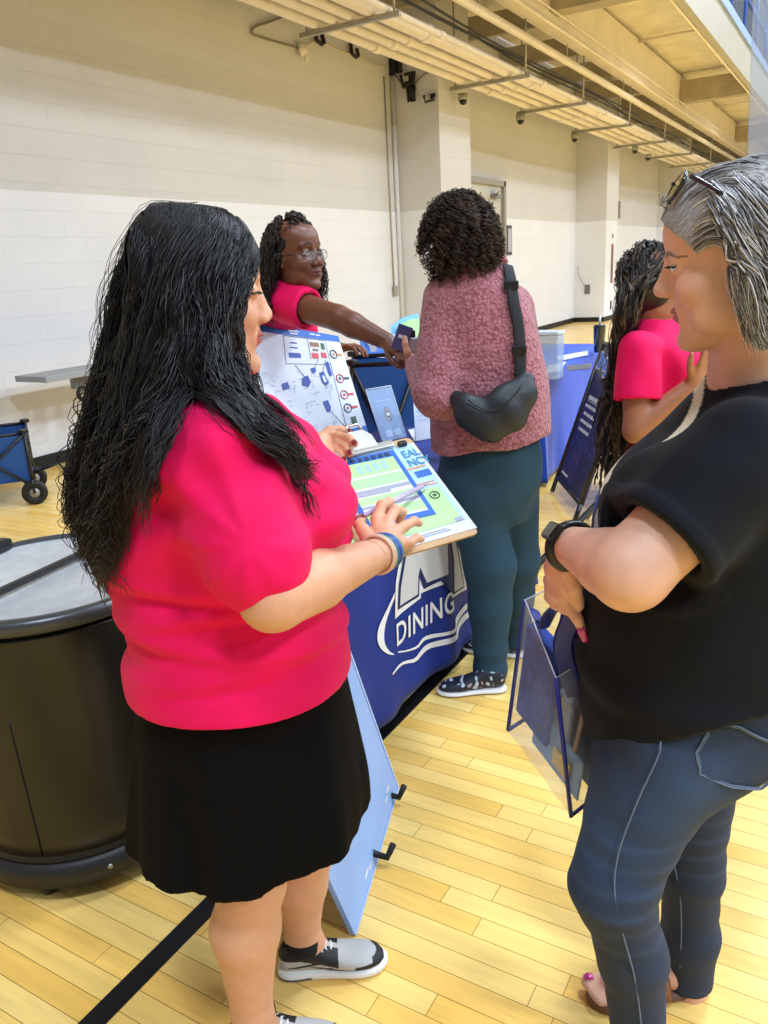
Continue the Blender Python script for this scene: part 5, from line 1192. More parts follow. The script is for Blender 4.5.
    pr = curly(hf, 620, 21, .048, .058, cols, r=.0013, coil=.0085, turns=4.5, region=reg)
    HM = hair_mat('brown_curls', .5, .35)
    hair_obj('hair', [pr], HM, root)
    P, F = sculpt([Ell(hf(-.016, 0, .014), (.104, .092, .112), hf.R)], .006, cuts=[lambda p: hf.inv(p)[..., 0]-(.045+.2*hf.inv(p)[..., 2])], disp=lambda p: .006*vnoise(p, 60, 2))
    mesh_obj('hair_mass', P, F, HM, root, cols=np.tile([.014, .009, .006], (len(P), 1)))
    # crossbody bag
    surf = sdf_of([trunk(.006, rows=TS, e=2.3)])
    def on(p, m=.004):
        p = np.atleast_2d(p).astype(float); e = .004
        for _ in range(6):
            d = surf(p)-m; g = np.stack([surf(p+V(e, 0, 0))-surf(p-V(e, 0, 0)), surf(p+V(0, e, 0))-surf(p-V(0, e, 0)), surf(p+V(0, 0, e))-surf(p-V(0, 0, e))], -1); g /= np.linalg.norm(g, axis=1)[:, None]+1e-9; p = p-g*d[:, None]
        return p
    bag = empty('crossbody_bag', at(495, 440, 2.44), 'black crescent crossbody bag slung across the back of the pink fleece', 'bag')
    bm = mat('black_nylon', '1d232b', .5, noise=.1, nscale=9, bump=.003, bscale=22)
    bp_ = [at(455, 398, 2.43), at(470, 412, 2.40), at(488, 420, 2.39), at(505, 412, 2.39), at(519, 396, 2.40), at(523, 380, 2.42)]
    it = chain(bp_, [.022, .048, .060, .062, .050, .026], .02)
    it = [Cone(c.a, c.b, c.ra, c.rb, .03, (G, .55)) for c in it]
    P, F = sculpt(it, .006, disp=lambda p: .004*np.sin((p-bp_[2])@unit(S+UP*.5)*60+2*vnoise(p, 10, 3))+.002*vnoise(p, 30, 5), smooth=2); mesh_obj('pouch', P, F, bm, bag)
    st = on(np.array(catmull([at(504, 268, 2.55), at(512, 278, 2.50), at(519, 300, 2.45), at(523, 330, 2.44), at(524, 360, 2.43), at(523, 378, 2.42)], 24)), .010)
    sm_ = mat('black_webbing', '15181d', .75, bump=.0006, bscale=900)
    MB().tube(st, .019, 8, flat=(unit(-G+S*.3), .14)).build('strap', sm_, bag)
    st2 = on(np.array(catmull([at(456, 398, 2.43), at(446, 392, 2.45), at(436, 382, 2.5), at(434, 372, 2.56)], 12)), .008); MB().tube(st2, .015, 8, flat=(unit(-G), .16)).build('strap', sm_, bag)
    for p in (at(514, 283, 2.475), at(523, 350, 2.425)): MB().box(on(p, .014)[0], (.045, .008, .026), [S, G, UP], bev=.003).build('slider_buckle', M_blackpl, bag)
    zc = np.array([p+(-G)*.040+UP*.035 for p in catmull(bp_, 14)[2:12]]); MB().tube(zc, .0022, 6).build('zip', M_blackpl, bag)
    # cup held in the hand
    cx = at(411, 352, 2.79)
    cup = empty('cup', cx-V(0, 0, .055), 'small grey tumbler with black lid held by the person in the fleece', 'cup')
    MB().lathe([(0, 0), (.026, 0), (.034, .095), (.036, .10), (.036, .104), (.0, .104)], cx-V(0, 0, .055), 28).build('cup_body', mat('grey_tumbler', 'b9bcc2', .4), cup)
    MB().box(cx+V(0, 0, .060), (.034, .03, .026), [S, G, UP], bev=.004).build('lid_button', M_blackpl, cup)
    cd_ = at(402, 338, 2.74)
    c_ = MB().box(cd_, (.050, .0015, .085), [unit(S*.9+UP*-.35), unit(G), unit(UP*.9+S*.35)]).build('business_card', mat('purple_card', '4a4378', .4), loc=cd_); tag(c_, 'small purple card passed between two hands over the table', 'card')
    MB().box(cd_-G*.0014+UP*.004, (.026, .001, .012), [unit(S*.9+UP*-.35), unit(G), unit(UP*.9+S*.35)]).build('print', mat('card_print', 'd8d6e4', .5), c_)
woman_fleece()

# ================================================================ PERSON D: glasses, reaching across
def woman_glasses():
    skin = srgb('6f4330'); D0 = 3.68; O = at(268, 420, D0).copy(); O[2] = 0
    hf = head_frame(at(296, 255, 3.08), unit(S*.80-G*.60), pitch=2, tilt=-3, sc=1.04)
    T = [(285, 262, 292, .055, 3.15), (298, 250, 305, .12, 3.22), (315, 246, 304, .13, 3.46), (345, 246, 304, .13, 3.62), (390, 246, 300, .14, 3.66), (440, 244, 298, .15, 3.60), (490, 240, 300, .16, 3.62), (530, 240, 300, .16, 3.62), (550, 250, 295, .13, 3.62)]
    def trunk(g, rows=T, k=.03): return Loft([(z, a, b, rx+g, ry+g) for z, a, b, rx, ry in [(s_[0], s_[1], (r[4]-D0), s_[3], s_[4]) for r, s_ in zip(rows, [secs_px([r], D0, O)[0] for r in rows])]], O, [S, G, UP], k=k)
    sh, el, wr = at(288, 303, 3.08), at(338, 318, 2.92), at(388, 342, 2.82)
    sh2, el2, wr2 = at(284, 306, 3.50), at(312, 345, 3.78), at(338, 348, 3.74)
    hN, kN, aN = O+V(0, 0, .80)-G*.08, O+V(0, 0, .45)-G*.09, O+V(0, 0, .09)-G*.09
    hF, kF, aF = O+V(0, 0, .80)+G*.10, O+V(0, 0, .45)+G*.10, O+V(0, 0, .09)+G*.10
    items = [trunk(-.015), Cone(hf(-.02, 0, -.06), at(278, 300, 3.20), .052, .058, .03)]+head_items(hf, nose=1.0, lips=1.25, cheek=1.08, eye_open=1.0, jaw=1.02)
    items += [hf.ell((.094, .014, -.030), (.011, .010, .008), .006), hf.ell((.094, -.014, -.030), (.011, .010, .008), .006)]
    items += [Cone(sh, el, .056, .046, .02), Cone(el, el+(wr-el)*.3, .047, .045, .01), Cone(el+(wr-el)*.3, wr, .045, .029, .01)]+chain([sh2, el2, wr2], [.055, .044, .029], .02)
    items += chain([hN, kN, aN], [.10, .06, .04], .03)+chain([hF, kF, aF], [.10, .06, .04], .03)
    for a_ in (aN, aF): items.append(Cone(a_-UP*.05, a_-UP*.055-G*.0+unit(S-G)*.15, .035, .025, .02))
    h1, _ = gen_hand(wr, at(398, 348, 2.77)-wr, unit(-UP+S*.3), -1, .155, curl=(.95, 1.0, 1.05, 1.1), thumb=(.3, .5))
    h2, _ = gen_hand(wr2, at(356, 345, 3.68)-wr2, unit(-UP), 1, .17, curl=.5)
    items += h1+h2; lo1, hi1 = bounds(h1, .01); lo2, hi2 = bounds(h2, .01)
    P, F = body_mesh(items, .008, [(hf.o-.145, hf.o+.145, .0032), (lo1, hi1, .0032), (lo2, hi2, .0035)])
    col = np.tile(np.array(skin), (len(P), 1)); col = face_colour(hf, P, col, skin, srgb('6b3430'), srgb('140c0a'), 1.0)
    root = mesh_obj('person', P, F, skin_mat('skin_deep', .38), loc=O, cols=col)
    tag(root, 'woman with thin glasses and dark curls in a pink polo, reaching across the table', 'person')
    eyes(hf, root, iris='1c100a', m=M_eye); lashes(hf, root, 1, 1.0, M_lash); lashes(hf, root, -1, 1.0, M_lash)
    TS = [(282, 258, 294, .085, 3.15), (292, 252, 301, .115, 3.20), (303, 246, 306, .14, 3.32), (320, 244, 306, .145, 3.50), (345, 244, 305, .150, 3.64), (410, 241, 304, .155, 3.68), (460, 238, 304, .16, 3.68), (500, 236, 304, .17, 3.68)]
    hem = sh+(el-sh)*.42
    j = [trunk(0, rows=TS), Cone(sh, hem, .078, .074, .035), Cone(sh2, sh2+(el2-sh2)*.6, .075, .074, .03), ('sub', Cone(sh+(el-sh)*.34, el, .058, .062, .002))]
    sl = unit(el-sh)
    cloth_obj('polo_shirt', j, .007, M_pink, root, lambda p: .004*vnoise(p, 14, 3)+.004*np.sin((p-sh)@unit(UP+S*.6)*55+2*vnoise(p, 8, 4))*np.exp(-(np.linalg.norm(p-sh, axis=1)/.14)**2), [lambda p: np.where(np.linalg.norm(p-(hem+sl*.05), axis=-1) < .12, (p-hem)@sl, -1)])
    pj = [trunk(.012, rows=[r for r in T if r[0] >= 480])]+chain([hN, kN, aN], [.12, .08, .06], .03)+chain([hF, kF, aF], [.12, .08, .06], .03)
    cloth_obj('trousers', pj, .010, mat('black_trousers', '121214', .85), root, None, [Half(V(0, 0, .05), -UP)])
    for a_, sd in ((aN, -1), (aF, 1)): sneaker(root, a_*V(1, 1, 0)-unit(S-G)*.05, unit(S-G), L=.26, kind='slip')
    cols = [(.010, .007, .006), (.018, .011, .008), (.007, .005, .005), (.06, .032, .018), (.028, .016, .010)]
    rg = np.random.default_rng(5); paths = []
    while len(paths) < 230:
        u = unit(rg.normal(size=3))
        if (u[0] > .14 and u[2] < .62) or u[2] < -.4: continue
        p0 = hf(*(u*V(.090, .076, .098)+V(-.006, 0, .014))); out = u@hf.R; L = rg.uniform(.12, .24)
        p1 = p0+out*.022+UP*.006*u[2]-hf.R[0]*max(0, u[0])*.05; p2 = p1+out*.02-UP*L*.35-hf.R[0]*(.012+.07*max(0, u[0]+.2)); p3 = p2-UP*L*.4-hf.R[0]*.012+out*.004; p4 = p3-UP*L*.25
        paths.append([p0, p1, p2, p3, p4])
    for k_ in range(16):   # twists hanging on the far side of the neck
        a_ = hf(.020+rg.uniform(-.02, .02), .07+rg.uniform(-.01, .01), .02); paths.append([a_, a_-UP*.05+hf.R[1]*.02, a_-UP*.13+hf.R[1]*.02+hf.R[0]*.01, a_-UP*.22+hf.R[0]*.012])
    bod = sdf_of([trunk(.004, rows=TS), Cone(sh, hem, .080, .076)])
    pr = push_mesh(strands(paths, 5, .0055, .0021, seg=34, wave=(.0060, 6), curl=1, jit=.2, cols=cols, seed=9, clump=.9, root=1, lens=(.8, 1)), bod, .004)
    HM = hair_mat('dark_twists', .4, .5); hair_obj('hair', [pr], HM, root)
    P, F = sculpt([Ell(hf(-.020, 0, .018), (.104, .091, .106), hf.R), Cone(hf(-.06, 0, 0), hf(-.07, 0, -.10), .06, .045, .03)], .006, cuts=[lambda p: hf.inv(p)[..., 0]-(-.005+.72*hf.inv(p)[..., 2])])
    mesh_obj('hair_mass', P, F, HM, root, cols=np.tile([.006, .005, .005], (len(P), 1)))
    # glasses
    g = empty('glasses', hf(.1, 0, 0), 'thin metal-rimmed glasses worn by the woman reaching across the table', 'glasses'); gm = mat('gunmetal', '4b4a4e', .25, .9)
    for s_ in (1, -1):
        c = hf(.098, s_*.034, -.002); a1, a2 = unit(hf.R[1]-s_*.22*hf.R[0]), hf.R[2]; a3 = np.cross(a1, a2)
        ring = [c+.0245*math.copysign(abs(math.cos(t))**.8, math.cos(t))*a1+.0165*math.copysign(abs(math.sin(t))**.8, math.sin(t))*a2 for t in np.linspace(0, 2*math.pi, 29)[:-1]]
        MB().tube(ring, .0013, 6, closed=True, caps=False).build('rim', gm, g)
        MB().poly(ring, .001, a3).build('lens', mat('clear_lens', 'ffffff', .3, alpha=.06, spec=.3), g)
        MB().tube([hf(.093, s_*.058, .004), hf(.06, s_*.073, .004), hf(.0, s_*.079, .002), hf(-.02, s_*.078, -.01)], .0014, 6).build('temple', gm, g)
    MB().tube([hf(.100, .010, .002), hf(.103, 0, .006), hf(.100, -.010, .002)], .0013, 6).build('bridge', gm, g)
woman_glasses()

# ================================================================ PERSON E: long braids
def woman_braids():
    skin = srgb('a26c4e'); D0 = 2.78; O = at(662, 430, D0).copy(); O[2] = 0
    hf = head_frame(at(655, 286, 2.78), unit(S*.92+G*.38), pitch=10, sc=1.0)
    T = [(318, 640, 672, .055), (335, 632, 684, .12), (355, 634, 694, .14), (385, 640, 698, .14), (420, 640, 694, .135), (460, 634, 692, .15), (500, 630, 694, .165), (540, 634, 692, .15)]
    def trunk(g, rows=T, k=.03, caps=True): return Loft([(z, a, b, rx+g, ry+g) for z, a, b, rx, ry in secs_px([(*r, D0) for r in rows], D0, O)], O, [S, G, UP], k=k, caps=caps)
    sh, el, wr = at(639, 352, 2.64), at(636, 430, 2.58), at(693, 384, 2.56)
    sh2, el2, wr2 = at(672, 350, 2.92), at(676, 430, 2.98), at(705, 440, 2.90)
    hN, kN, aN = O+V(0, 0, .80)-G*.08, O+V(0, 0, .45)-G*.09, O+V(0, 0, .09)-G*.09
    hF, kF, aF = O+V(0, 0, .80)+G*.10, O+V(0, 0, .45)+G*.10, O+V(0, 0, .09)+G*.10
    items = [trunk(-.015), Cone(hf(-.02, 0, -.06), at(655, 330, 2.78), .052, .058, .03)]+head_items(hf)
    items += [Cone(sh, el, .052, .043, .02), Cone(el, wr, .044, .028, .01)]+chain([sh2, el2, wr2], [.052, .044, .028], .02)
    items += chain([hN, kN, aN], [.10, .06, .04], .03)+chain([hF, kF, aF], [.10, .06, .04], .03)
    h1, _ = gen_hand(wr, at(705, 362, 2.54)-wr, unit(-S*.6+G*.8), 1, .16, curl=(.3, .35, .4, .45), thumb=(.8, .1)); h2, _ = gen_hand(wr2, S, -UP, 1, .17, curl=.5)
    items += h1+h2; lo1, hi1 = bounds(h1, .01)
    P, F = body_mesh(items, .008, [(hf.o-.145, hf.o+.145, .004), (lo1, hi1, .0032)])
    col = np.tile(np.array(skin), (len(P), 1)); col = face_colour(hf, P, col, skin, srgb('7a4238'), srgb('140c0a'))
    root = mesh_obj('person', P, F, skin_mat('skin_brown', .4), loc=O, cols=col)
    tag(root, 'woman with long dark braids in a pink polo, behind the grey-haired woman', 'person')
    eyes(hf, root, iris='2a170c', m=M_eye)
    TS = [(318, 634, 678, .085), (328, 624, 684, .115), (345, 617, 692, .148), (370, 619, 701, .158), (400, 625, 704, .152), (430, 633, 700, .150), (462, 624, 698, .165), (480, 622, 700, .172)]
    hem = sh+(el-sh)*.62; sl = unit(el-sh)
    inner = trunk(-.02, rows=TS, k=.001, caps=False)
    j = [trunk(0, rows=TS), Cone(sh, hem, .072, .078, .03), Cone(sh2, sh2+(el2-sh2)*.6, .072, .074, .03), ('sub', Cone(sh+(el-sh)*.5, el, .056, .062, .002)), Ell(at(690, 375, 2.72), (.07, .07, .07), [S, G, UP], k=.05)]
    cloth_obj('polo_shirt', j, .007, M_pink, root, lambda p: .004*vnoise(p, 14, 3)+.005*np.sin((p-sh)@unit(UP*.5+S)*58+2*vnoise(p, 8, 4))*np.exp(-(np.linalg.norm(p-sh-S*.08, axis=1)/.14)**2), [lambda p: np.where(np.linalg.norm(p-(hem+sl*.05), axis=-1) < .12, (p-hem)@sl, -1)])
    pj = [trunk(.012, rows=[r for r in T if r[0] >= 455])]+chain([hN, kN, aN], [.12, .08, .06], .03)+chain([hF, kF, aF], [.12, .08, .06], .03)
    cloth_obj('trousers', pj, .010, mat('dark_trousers', '17171b', .85), root, None, [Half(V(0, 0, .05), -UP)])
    for a_ in (aN, aF): sneaker(root, a_*V(1, 1, 0)-S*.05, S, L=.26, kind='slip')
    # braids
    rg = np.random.default_rng(15); paths = []; bd = (.010, .007, .006)
    cols = [(.012, .009, .008), (.02, .013, .010), (.008, .006, .006), (.05, .032, .018), (.015, .01, .008), (.17, .10, .045)]
    tgt = [(598, 480), (602, 505), (606, 470), (610, 500), (600, 440), (613, 465), (606, 520), (617, 450), (596, 460)]
    while len(paths) < 92:
        u = unit(rg.normal(size=3))
        if (u[0] > .45 and u[2] < .5) or u[2] < -.25: continue
        p0 = hf(*(u*V(.090, .077, .098)+V(-.006, 0, .014))); out = u@hf.R
        tx, ty = tgt[rg.integers(len(tgt))]; tx += rg.uniform(-5, 7); ty += rg.uniform(-60, 16); dd = 2.72+rg.uniform(-.03, .10)
        end = at(tx, ty, dd); m1 = at(629+rg.uniform(-11, 10), 305+rg.uniform(-8, 8), 2.66+rg.uniform(-.02, .03)); m2 = at(618+rg.uniform(-9, 10), 375+rg.uniform(-10, 10), dd)
        paths.append([p0, p0+out*.020-hf.R[0]*.03+UP*.006, m1, m2, (m2+end)/2+S*rg.uniform(-.02, .02), end])
    for k_ in range(0):
        p0 = hf(.05, -.05-rg.uniform(0, .02), .06); q = at(646+rg.uniform(-3, 6), 330+rg.uniform(0, 20), 2.62); paths.append([p0, hf(.03, -.10, .02), hf(.0, -.105, -.06)+S*rg.uniform(-.02, .03), q])
    bod = sdf_of([trunk(.006, rows=TS), Cone(sh, hem, .074, .080), Cone(hem, el, .056, .046)])
    pr = push_mesh(strands(paths, 3, .0035, .0032, seg=46, wave=(.0040, 15), curl=1, jit=.15, cols=cols, seed=19, clump=1, root=1, tip=.7, lens=(.95, 1)), bod, .004)
    fz = push_mesh(strands(paths[::2], 5, .010, .0014, seg=40, wave=(.008, 7), curl=1, jit=.3, cols=cols, seed=29, clump=1, root=.3, lens=(.8, 1.02)), bod, .004)
    HM = hair_mat('dark_braids', .42, .5); hair_obj('hair', [pr, fz], HM, root)
    P, F = sculpt([Ell(hf(-.010, 0, .014), (.106, .090, .116), hf.R), Cone(hf(-.06, 0, 0), at(628, 330, 2.78), .055, .028, .03), Cone(at(626, 330, 2.78), at(611, 420, 2.82), .022, .014, .02)], .006, cuts=[lambda p: hf.inv(p)[..., 0]-(.030+.60*hf.inv(p)[..., 2])])
    mesh_obj('hair_mass', P, F, HM, root, cols=np.tile([.008, .006, .006], (len(P), 1)))
woman_braids()
# ================================================================ TABLES AND THEIR DISPLAYS
def tablecloth(x0, x1, y0, y1, ztop, zbot, m, label, seed, amp=.012, name='tablecloth'):
    """one draped sheet: top and four hanging sides with soft folds; returns object and front surface function"""
    rg = np.random.default_rng(seed); ph = rg.uniform(0, 6, 6)
    def flare(s, d):   # outward offset at arclength s and drop d (0..1)
        return d*(.018+amp*(math.sin(s*9+ph[0])+.7*math.sin(s*17+ph[1])*d+.5*math.sin(s*29+ph[2])*d))
    per = []; r = .03; n = 26
    for i in range(n*2+1): per.append((x0+(x1-x0)*i/(n*2), y0, 0, -1))
    for i in range(1, n+1): per.append((x1, y0+(y1-y0)*i/n, 1, 0))
    for i in range(1, n*2+1): per.append((x1-(x1-x0)*i/(n*2), y1, 0, 1))
    for i in range(1, n): per.append((x0, y1-(y1-y0)*i/n, -1, 0))
    rows = 22; vs = []; N_ = len(per); s = 0; S_ = []
    for i, p in enumerate(per):
        if i: s += math.hypot(p[0]-per[i-1][0], p[1]-per[i-1][1])
        S_.append(s)
    def pt(i, j):
        x, y, nx, ny = per[i]; d = j/rows; f = flare(S_[i], d)
        cx = (x-(x0+x1)/2); nearc = min(abs(x-x0)+abs(y-y0), abs(x-x1)+abs(y-y0), abs(x-x0)+abs(y-y1), abs(x-x1)+abs(y-y1)); c = max(0, 1-nearc/.10)
        sx = (1 if x > (x0+x1)/2 else -1); sy = (1 if y > (y0+y1)/2 else -1)
        return (x+nx*f+c*d*.035*sx, y+ny*f+c*d*.035*sy, ztop-(ztop-zbot)*d-(.006 if j == 0 else 0)*0)
    for j in range(rows+1):
        for i in range(N_): vs.append(pt(i, j))
    fs = [(j*N_+i, (j+1)*N_+i, (j+1)*N_+(i+1) % N_, j*N_+(i+1) % N_) for j in range(rows) for i in range(N_)]
    fs.append(tuple(range(N_)))
    o = mesh_obj(name, vs, fs, m, loc=((x0+x1)/2, (y0+y1)/2, zbot))
    md = o.modifiers.new('thickness', 'SOLIDIFY'); md.thickness = .003; md.offset = -1
    tag(o, label, 'tablecloth')
    def front(x, z):
        d = (ztop-z)/(ztop-zbot); s_ = x-x0; return y0-flare(s_, d)
    return o, front
def folding_table(x0, x1, y0, y1, zt, label):
    t = empty('folding_table', ((x0+x1)/2, (y0+y1)/2, 0), label, 'table')
    MB().box(((x0+x1)/2, (y0+y1)/2, zt-.025), (x1-x0-.02, y1-y0-.02, .04), bev=.01).build('tabletop', mat('table_grey', 'bdbcb8', .5), t)
    for x in (x0+.25, x1-.25):
        for y in (y0+.1, y1-.1): cyl((x, y, 0), (x, y, zt-.045), .014).build('leg', M_grey, t)
        cyl((x, y0+.1, .3), (x, y1-.1, .3), .010).build('crossbar', M_grey, t)
    return t
M_cloth = mat('blue_polyester', '142e84', .6, noise=.06, nscale=3, bump=.0006, bscale=500, sheen=.05, spec=.3)
M_cloth2 = mat('royal_polyester', '0d47c4', .6, noise=.05, nscale=3, bump=.0006, bscale=500, sheen=.2)
ZT = .745
TX0, TX1, TY0, TY1 = 1.62, 3.17, 1.205, 1.85
folding_table(TX0, TX1, TY0+.01, TY1-.01, ZT-.003, 'folding table hidden under the lettered blue tablecloth')
tc, front = tablecloth(TX0, TX1, TY0, TY1, ZT, .055, M_cloth, 'dark blue tablecloth with white DINING lettering and large block letters', 3)
def wrap(verts, faces, off=.004, sub=True):
    """lay flat artwork (x, z plane) onto the hanging front of the cloth"""
    bm = bmesh.new(); bv = [bm.verts.new(v) for v in verts]
    for f in faces:
        try: bm.faces.new([bv[i] for i in f])
        except ValueError: pass
    bmesh.ops.triangulate(bm, faces=bm.faces[:])
    for _ in range(4):
        lng = [e for e in bm.edges if e.calc_length() > .02]
        if not lng: break
        bmesh.ops.subdivide_edges(bm, edges=lng, cuts=1, use_grid_fill=False)
        bmesh.ops.triangulate(bm, faces=[f for f in bm.faces if len(f.verts) > 3])
    bm.verts.index_update(); vs = [(v.co.x, front(v.co.x, v.co.z)-off, v.co.z) for v in bm.verts]; fs = [[v.index for v in f.verts] for f in bm.faces]; bm.free(); return vs, fs
white_print = mat('white_print', 'e4e4e6', .6); navy_print = mat('navy_print', '14275f', .6); grey_print = mat('silver_print', 'c9c9cc', .55)
def art(name, polys, m, off, root=None):
    vs, fs = [], []
    for pl_ in polys:
        n = len(vs); vs += [(x, 0, z) for x, z in pl_]; fs.append(list(range(n, n+len(pl_))))
    v, f = wrap(vs, fs, off); return mesh_obj(name, v, f, m, root or tc, smooth=False)
def F(px, py): p = onY(px, py, TY0-.015); return (p[0], p[2])
def CR_(x, y): return F(370+x/6.98, 560+y/6.98)      # a measuring sheet of the cloth front, in millimetre-like units
# block letter: left stem, centre stroke, right part, with a navy line inside a white edge
Lw = [CR_(*p) for p in ((245, -120), (240, 140), (200, 160), (185, 415), (380, 235), (382, 210), (540, 130), (545, 250), (660, 200), (665, 150), (620, -30), (620, -120))]
art('block_letter_edge', [[CR_(*p) for p in ((250, -130), (238, 145), (196, 160), (186, 415), (300, 320), (366, 268), (368, 235), (548, 145), (552, 262), (672, 205), (668, 158), (630, 0), (628, -130))]], white_print, .004)
art('block_letter_line', [[CR_(*p) for p in ((268, -130), (256, 165), (214, 180), (205, 352), (352, 255), (358, 70), (372, 62), (384, 205), (386, 180), (535, 112), (540, 20), (552, 20), (558, 238), (652, 190), (650, 165), (612, 0), (606, -130))]], navy_print, .006)
art('block_letter_face', [[CR_(*p) for p in ((280, -130), (266, 176), (226, 190), (218, 322), (340, 240), (345, 110), (340, 90), (350, -20), (362, 30), (400, -20), (408, 30), (402, 160), (528, 96), (534, -130))], [CR_(*p) for p in ((560, -130), (575, 0), (566, 218), (644, 182), (600, 0), (590, -130))]], grey_print, .008)
# swoosh on the left and waves below
sw_o = [(190, 225), (150, 300), (95, 400), (60, 480), (52, 560), (75, 620), (120, 655), (172, 662)]; sw_i = [(185, 270), (150, 345), (115, 430), (98, 510), (100, 580), (125, 630), (155, 650), (172, 660)]
def band(outer, inner): return [[CR_(*a), CR_(*b), CR_(*c), CR_(*d)] for a, b, c, d in zip(outer[:-1], outer[1:], inner[1:], inner[:-1])]
def smoothb(pts, n=22): return [tuple(p) for p in catmull(np.array(pts, float), n)]
art('swoosh', band(smoothb(sw_o), smoothb(sw_i)), white_print, .004)
w1o = [(200, 640), (270, 632), (340, 600), (375, 550), (430, 520), (500, 500), (560, 465), (570, 400), (620, 350), (695, 275)]; w1i = [(205, 650), (275, 642), (345, 615), (385, 568), (440, 545), (510, 520), (565, 490), (580, 440), (630, 385), (700, 312)]
w2o = [(145, 792), (190, 745), (250, 710), (320, 690), (360, 640), (400, 595), (480, 555), (560, 515), (580, 455), (630, 400), (710, 325)]; w2i = [(150, 800), (185, 770), (250, 730), (325, 715), (372, 665), (415, 625), (490, 590), (568, 548), (590, 490), (640, 440), (715, 362)]
art('wave_stripe', band(smoothb(w1o), smoothb(w1i)), white_print, .004); art('wave_stripe', band(smoothb(w2o), smoothb(w2i)), white_print, .004)
a, b = CR_(188, 608), CR_(560, 345)
vs, fs = text_mesh('DINING', (a[0], 0, a[1]), (b[0]-a[0], 0, b[1]-a[1]), (-(b[1]-a[1]), 0, (b[0]-a[0])), .075, bold=.02, spacing=1.08, sx=1)
wdt = max(v[0] for v in vs)-min(v[0] for v in vs); tgt_w = b[0]-a[0]
axv = unit((b[0]-a[0], 0, b[1]-a[1])); o3 = V(a[0], 0, a[1]); k_ = math.hypot(b[0]-a[0], b[1]-a[1])/max((v-o3)@axv for v in vs)
vs = [o3+axv*((v-o3)@axv)*k_+(v-o3-axv*((v-o3)@axv)) for v in vs]
v, f = wrap(vs, fs, .005); mesh_obj('lettering', v, f, white_print, tc, smooth=False)

def sheet(px, z, name, m, label, cat, th=.0012, D=None, lab=None):
    """paper lying on the table, by its four corners"""
    P = [fl(*p, z) if D is None else at(*p, D) for p in px]; P = [p+V(0, 0, 0) for p in P]
    o = MB().poly(P, th, V(0, 0, 1)).build(name, m, loc=np.mean(P, 0)); tag(o, label, cat); return o, P
def quadmap(P):
    """P = TL, TR, BR, BL -> function (u right, v down) in 0..1 with small lift along the normal"""
    TL, TR, BR, BL = [np.array(p, float) for p in P]; nr = unit(np.cross(TR-TL, TL-BL)); 
    def q(u, v, l=0.0): return (TL*(1-u)+TR*u)*(1-v)+(BL*(1-u)+BR*u)*v+nr*l
    q.n = nr; return q
def patch(q, rects, l, name, m, parent):
    mb = MB()
    for r in rects:
        if not isinstance(r[0], (tuple, list)): u0, v0, u1, v1 = r; pts = [(u0, v0), (u1, v0), (u1, v1), (u0, v1)]
        else: pts = r
        mb.add([q(u, v, l) for u, v in pts], [tuple(range(len(pts)))[::-1]])
    return mb.build(name, m, parent)
def words(q, lines, l, name, m, parent, hgt=.04, ratio=1.0, bold=0):
    """lines: (text, u, v baseline, height fraction)"""
    vs, fs = [], []
    for t, u, v, h in lines:
        a_, b_ = text_mesh(t, (0, 0, 0), (1, 0, 0), (0, 1, 0), 1.0, bold=bold); n = len(vs)
        vs += [q(u+p[0]*h*ratio, v-p[1]*h, l) for p in a_]; fs += [tuple(i+n for i in f_) for f_ in b_]
    return mesh_obj(name, vs, fs, m, parent, smooth=False)
def circle(u, v, r, ra=1.0, n=18, r2=None):
    if r2 is None: return [(u+r*math.cos(t), v+r*ra*math.sin(t)) for t in np.linspace(0, 2*math.pi, n, endpoint=False)]
P_white = mat('paper_white', 'd3d9e4', .55); P_blue = mat('print_blue', '1f62b8', .5); P_dblue = mat('print_deep_blue', '1a3f9a', .5); P_green = mat('print_pale_green', 'aedb94', .5); P_lb = mat('print_light_blue', '9cc4e6', .5)
P_navy = mat('print_navy', '1f2c52', .5); P_red = mat('print_red', 'c9424a', .5); P_orange = mat('print_orange', 'dd8a3c', .5); P_grey = mat('print_grey', '9aa0b0', .5); P_sky = mat('print_sky', '6db4ea', .5); P_brown = mat('print_brown', '8a6244', .5); P_dg = mat('print_dark_green', '35573c', .5); P_black = mat('print_black', '1b1b20', .5)
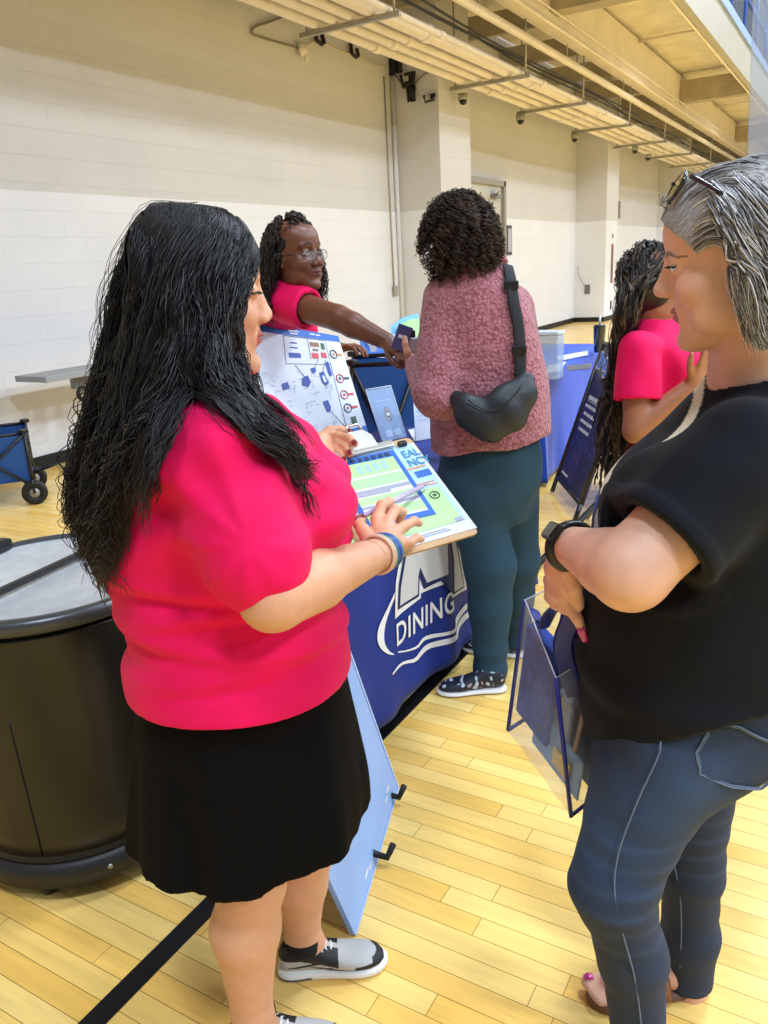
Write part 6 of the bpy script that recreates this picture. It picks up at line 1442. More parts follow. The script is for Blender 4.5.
def map_board():
    br, bl, tr, tl = at(368, 432, 3.44), at(248, 466, 3.00), at(338, 336, 3.60), None
    nn = np.cross(tr-br, bl-br); rv = ray(248, 321); tl = rv*(((br-V(0, 0, HC))@nn)/(rv@nn))+V(0, 0, HC)
    b = empty('map_board', (br+bl)/2, 'white campus map poster board with blue bands, propped on the lettered table', 'poster board')
    q = quadmap([tl, tr, br, bl]); nr = q.n
    if nr@(V(0, 0, HC)-br) < 0: nr = -nr
    MB().poly([p-nr*.006 for p in (tl, tr, br, bl)], .006, nr).build('foam_board', P_white, b)
    sg = 1 if q.n@nr > 0 else -1
    L = lambda k: sg*(.0006*k+.0004)
    patch(q, [(0, 0, 1, .065), (0, .93, 1, 1)], L(1), 'blue_band', P_blue, b)
    patch(q, [(.42, .018, .47, .030), (.48, .018, .54, .030), (.44, .040, .52, .052), (.66, .020, .72, .032), (.73, .020, .78, .032)], L(2), 'heading_marks', P_white, b)
    ln = [(.36, .07, .364, .30), (.62, .07, .624, .26), (.82, .07, .824, .945), (.36, .30, .82, .304), (.36, .07, .824, .074)]
    patch(q, ln, L(2), 'frame_lines', P_navy, b)
    patch(q, [(.40, .21, .52, .25), (.43, .12, .50, .13), (.42, .16, .50, .17)], L(2), 'legend_marks', P_dblue, b)
    patch(q, [(.64, .10, .74, .14), (.66, .16, .72, .18)], L(2), 'photo_strip', P_brown, b); patch(q, [(.76, .10, .80, .16), (.88, .82, .93, .90)], L(2), 'green_tile', P_dg, b); patch(q, [(.64, .20, .71, .25), (.74, .19, .80, .24)], L(2), 'red_logo', P_red, b)
    mk = [[(.50, .42), (.56, .40), (.58, .46), (.55, .50), (.49, .48)], [(.60, .34), (.65, .33), (.65, .37), (.62, .385), (.60, .37)], [(.68, .38), (.73, .37), (.755, .48), (.72, .50), (.69, .47)], [(.765, .29), (.80, .27), (.81, .40), (.785, .42), (.77, .38)], [(.66, .64), (.71, .63), (.725, .70), (.71, .74), (.68, .73)], [(.30, .46), (.36, .45), (.37, .50), (.31, .51)]]
    patch(q, mk, L(3), 'map_marker', P_dblue, b); patch(q, [[(.70, .41), (.725, .405), (.735, .465), (.71, .47)]], L(4), 'marker_window', P_white, b)
    pth = [((.45, .31), (.53, .42)), ((.64, .34), (.70, .255)), ((.71, .385), (.78, .255)), ((.72, .74), (.83, .93))]
    mb = MB()
    for (u0, v0), (u1, v1) in pth: mb.tube([q(u0, v0, L(3)), q(u1, v1, L(3))], .0010, 4)
    mb.build('leader_line', P_navy, b)
    rg = np.random.default_rng(2)
    gl_ = []
    for _ in range(85):
        u, v = rg.uniform(.05, .79), rg.uniform(.34, .91); w_ = rg.uniform(.015, .05); gl_.append((u, v, u+w_, v+.006)); 
        if rg.uniform() < .45: gl_.append((u, v, u+.004, v+rg.uniform(.03, .08)))
    patch(q, gl_, L(1.5), 'map_streets', mat('street_grey', 'b9bfcd', .6), b)
    for i, (v, c, c2) in enumerate(((.20, P_black, P_orange), (.44, P_red, P_navy), (.60, P_red, P_red), (.73, P_black, P_red))):
        n = 20; cr_ = [(q(.88+.035*math.cos(t), v+.040*math.sin(t), L(3))) for t in np.linspace(0, 2*math.pi, n, endpoint=False)]
        MB().tube(cr_, .0022, 5, closed=True, caps=False).build('logo_ring', c, b); patch(q, [circle(.88, v, .012, 1.2), (.90+.02, v-.01, .975, v+.012)], L(3), 'logo_mark', c2, b)
    # easel back
    MB().poly([q(.4, .1, -L(1))-nr*.008, q(.6, .1, 0)-nr*.008, (bl+br)/2+G*.10+S*.05, (bl+br)/2+G*.10-S*.05], .003, -nr).build('easel_flap', P_grey, b)
map_board()

def acrylic(px, zbase, label, face_m, deco):
    bl, br = fl(*px[3], zbase), fl(*px[2], zbase); Dm = ((bl+br)/2)@G; tl, tr = at(*px[0], Dm+.05), at(*px[1], Dm+.05+((br-bl)@G)); tl = at(*px[0], (bl@G)+.05); tr = tl+(br-bl)
    o = empty('sign_holder', (bl+br)/2, label, 'sign holder'); q = quadmap([tl, tr, br, bl]); nr = q.n if q.n@(V(0, 0, HC)-bl) > 0 else -q.n; sg = 1 if q.n@nr > 0 else -1
    MB().poly([p-nr*.003 for p in (tl, tr, br, bl)], .002, nr).build('insert_card', face_m, o)
    cl = mat('clear_acrylic', 'dfe8f4', .08, alpha=.18, spec=.7); g_ = .03
    MB().poly([q(-g_, -g_, 0)+nr*.001, q(1+g_, -g_, 0)+nr*.001, q(1+g_, 1, 0)+nr*.001, q(-g_, 1, 0)+nr*.001], .002, nr).build('clear_front', cl, o)
    MB().poly([bl, br, br+unit(br-tr+V(0, 0, 0))*0+G*.07, bl+G*.07], .002, UP).build('foot', cl, o)
    mb = MB()
    for a_, b_ in ((q(-g_, -g_), q(-g_, 1)), (q(1+g_, -g_), q(1+g_, 1)), (q(-g_, -g_), q(1+g_, -g_))): mb.tube([a_, b_], .0016, 5)
    mb.build('polished_edge', mat('acrylic_edge', 'd7e0ea', .2), o)
    deco(q, sg, o, nr); return o
def deco1(q, sg, o, nr):
    patch(q, [(.15, .22, .85, .235)], sg*.0004, 'rule', P_lb, o)
    patch(q, [circle(.55, .50, .16, .9)], sg*.0004, 'round_badge', P_black, o); patch(q, [circle(.55, .50, .115, .9)], sg*.0008, 'badge_ring', P_grey, o); patch(q, [circle(.55, .50, .095, .9)], sg*.0010, 'badge_centre', P_black, o); patch(q, [(.49, .47, .61, .53)], sg*.0013, 'badge_mark', P_white, o)
    patch(q, [(.22, .80, .52, .93), (.56, .80, .86, .93)], sg*.0004, 'pale_square', P_lb, o)
acrylic([(367, 391), (391, 384), (406, 437), (383, 442)], ZT+.003, 'clear acrylic sign holder with a blue card and black round badge, beside the map board', mat('card_blue', '4f86bf', .5), deco1)
def deco2(q, sg, o, nr):
    patch(q, [(.1, .22, .9, .26), (.1, .34, .85, .37), (.1, .44, .8, .47), (.1, .54, .85, .57)], sg*.0004, 'text_line', P_lb, o); patch(q, [(.0, .0, 1, .12)], sg*.0004, 'violet_band', mat('print_violet', '7f84c9', .5), o)
acrylic([(414, 396), (434, 396), (434, 438), (416, 441)], ZT+.003, 'clear sign holder with a white and violet leaflet, right behind the pink fleece sleeve', P_white, deco2)

# papers on the table
tb = mat('patterned_cloth', '2b4fae', .6)
for px, m, lab, nm in (([(432, 437), (447, 434), (458, 452), (442, 457)], P_dblue, 'deep blue leaflet with white specks on the table corner, by the teal trousers', 'leaflet'),
                   ([(408, 430), (432, 425), (438, 436), (414, 441)], P_white, 'white leaflet lying in front of the violet sign holder', 'leaflet'),
                   ([(330, 520), (352, 515), (372, 548), (348, 556)], P_green, 'pale green and white flyer on the table under the clipboard', 'flyer'),
                   ([(446, 456), (460, 452), (470, 470), (455, 475)], P_lb, 'pale blue leaflet nearest the front table edge by the teal trousers', 'leaflet')):
    o, P = sheet(px, ZT+.004, nm, m, lab, 'leaflet'); q = quadmap(P); s_ = 1 if q.n[2] > 0 else -1
    rg = np.random.default_rng(int(px[0][0])); patch(q, [(u, v, u+.12, v+.05) for u, v in rg.uniform(.08, .82, (9, 2))], s_*.0018, 'printed_marks', P_white if m in (P_dblue,) else P_dblue, o)

# flyer rack behind the reaching hand
def rack():
    D_ = 4.55; o = empty('flyer_display', at(390, 362, D_)-V(0, 0, .02), 'blue-framed flyer display with a pale green sheet, behind the two meeting hands', 'flyer display')
    bl, br, tr, tl = at(361, 356, D_), at(420, 351, D_+.15), at(420, 313, D_+.35), at(388, 330, D_+.28)
    tl = at(360, 341, D_+.12)
    MB().poly([tl, at(390, 338, D_+.14), at(420, 335, D_+.2), br, bl], .012, G).build('front_tray', P_blue, o)
    MB().poly([at(366, 339, D_+.10), at(400, 333, D_+.12), at(402, 341, D_+.10), at(368, 345, D_+.09)], .004, -G).build('printed_strip', P_white, o)
    MB().poly([at(369, 345, D_-.01), at(376, 344, D_-.01), at(377, 351, D_-.01), at(371, 352, D_-.01)], .003, -G).build('round_logo', P_white, o)
    MB().poly([at(391, 326, D_+.2), at(402, 318, D_+.25), at(418, 313, D_+.3), at(422, 335, D_+.2), at(392, 340, D_+.15)], .01, G).build('back_panel', P_sky, o)
    MB().poly([at(397, 326, D_+.18), at(408, 320, D_+.2), at(419, 318, D_+.22), at(421, 337, D_+.15), at(400, 338, D_+.12)], .003, -G).build('green_sheet', P_green, o)
    for x in (374, 386): MB().tube([at(x, 355, D_+.02), at(x, 366, D_+.02)], .007, 8).build('support_leg', M_grey, o)
    # small side table carrying it
    c = at(385, 368, D_+.12); t = empty('side_table', c*V(1, 1, 0), 'small grey side table behind the blue wagon, carrying the flyer display', 'table')
    MB().box(c-V(0, 0, .01), (.55, .4, .02), [unit(S), G, UP], bev=.005).build('tabletop', mat('table_beige', 'b5b0a4', .5), t)
    for a_ in (-.24, .24):
        for b_ in (-.16, .16): p = c+S*a_+G*b_; cyl(p*V(1, 1, 0), p-V(0, 0, .02), .012).build('leg', M_grey, t)
rack()

# blue folding wagons
def wagon(o3, fx, L_, W_, H0, H1, label, yaw_ax, wheel_r=.085, grp=None):
    """o3: ground point of a corner wheel; box from H0 to H1"""
    o = empty('folding_wagon', o3, label, 'wagon'); X = unit(yaw_ax); Yv = np.cross(UP, X); bl = mat('wagon_fabric', '1d4f92', .7, noise=.08, nscale=9, bump=.002, bscale=40)
    def P(a_, b_, z): return V(*o3)*V(1, 1, 0)+X*a_+Yv*b_+V(0, 0, z)
    body = MB()
    for A_, B_ in (((0, 0), (L_, 0)), ((L_, 0), (L_, W_)), ((L_, W_), (0, W_)), ((0, W_), (0, 0))):
        nn = unit(np.cross(P(*B_, 0)-P(*A_, 0), UP)); t_ = .02
        n = 8; top = [P(A_[0]+(B_[0]-A_[0])*i/n, A_[1]+(B_[1]-A_[1])*i/n, H1-.02*math.sin(math.pi*i/n)) for i in range(n+1)]; bot = [P(A_[0]+(B_[0]-A_[0])*i/n*1, A_[1]+(B_[1]-A_[1])*i/n, H0)+nn*-.02 for i in range(n+1)]
        vs = top+bot; body.add(vs, [(i, i+1, n+2+i, n+1+i) for i in range(n)])
    body.add([P(0, 0, H0+.01), P(L_, 0, H0+.01), P(L_, W_, H0+.01), P(0, W_, H0+.01)], [(0, 1, 2, 3)])
    b_ = body.build('fabric_body', bl, o); md = b_.modifiers.new('t', 'SOLIDIFY'); md.thickness = .006
    fm = mat('wagon_frame', '141416', .4)
    for A_, B_ in (((0, 0), (L_, 0)), ((L_, W_), (0, W_))):
        nn = unit(np.cross(P(*B_, 0)-P(*A_, 0), UP))*.012; m1 = ((A_[0]+B_[0])/2, A_[1])
        for (p, q_) in (((A_[0], A_[1], H0-.04), (m1[0], m1[1], H1-.02)), ((A_[0], A_[1], H1), (m1[0], m1[1], H0)), ((B_[0], B_[1], H0-.04), (m1[0], m1[1], H1-.02)), ((B_[0], B_[1], H1), (m1[0], m1[1], H0))):
            MB().tube([P(*p)+nn, P(*q_)+nn], .010, 8).build('brace', fm, o)
    for A_, B_ in (((0, 0), (0, W_)), ((L_, 0), (L_, W_))):
        for (z0, z1) in ((H0, H1), (H1, H0)): MB().tube([P(*A_, z0), P(*B_, z1)], .009, 8).build('brace', fm, o)
    for c in ((0, 0), (L_, 0), (L_, W_), (0, W_)):
        MB().tube([P(*c, H0-.05), P(*c, H1+.01)], .012, 8).build('post', fm, o)
        MB().box(P(*c, H1+.015), (.05, .05, .03), bev=.008).build('corner_cap', fm, o)
        wc = P(*c, wheel_r); w_ = MB().lathe([(0, -.016), (wheel_r*.45, -.016), (wheel_r*.5, -.022), (wheel_r*.92, -.022), (wheel_r, -.012), (wheel_r, .012), (wheel_r*.92, .022), (wheel_r*.5, .022), (wheel_r*.45, .016), (0, .016)], wc, 28, ax=[X, UP, Yv]).build('wheel', M_black, o)
        MB().lathe([(0, -.024), (wheel_r*.4, -.024), (wheel_r*.4, .024), (0, .024)], wc, 16, ax=[X, UP, Yv]).build('hub', M_grey, w_)
        MB().tube([wc+Yv*.03, wc+Yv*.03+V(0, 0, wheel_r+.01), P(*c, H0-.03)], .009, 7).build('caster_fork', fm, o)
    MB().tube([P(0, 0, H1), P(L_, 0, H1), P(L_, W_, H1), P(0, W_, H1)], .011, 8).build('rim_tape', fm, o)
    h = [P(0, W_/2, H0), P(-.18, W_/2, .22), P(-.26, W_/2, .10), P(-.30, W_/2+.02, .03)]
    MB().tube(h, .010, 8).build('pull_handle', fm, o)
    return o
wagon(fl(37, 504)+(G*.93-S*.37)*.48, None, .82, .48, .17, .50, 'blue folding wagon standing near the wall below the grey bench', unit(-S*.93-G*.37))
pw = at(356, 432, 3.92)*V(1, 1, 0); wagon(pw, None, .62, .42, .24, at(385, 364, 3.92)[2], 'blue folding wagon behind the table, between map board and pink fleece', unit(S), wheel_r=.07)

# wall-side folding bench end
def bench():
    a = onY(46, 380, 5.15); o = empty('folding_bench', a*V(1, 1, 0), 'grey wheeled bench top sticking out beside the long black hair', 'bench')
    zt = a[2]; MB().box((a[0]+.75, 5.33, zt), (1.5, .36, .045), bev=.006).build('bench_top', mat('bench_grey', 'a4a7ab', .45), o)
    gm = mat('bench_steel', '8b8b86', .4, .4)
    MB().box((a[0]+.62, 5.34, zt-.10), (.16, .20, .15), bev=.01).build('hinge_bracket', gm, o); MB().box((a[0]+.40, 5.30, zt-.075), (.12, .05, .10), bev=.01).build('latch', gm, o)
    for x in (.75, 1.3): cyl((a[0]+x, 5.33, .06), (a[0]+x, 5.33, zt-.02), .025).build('leg', gm, o); 
    wc = V(a[0]+.37, 5.22, zt-.16); MB().lathe([(.04, -.012), (.062, -.012), (.062, .012), (.04, .012), (.04, -.012)], wc, 22, ax=[(1, 0, 0), (0, 0, 1), (0, -1, 0)], caps=False).build('wheel', M_black, o)
    for x in (.75, 1.3): MB().lathe([(0, -.012), (.05, -.012), (.05, .012), (0, .012)], V(a[0]+x, 5.33, .05), 18, ax=[(1, 0, 0), (0, 0, 1), (0, -1, 0)]).build('wheel', M_black, o)
bench()
M_fl2 = None
# ---------------------------------------------------------------- second table
t2y0 = 1.75; folding_table(4.95, 6.75, t2y0+.01, 2.55, .742, 'folding table under the plain royal blue cloth')
tablecloth(4.95, 6.75, t2y0, 2.56, .745, .03, M_cloth2, 'plain royal blue tablecloth on the table beyond the pink fleece', 8, amp=.008)
def place_t2():
    z = .752
    for px, m, lab, nm in (([(548, 366), (566, 362), (560, 371), (546, 374)], P_white, 'white sheet at the front left of the royal blue table', 'paper_sheet'), ([(556, 357), (588, 351), (588, 355), (560, 361)], P_white, 'long white sheet across the back of the royal blue table', 'paper_sheet'), ([(566, 366), (592, 364), (590, 369), (568, 371)], mat('tablet_grey', '5d6478', .3), 'flat grey tablet on the royal blue table', 'tablet')):
        o, P = sheet(px, z, nm, m, lab, 'paper' if nm == 'paper_sheet' else 'tablet', th=.004)
    c = fl(548, 378, .752); o = empty('plastic_tub', c, 'tall clear plastic tub on the royal blue table beside the pink fleece', 'tub')
    MB().box(c+V(0, 0, .13), (.12, .16, .26), bev=.012).build('tub_body', mat('frosted_plastic', 'b9cdea', .3, alpha=.55), o); MB().box(c+V(0, 0, .272), (.13, .17, .02), bev=.006).build('rim', mat('tub_rim', 'cfdcf0', .3), o)
    c = fl(599, 352, .752); o = empty('tumbler', c, 'black tumbler with a pale straw standing on the royal blue table', 'tumbler')
    MB().lathe([(0, 0), (.038, 0), (.046, .19), (.048, .20), (.0, .205)], c, 24).build('tumbler_body', mat('black_gloss', '1c2026', .12, coat=.6), o); cyl(c+V(0, 0, .2), c+V(.005, 0, .27), .008).build('straw', P_white, o)
place_t2()

# ---------------------------------------------------------------- dark sign board with the blue and white letters
def mt_sign():
    bl = at(558, 486, 4.62); tl = at(603, 344, 4.75)
    br = at(589, 523, 4.05); tr = tl+(br-bl)*1.0+V(0, 0, 0)
    g1 = fl(557, 492); g2 = fl(582, 527)
    bl = g1+V(0, 0, .10); Db = bl@G; tl = at(604, 343, Db+.22); ed = (fl(585, 527)-g1)*V(1, 1, 0); ed = unit(ed)*.62; br = bl+ed; tr = tl+ed
    o = empty('sandwich_board', (g1+g1+ed)/2, 'dark purple A-frame sign with blue and white block letters, beside the long braids', 'sign')
    q = quadmap([tl, tr, br, bl]); nr = q.n if q.n@(V(0, 0, HC)-bl) > 0 else -q.n; sg = 1 if q.n@nr > 0 else -1
    MB().poly([p-nr*.02 for p in (tl, tr, br, bl)], .02, nr).build('poster_panel', mat('poster_purple', '2a2348', .45, noise=.5, nscale=5), o)
    fr = MB(); c4 = [tl, tr, br, bl]
    for i in range(4): a_, b_ = c4[i], c4[(i+1) % 4]; fr.tube([a_, b_], .013, 8)
    fr.build('frame', M_blackpl, o)
    back = -nr*V(1, 1, 0); back = unit(back)*.42
    MB().poly([tl+back*.05, tr+back*.05, br+back, bl+back], .015, -nr).build('rear_panel', M_blackpl, o)
    for p in (bl, br): MB().tube([p, p+unit(bl-tl)*.10], .014, 8).build('leg', M_blackpl, o); MB().tube([p+back, (p+back)*V(1, 1, 0)+V(0, 0, .005)], .014, 8).build('leg', M_blackpl, o)
    L = lambda k: sg*(.001*k)
    M1 = lambda u, v, w, h: [(u, v), (u+w*.28, v), (u+w*.5, v+h*.42), (u+w*.72, v), (u+w, v), (u+w, v+h*.22), (u+w*.9, v+h*.22), (u+w*.9, v+h*.78), (u+w, v+h*.78), (u+w, v+h), (u+w*.6, v+h), (u+w*.6, v+h*.78), (u+w*.68, v+h*.78), (u+w*.68, v+h*.42), (u+w*.5, v+h*.8), (u+w*.32, v+h*.42), (u+w*.32, v+h*.78), (u+w*.4, v+h*.78), (u+w*.4, v+h), (u, v+h), (u, v+h*.78), (u+w*.1, v+h*.78), (u+w*.1, v+h*.22), (u, v+h*.22)]
    Tt = lambda u, v, w, h: [(u, v), (u+w, v), (u+w, v+h*.32), (u+w*.82, v+h*.32), (u+w*.82, v+h*.22), (u+w*.66, v+h*.22), (u+w*.66, v+h*.8), (u+w*.8, v+h*.8), (u+w*.8, v+h), (u+w*.2, v+h), (u+w*.2, v+h*.8), (u+w*.34, v+h*.8), (u+w*.34, v+h*.22), (u+w*.18, v+h*.22), (u+w*.18, v+h*.32), (u, v+h*.32)]
    patch(q, [M1(.02, .055, .38, .13)], L(1), 'letter_edge', P_white, o); patch(q, [M1(.045, .064, .33, .112)], L(2), 'letter_face', mat('letter_blue', '2f6fe0', .5), o)
    patch(q, [Tt(.26, .085, .36, .14)], L(3), 'letter_edge', P_white, o); patch(q, [Tt(.285, .095, .31, .12)], L(4), 'letter_face', mat('letter_blue2', '2f6fe0', .5), o)
    patch(q, [(.14, .37, .19, .40), (.20, .37, .26, .40), (.27, .37, .33, .40), (.35, .37, .45, .40), (.14, .408, .5, .412)], L(2), 'heading_row', P_white, o)
    rg = np.random.default_rng(4); rows = []
    for i, v in enumerate((.455, .51, .565, .62)):
        u = .12+.03*(i % 2)
        for _ in range(6): w_ = rg.uniform(.03, .07); rows.append((u, v-.022, u+w_, v)); u += w_+.015
    patch(q, rows, L(2), 'text_rows', P_white, o); patch(q, [(.10, .93, .34, .945)], L(2), 'caption', P_white, o)
    bl_ = []
    for _ in range(40): u, v = rg.uniform(.05, .9), rg.uniform(.58, .95); s_ = rg.uniform(.02, .07); bl_.append([(u, v-s_*.5), (u+s_*.4, v), (u, v+s_*.5), (u-s_*.3, v+s_*.1)])
    patch(q, bl_[:24], L(1), 'splash_pattern', mat('splash_blue', '2a3f9c', .5), o); patch(q, bl_[24:], L(1.5), 'splash_pattern', mat('splash_violet', '5d3f7c', .5), o)
mt_sign()
# black folding stand lying against the table end
def stand():
    a, b = fl(531, 574)+V(0, 0, .012), fl(600, 503)+V(0, 0, .02); b = a+(at(600, 500, (a@G)+.55)-a)
    o = empty('easel_leg', a*V(1, 1, 0), 'black easel leaning with its long leg between table end and dark sign', 'easel')
    MB().tube([a, b], .016, 10).build('front_leg', M_blackpl, o); c = a+(b-a)*.32; MB().tube([c, c+S*.25+G*.02], .008, 8).build('crossbar', M_blackpl, o)
    MB().tube([b, b*V(1, 1, 0)+G*.25+V(0, 0, .012)], .014, 8).build('rear_leg', M_blackpl, o); MB().tube([b, b*V(1, 1, 0)+S*.25+V(0, 0, .012)], .014, 8).build('rear_leg', M_blackpl, o)
    MB().box(b, (.05, .04, .05), bev=.01).build('hinge', M_blackpl, o)
stand()

# ---------------------------------------------------------------- round black bin
def drum():
    c = V(1.19, 1.72, 0); H_ = .76; r0, r1 = .285, .315
    o = empty('barrel_cooler', c, 'large round black barrel bin with a silver lid, behind the woman with the clipboard', 'barrel')
    bm_ = mat('barrel_black', '1a1814', .33, noise=.2, nscale=4, bump=.0015, bscale=8)
    pr = [(0, .06), (r0-.01, .06), (r0, .075), (r0+.004, .115), (r0+.004, .12), (r0-.004, .125)]+[(r0+(r1-r0)*t, .13+(H_-.18)*t) for t in np.linspace(0, 1, 10)]+[(r1, H_-.045)]
    MB().lathe(pr, c, 72).build('barrel_body', bm_, o)
    MB().lathe([(r0+.004, .045), (r0+.018, .05), (r0+.018, .105), (r0+.004, .11)], c, 72, caps=False).build('base_skirt', mat('skirt_black', '1e1e20', .5), o)
    MB().lathe([(r1-.004, H_-.035), (r1+.010, H_-.032), (r1+.013, H_-.012), (r1+.008, H_), (r1-.012, H_+.003), (r1-.020, H_-.004)], c, 72, caps=False).build('lid_rim', mat('rim_grey', '4f5256', .3, .5), o)
    MB().lathe([(r1-.015, H_-.006), (r1-.03, H_-.012), (.0, H_-.010)], c, 72, caps=False).build('lid', mat('silver_lid', 'c3c6ca', .3, .25, noise=.1, nscale=30), o)
    a_ = unit(onv(20, 588, H_)-onv(100, 550, H_)); a_ = a_*V(1, 1, 0); p_ = np.cross(UP, a_)
    cc = c+V(0, 0, H_+.004)
    MB().box(cc, (r1*1.94, .022, .014), [a_, p_, UP], bev=.004).build('hinge_bar', mat('bar_black', '17181a', .4), o)
    for s_, n_ in ((1, .07), (-1, .05)): MB().box(cc+a_*s_*(r1-.02)+V(0, 0, .0), (.05, .06, .03), [a_, p_, UP], bev=.006).build('hinge_block', M_blackpl, o)
    MB().box(cc-p_*.0+a_*.0+unit(fl(118, 583, H_)-c*V(1, 1, 0)-V(0, 0, H_))*(r1-.01)+V(0, 0, .006), (.06, .04, .035), [a_, p_, UP], bev=.008).build('latch', M_blackpl, o)
    MB().box(cc+unit(fl(5, 552, H_)-c*V(1, 1, 0)-V(0, 0, H_))*(r1-.02)+V(0, 0, .004), (.07, .04, .03), [a_, p_, UP], bev=.008).build('latch', M_blackpl, o)
    for k in range(5):
        t = k*2*math.pi/5+3.6; p = c+V(math.cos(t), math.sin(t), 0)*(r0-.03)
        w_ = MB().lathe([(0, -.012), (.024, -.012), (.028, -.006), (.028, .006), (.024, .012), (0, .012)], p+V(0, 0, .028), 18, ax=[(1, 0, 0), (0, 0, 1), (0, -1, 0)]).build('caster', M_black, o); MB().box(p+V(0, 0, .05), (.04, .035, .02), bev=.004).build('caster_plate', M_steel, w_)
    d_ = unit(-c)*V(1, 1, 0)
    q1 = unit(fl(112, 882)-c)*V(1, 1, 0); MB().lathe([(.007, 0), (.007, .004), (0, .006)], c+unit(q1)*(r0+.018)+V(0, 0, .08), 10, ax=[np.cross(UP, unit(q1)), UP, unit(q1)]).build('bolt', M_steel, o)
    s0 = unit(V(-1, -.55, 0)); s_pts = [c+unit(s0)*(r0+(r1-r0)*t+.002)+V(0, 0, .13+(H_-.15)*t) for t in np.linspace(.0, .62, 6)]; MB().tube(s_pts, .0016, 5).build('panel_seam', M_black, o)
def onv(x, y, z): return fl(x, y, z)
drum()

# ---------------------------------------------------------------- pale blue A-board leaning at the table
def pale_board():
    b1, b2 = fl(355, 935, .004), fl(398, 788, .004); u = unit(b2-b1); up_dir = None
    D1 = b1@G; tr = at(347, 645, 1.86); rr = tr-b2
    tl = b1+rr; 
    o = empty('leaning_board', (b1+b2)/2, 'pale blue poster board leaning against the lettered tablecloth beside the skirt', 'poster board')
    q = quadmap([tl, tr, b2, b1]); nr = q.n if q.n@(V(0, 0, HC)-b1) > 0 else -q.n; sg = 1 if q.n@nr > 0 else -1
    pb = mat('periwinkle_board', '8fb2ea', .5, noise=.04, nscale=3)
    MB().poly([p-nr*.012 for p in (tl, tr, b2, b1)], .012, nr).build('panel', pb, o)
    MB().tube([tr+nr*.001, b2+nr*.001, b1+nr*.001], .0035, 6).build('edge_trim', mat('board_edge', 'c3d3ee', .4), o)
    patch(q, [circle(.30, .93, .035, .35), circle(.36, .945, .025, .4), circle(.86, .88, .035, .35), circle(.80, .90, .028, .35)], sg*.001, 'white_flower', P_white, o)
    patch(q, [(.42, .925, .50, .935), (.53, .93, .60, .94), (.70, .93, .74, .94)], sg*.001, 'white_dots', P_lb, o)
    patch(q, [[(.55, .60), (.60, .595), (.60, .61), (.57, .62)], [(.53, .64), (.61, .635), (.61, .645), (.53, .65)], [(.56, .66), (.60, .655), (.605, .68), (.57, .69)]], sg*.001, 'small_emblem', P_dblue, o)
    for px in ((391, 812), (378, 872)):
        p = fl(px[0]-4, px[1]-12, .012); s = unit(np.cross(u, UP)); s = s if s@G < 0 else -s
        MB().tube([p-s*.03+V(0, 0, .045), p+V(0, 0, .02), p+s*.035+V(0, 0, .012), p+s*.05+u*.01+V(0, 0, .045)], .009, 8).build('rubber_foot', M_black, o)
pale_board()

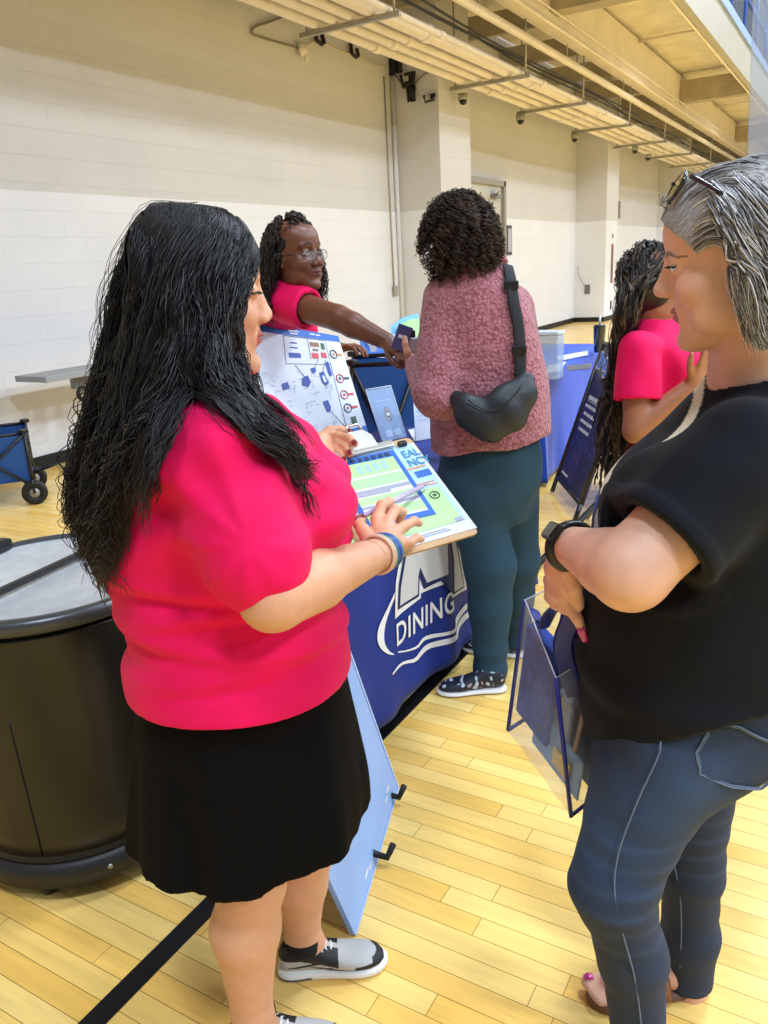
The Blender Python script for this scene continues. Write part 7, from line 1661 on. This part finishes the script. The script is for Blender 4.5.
# ---------------------------------------------------------------- clipboard, papers, pen
def clipboard():
    c0 = at(404, 438, 1.64); 
    TL, TR, BR, BL = at(322, 458, 1.68), at(404, 438, 1.75), at(479, 533, 1.52), at(363, 567, 1.40)
    TL, TR, BR, BL = at(322, 458, 1.625), at(404, 438, 1.70), at(479, 533, 1.445), at(364, 566, 1.36)
    # make it a true plane: fit BL from the other three
    BLp = TL+BR-TR
    o = empty('clipboard', (TL+BR)/2, 'brown clipboard with a metal clip held by the woman in the black skirt', 'clipboard')
    nr = unit(np.cross(TR-TL, TL-BLp)); nr = nr if nr[2] > 0 else -nr; u = unit(TR-TL); w = unit(BR-TR)
    def rp(x, y): v = ray(x, y); t = ((TL-V(0, 0, HC))@nr)/(v@nr); p = v*t; p[2] += HC; return p
    q4 = [rp(320, 459), rp(410, 437), rp(479.5, 533), rp(366, 567)]
    cen = sum(q4)/4; rc = []
    for i in range(4):
        a_, b_, c_ = q4[i-1], q4[i], q4[(i+1) % 4]
        for t in (0, .5, 1): p = b_+(a_-b_)*.05*(1-t)**2+(c_-b_)*.05*t**2; rc.append(p)
    brn = mat('hardboard', 'c39c6c', .5, noise=.08, nscale=40)
    MB().poly([p-nr*.004 for p in rc], .004, nr).build('board', brn, o)
    # clip
    a_, b_ = rp(328, 461), rp(393, 446); al = unit(b_-a_); pr = np.cross(nr, al); st = mat('chrome_clip', 'd9d4ca', .3, .85)
    L_ = np.linalg.norm(b_-a_)
    MB().box((a_+b_)/2+nr*.007, (L_, .020, .008), [al, pr, nr], bev=.003).build('clip_bar', st, o)
    cp = (a_+b_)/2+nr*.014+(pr if pr@(TL-BR) > 0 else -pr)*.012; pu = unit((pr if pr@(TL-BR) > 0 else -pr)+nr*.55)
    MB().poly([cp-al*.036-pu*.012, cp+al*.040-pu*.012, cp+al*.034+pu*.014, cp+al*.018+pu*.030, cp-al*.016+pu*.030, cp-al*.030+pu*.014], .0025, nr).build('clip_lever', st, o)
    MB().tube([cp-al*.018+pu*.032, cp-al*.012+pu*.046, cp+al*.012+pu*.046, cp+al*.018+pu*.032], .003, 7).build('hanging_loop', st, o)
    MB().box(rp(402, 446)+nr*.006, (.02, .012, .010), [al, pr, nr], bev=.003).build('dark_stud', M_blackpl, o)
    # papers
    pg = empty('printed_flyer', cen, 'white and pale blue flyer headed with blue capitals, clipped to the clipboard', 'flyer')
    Q = [rp(324, 466), rp(413, 443), rp(477, 528), rp(372, 558)]; q = quadmap([p+nr*.0012 for p in Q]); sg = 1 if q.n@nr > 0 else -1
    MB().poly([p+nr*.0002 for p in Q], .001, nr).build('sheet', P_white, pg); L = lambda k: sg*.0004*k
    patch(q, [(.0, .0, .97, .9)], L(1), 'pale_blue_ground', mat('print_ice', 'abd0e6', .5), pg)
    patch(q, [(.10, .52, .93, .90)], L(2), 'green_ground', P_green, pg); patch(q, [(.80, .32, .96, .39)], L(3), 'blue_tab', P_blue, pg)
    patch(q, [(.04, .30, .10, .36), (.08, .52, .14, .58)], L(3), 'blue_tab', P_sky, pg)
    words(q, [('EAL', .80, .150, .080), ('NCY', .80, .255, .080)], L(4), 'lettering', mat('print_cyan', '2c84b4', .5), pg, ratio=1.02, bold=.03)
    patch(q, [(.74, .27, .95, .285), (.70, .45, .93, .46), (.80, .48, .95, .49)], L(3), 'text_line', P_orange, pg)
    ring = [q(.84+.045*math.cos(t), .60+.035*math.sin(t), L(4)) for t in np.linspace(0, 2*math.pi, 22, endpoint=False)]; MB().tube(ring, .0012, 5, closed=True, caps=False).build('round_logo', P_dg, pg); patch(q, [circle(.84, .60, .02, .8)], L(4), 'logo_centre', P_dg, pg)
    patch(q, [circle(.42, .955, .018, .8)], L(4), 'small_badge', P_blue, pg); patch(q, [(.48, .93, .75, .937), (.5, .95, .78, .957), (.86, .86, .94, .90)], L(3), 'text_line', P_grey, pg)
    cdp = empty('info_card', cen+nr*.003, 'blue-bordered card with pale green tables lying on the clipped flyer', 'card')
    Q2 = [rp(331, 464), rp(393, 451), rp(436, 515), rp(368, 531)]; MB().poly([p+nr*.0028 for p in Q2], .001, nr).build('card', P_blue, cdp); q2 = quadmap([p+nr*.0038 for p in Q2]); sg2 = 1 if q2.n@nr > 0 else -1; L2 = lambda k: sg2*.0004*k
    patch(q2, [(.07, .10, .93, .93)], L2(1), 'white_ground', P_white, cdp); patch(q2, [(.07, .10, .93, .30), (.07, .33, .93, .47), (.07, .60, .93, .70), (.07, .78, .93, .90)], L2(2), 'green_table', P_green, cdp)
    patch(q2, [(.07, .50, .93, .545), (.07, .555, .6, .58), (.07, .72, .93, .75)], L2(3), 'grey_heading', P_grey, cdp); patch(q2, [(.06+.11*i, .03, .13+.11*i, .08) for i in range(8)], L2(3), 'white_heading', P_navy, cdp)
    patch(q2, [(.30+.13*i, .14, .38+.13*i, .26) for i in range(4)]+[(.1, .36, .9, .365), (.1, .40, .9, .405), (.1, .44, .9, .445), (.1, .64, .9, .645), (.1, .83, .9, .835)], L2(3), 'table_rules', P_lb, cdp)
    # pen
    a_, b_ = at(357, 524, 1.385)+nr*.012, rp(427, 488)+nr*.012; o = empty('pen', (a_+b_)/2, 'pale lilac pen with a dark red cap in the writing hand', 'pen')
    d = b_-a_; MB().tube([a_, a_+d*.92], .0048, 12).build('barrel', mat('lilac_plastic', 'b9a7c9', .3), o); MB().tube([a_+d*.92, b_], [.0042, .0012], 12).build('tip', P_grey, o); MB().tube([a_-d*.04, a_+d*.07], .0060, 12).build('cap', mat('dark_red_plastic', '7c1626', .3), o)
clipboard()

# ---------------------------------------------------------------- clear vinyl bag with blue piping
def vinyl_bag():
    D1, D2 = 1.28, 1.20
    # back panel (further, left) and front panel (nearer, right)
    A = [at(525, 602, 1.40), at(552, 610, 1.40), at(592, 700, 1.42), at(570, 768, 1.42), at(508, 728, 1.42)]
    TLb, BLb = at(525, 600, 1.42), at(508, 730, 1.42); TLf, BLf = at(556, 678, 1.19), at(571, 816, 1.19)
    wv = unit(S*.75+G*.66)*.20
    TRb, BRb = TLb+wv+V(0, 0, .0), BLb+wv; TRf, BRf = TLf+wv*.75, BLf+wv*.75
    o = empty('clear_bag', (BLb+BRf)/2, 'clear vinyl tote bag with royal blue piping hanging from the hand with pink nails', 'bag')
    vin = mat('clear_vinyl', 'e6eaf2', .06, alpha=.12, spec=.9, bump=.004, bscale=14)
    def sheet_(P4, n=10, bul=.006):
        q = quadmap(P4); vs = []; 
        for j in range(n+1):
            for i in range(n+1): vs.append(q(i/n, j/n, bul*math.sin(i/n*math.pi)*math.sin(j/n*math.pi)+.002*math.sin(i*1.9+j*1.3)))
        return vs, [(j*(n+1)+i, j*(n+1)+i+1, (j+1)*(n+1)+i+1, (j+1)*(n+1)+i) for j in range(n) for i in range(n)]
    for nm, P4 in (('side_panel', [TLb, TLf, BLf, BLb]), ('back_panel', [TLb, TRb, BRb, BLb]), ('front_panel', [TLf, TRf, BRf, BLf]), ('side_panel', [TRb, TRf, BRf, BRb]), ('bottom_panel', [BLb, BLf, BRf, BRb])):
        v_, f_ = sheet_(P4); ob = mesh_obj(nm, v_, f_, vin, o); md = ob.modifiers.new('t', 'SOLIDIFY'); md.thickness = .0009
    bp = mat('blue_piping', '1b2a86', .45)
    for P_ in ([TLb, BLb], [TLf, BLf, BRf, TRf], [BLb, BRb, TRb]): MB().tube(catmull(np.array(P_), 12) if len(P_) == 2 else P_, .0042, 8).build('piping', bp, o)
    MB().tube([TLb, TRb, TRf, TLf, TLb], .0016, 6).build('top_seam', mat('vinyl_edge', 'c9cedd', .2), o)
    # webbing handle
    hd = catmull([TLf+wv*.30+V(0, 0, -.06), at(563, 650, 1.21), at(570, 622, 1.195), at(574, 606, 1.19), at(580, 616, 1.20), at(586, 650, 1.25), TRf+V(0, 0, -.03)], 26)
    MB().tube(hd, .017, 8, flat=(unit(G+S*.2), .10)).build('handle', bp, o)
    hd2 = catmull([TLb+wv*.15+V(0, 0, -.03), at(541, 628, 1.36), at(551, 612, 1.30), at(564, 603, 1.22), at(572, 606, 1.20)], 20); MB().tube(hd2, .012, 8, flat=(unit(G), .14)).build('handle', bp, o)
    # contents, each a thing inside the bag
    ins = lambda a_, b_, z: (BLb*(1-a_)+BLf*a_)+wv*b_+V(0, 0, z)
    sm = unit(TLb-BLb); al = unit((BLf-BLb)*V(1, 1, 1)); th = unit(wv)
    def item(name, c, size, ax, m, lab, cat):
        e_ = MB().box(c, size, ax, bev=.004).build(name, m, loc=c); tag(e_, lab, cat); return e_
    e1 = item('folded_cloth', ins(.30, .25, .135), (.12, .035, .19), [al, th, sm], mat('blue_pattern', '1c3488', .8, noise=.5, nscale=60), 'folded blue patterned cloth inside the clear bag', 'cloth')
    item('brochure', ins(.62, .18, .045), (.17, .006, .08), [al, th, sm], mat('brochure_blue', '7fa6c8', .4), 'pale blue brochure at the bottom of the clear bag', 'brochure')
    item('yellow_card', ins(.72, .14, .040), (.06, .004, .035), [al, th, sm], mat('card_yellow', 'e6c93a', .45), 'yellow card low in the clear bag', 'card')
    item('zip_pouch', ins(.60, .30, .105), (.085, .03, .10), [al, th, sm], mat('pouch_grey', '7f8694', .3, alpha=.7), 'translucent grey pouch in the middle of the clear bag', 'pouch')
    item('wooden_ruler', ins(.86, .22, .10), (.012, .008, .15), [al, th, unit(sm+al*.1)], mat('wood_tan', 'a98a66', .6), 'tan wooden stick standing in the clear bag', 'stick')
    item('pen_box', ins(.80, .60, .11), (.10, .07, .21), [al, th, sm], M_blackpl, 'black box at the nearest corner of the clear bag', 'box')
    c = ins(.45, .5, .19); pts = []
    for t in np.linspace(0, 4*2*math.pi, 90): pts.append(c+al*.034*math.cos(t)+sm*.028*math.sin(t)+th*(.004*math.sin(t*.5)+t*.0009))
    e_ = MB().tube(pts, .0042, 6).build('coiled_cable', M_blackpl, loc=c); tag(e_, 'coiled black cable near the top of the clear bag', 'cable')
    c = ins(.55, .6, .15); e_ = MB().tube(catmull([c+sm*.05, c+al*.03, c-sm*.03+al*.05, c-sm*.10+al*.02], 14), .011, 8, flat=(th, .3)).build('lanyard', mat('lanyard_blue', '2a50c8', .6), loc=c); tag(e_, 'bright blue lanyard folded inside the clear bag', 'lanyard')
vinyl_bag()
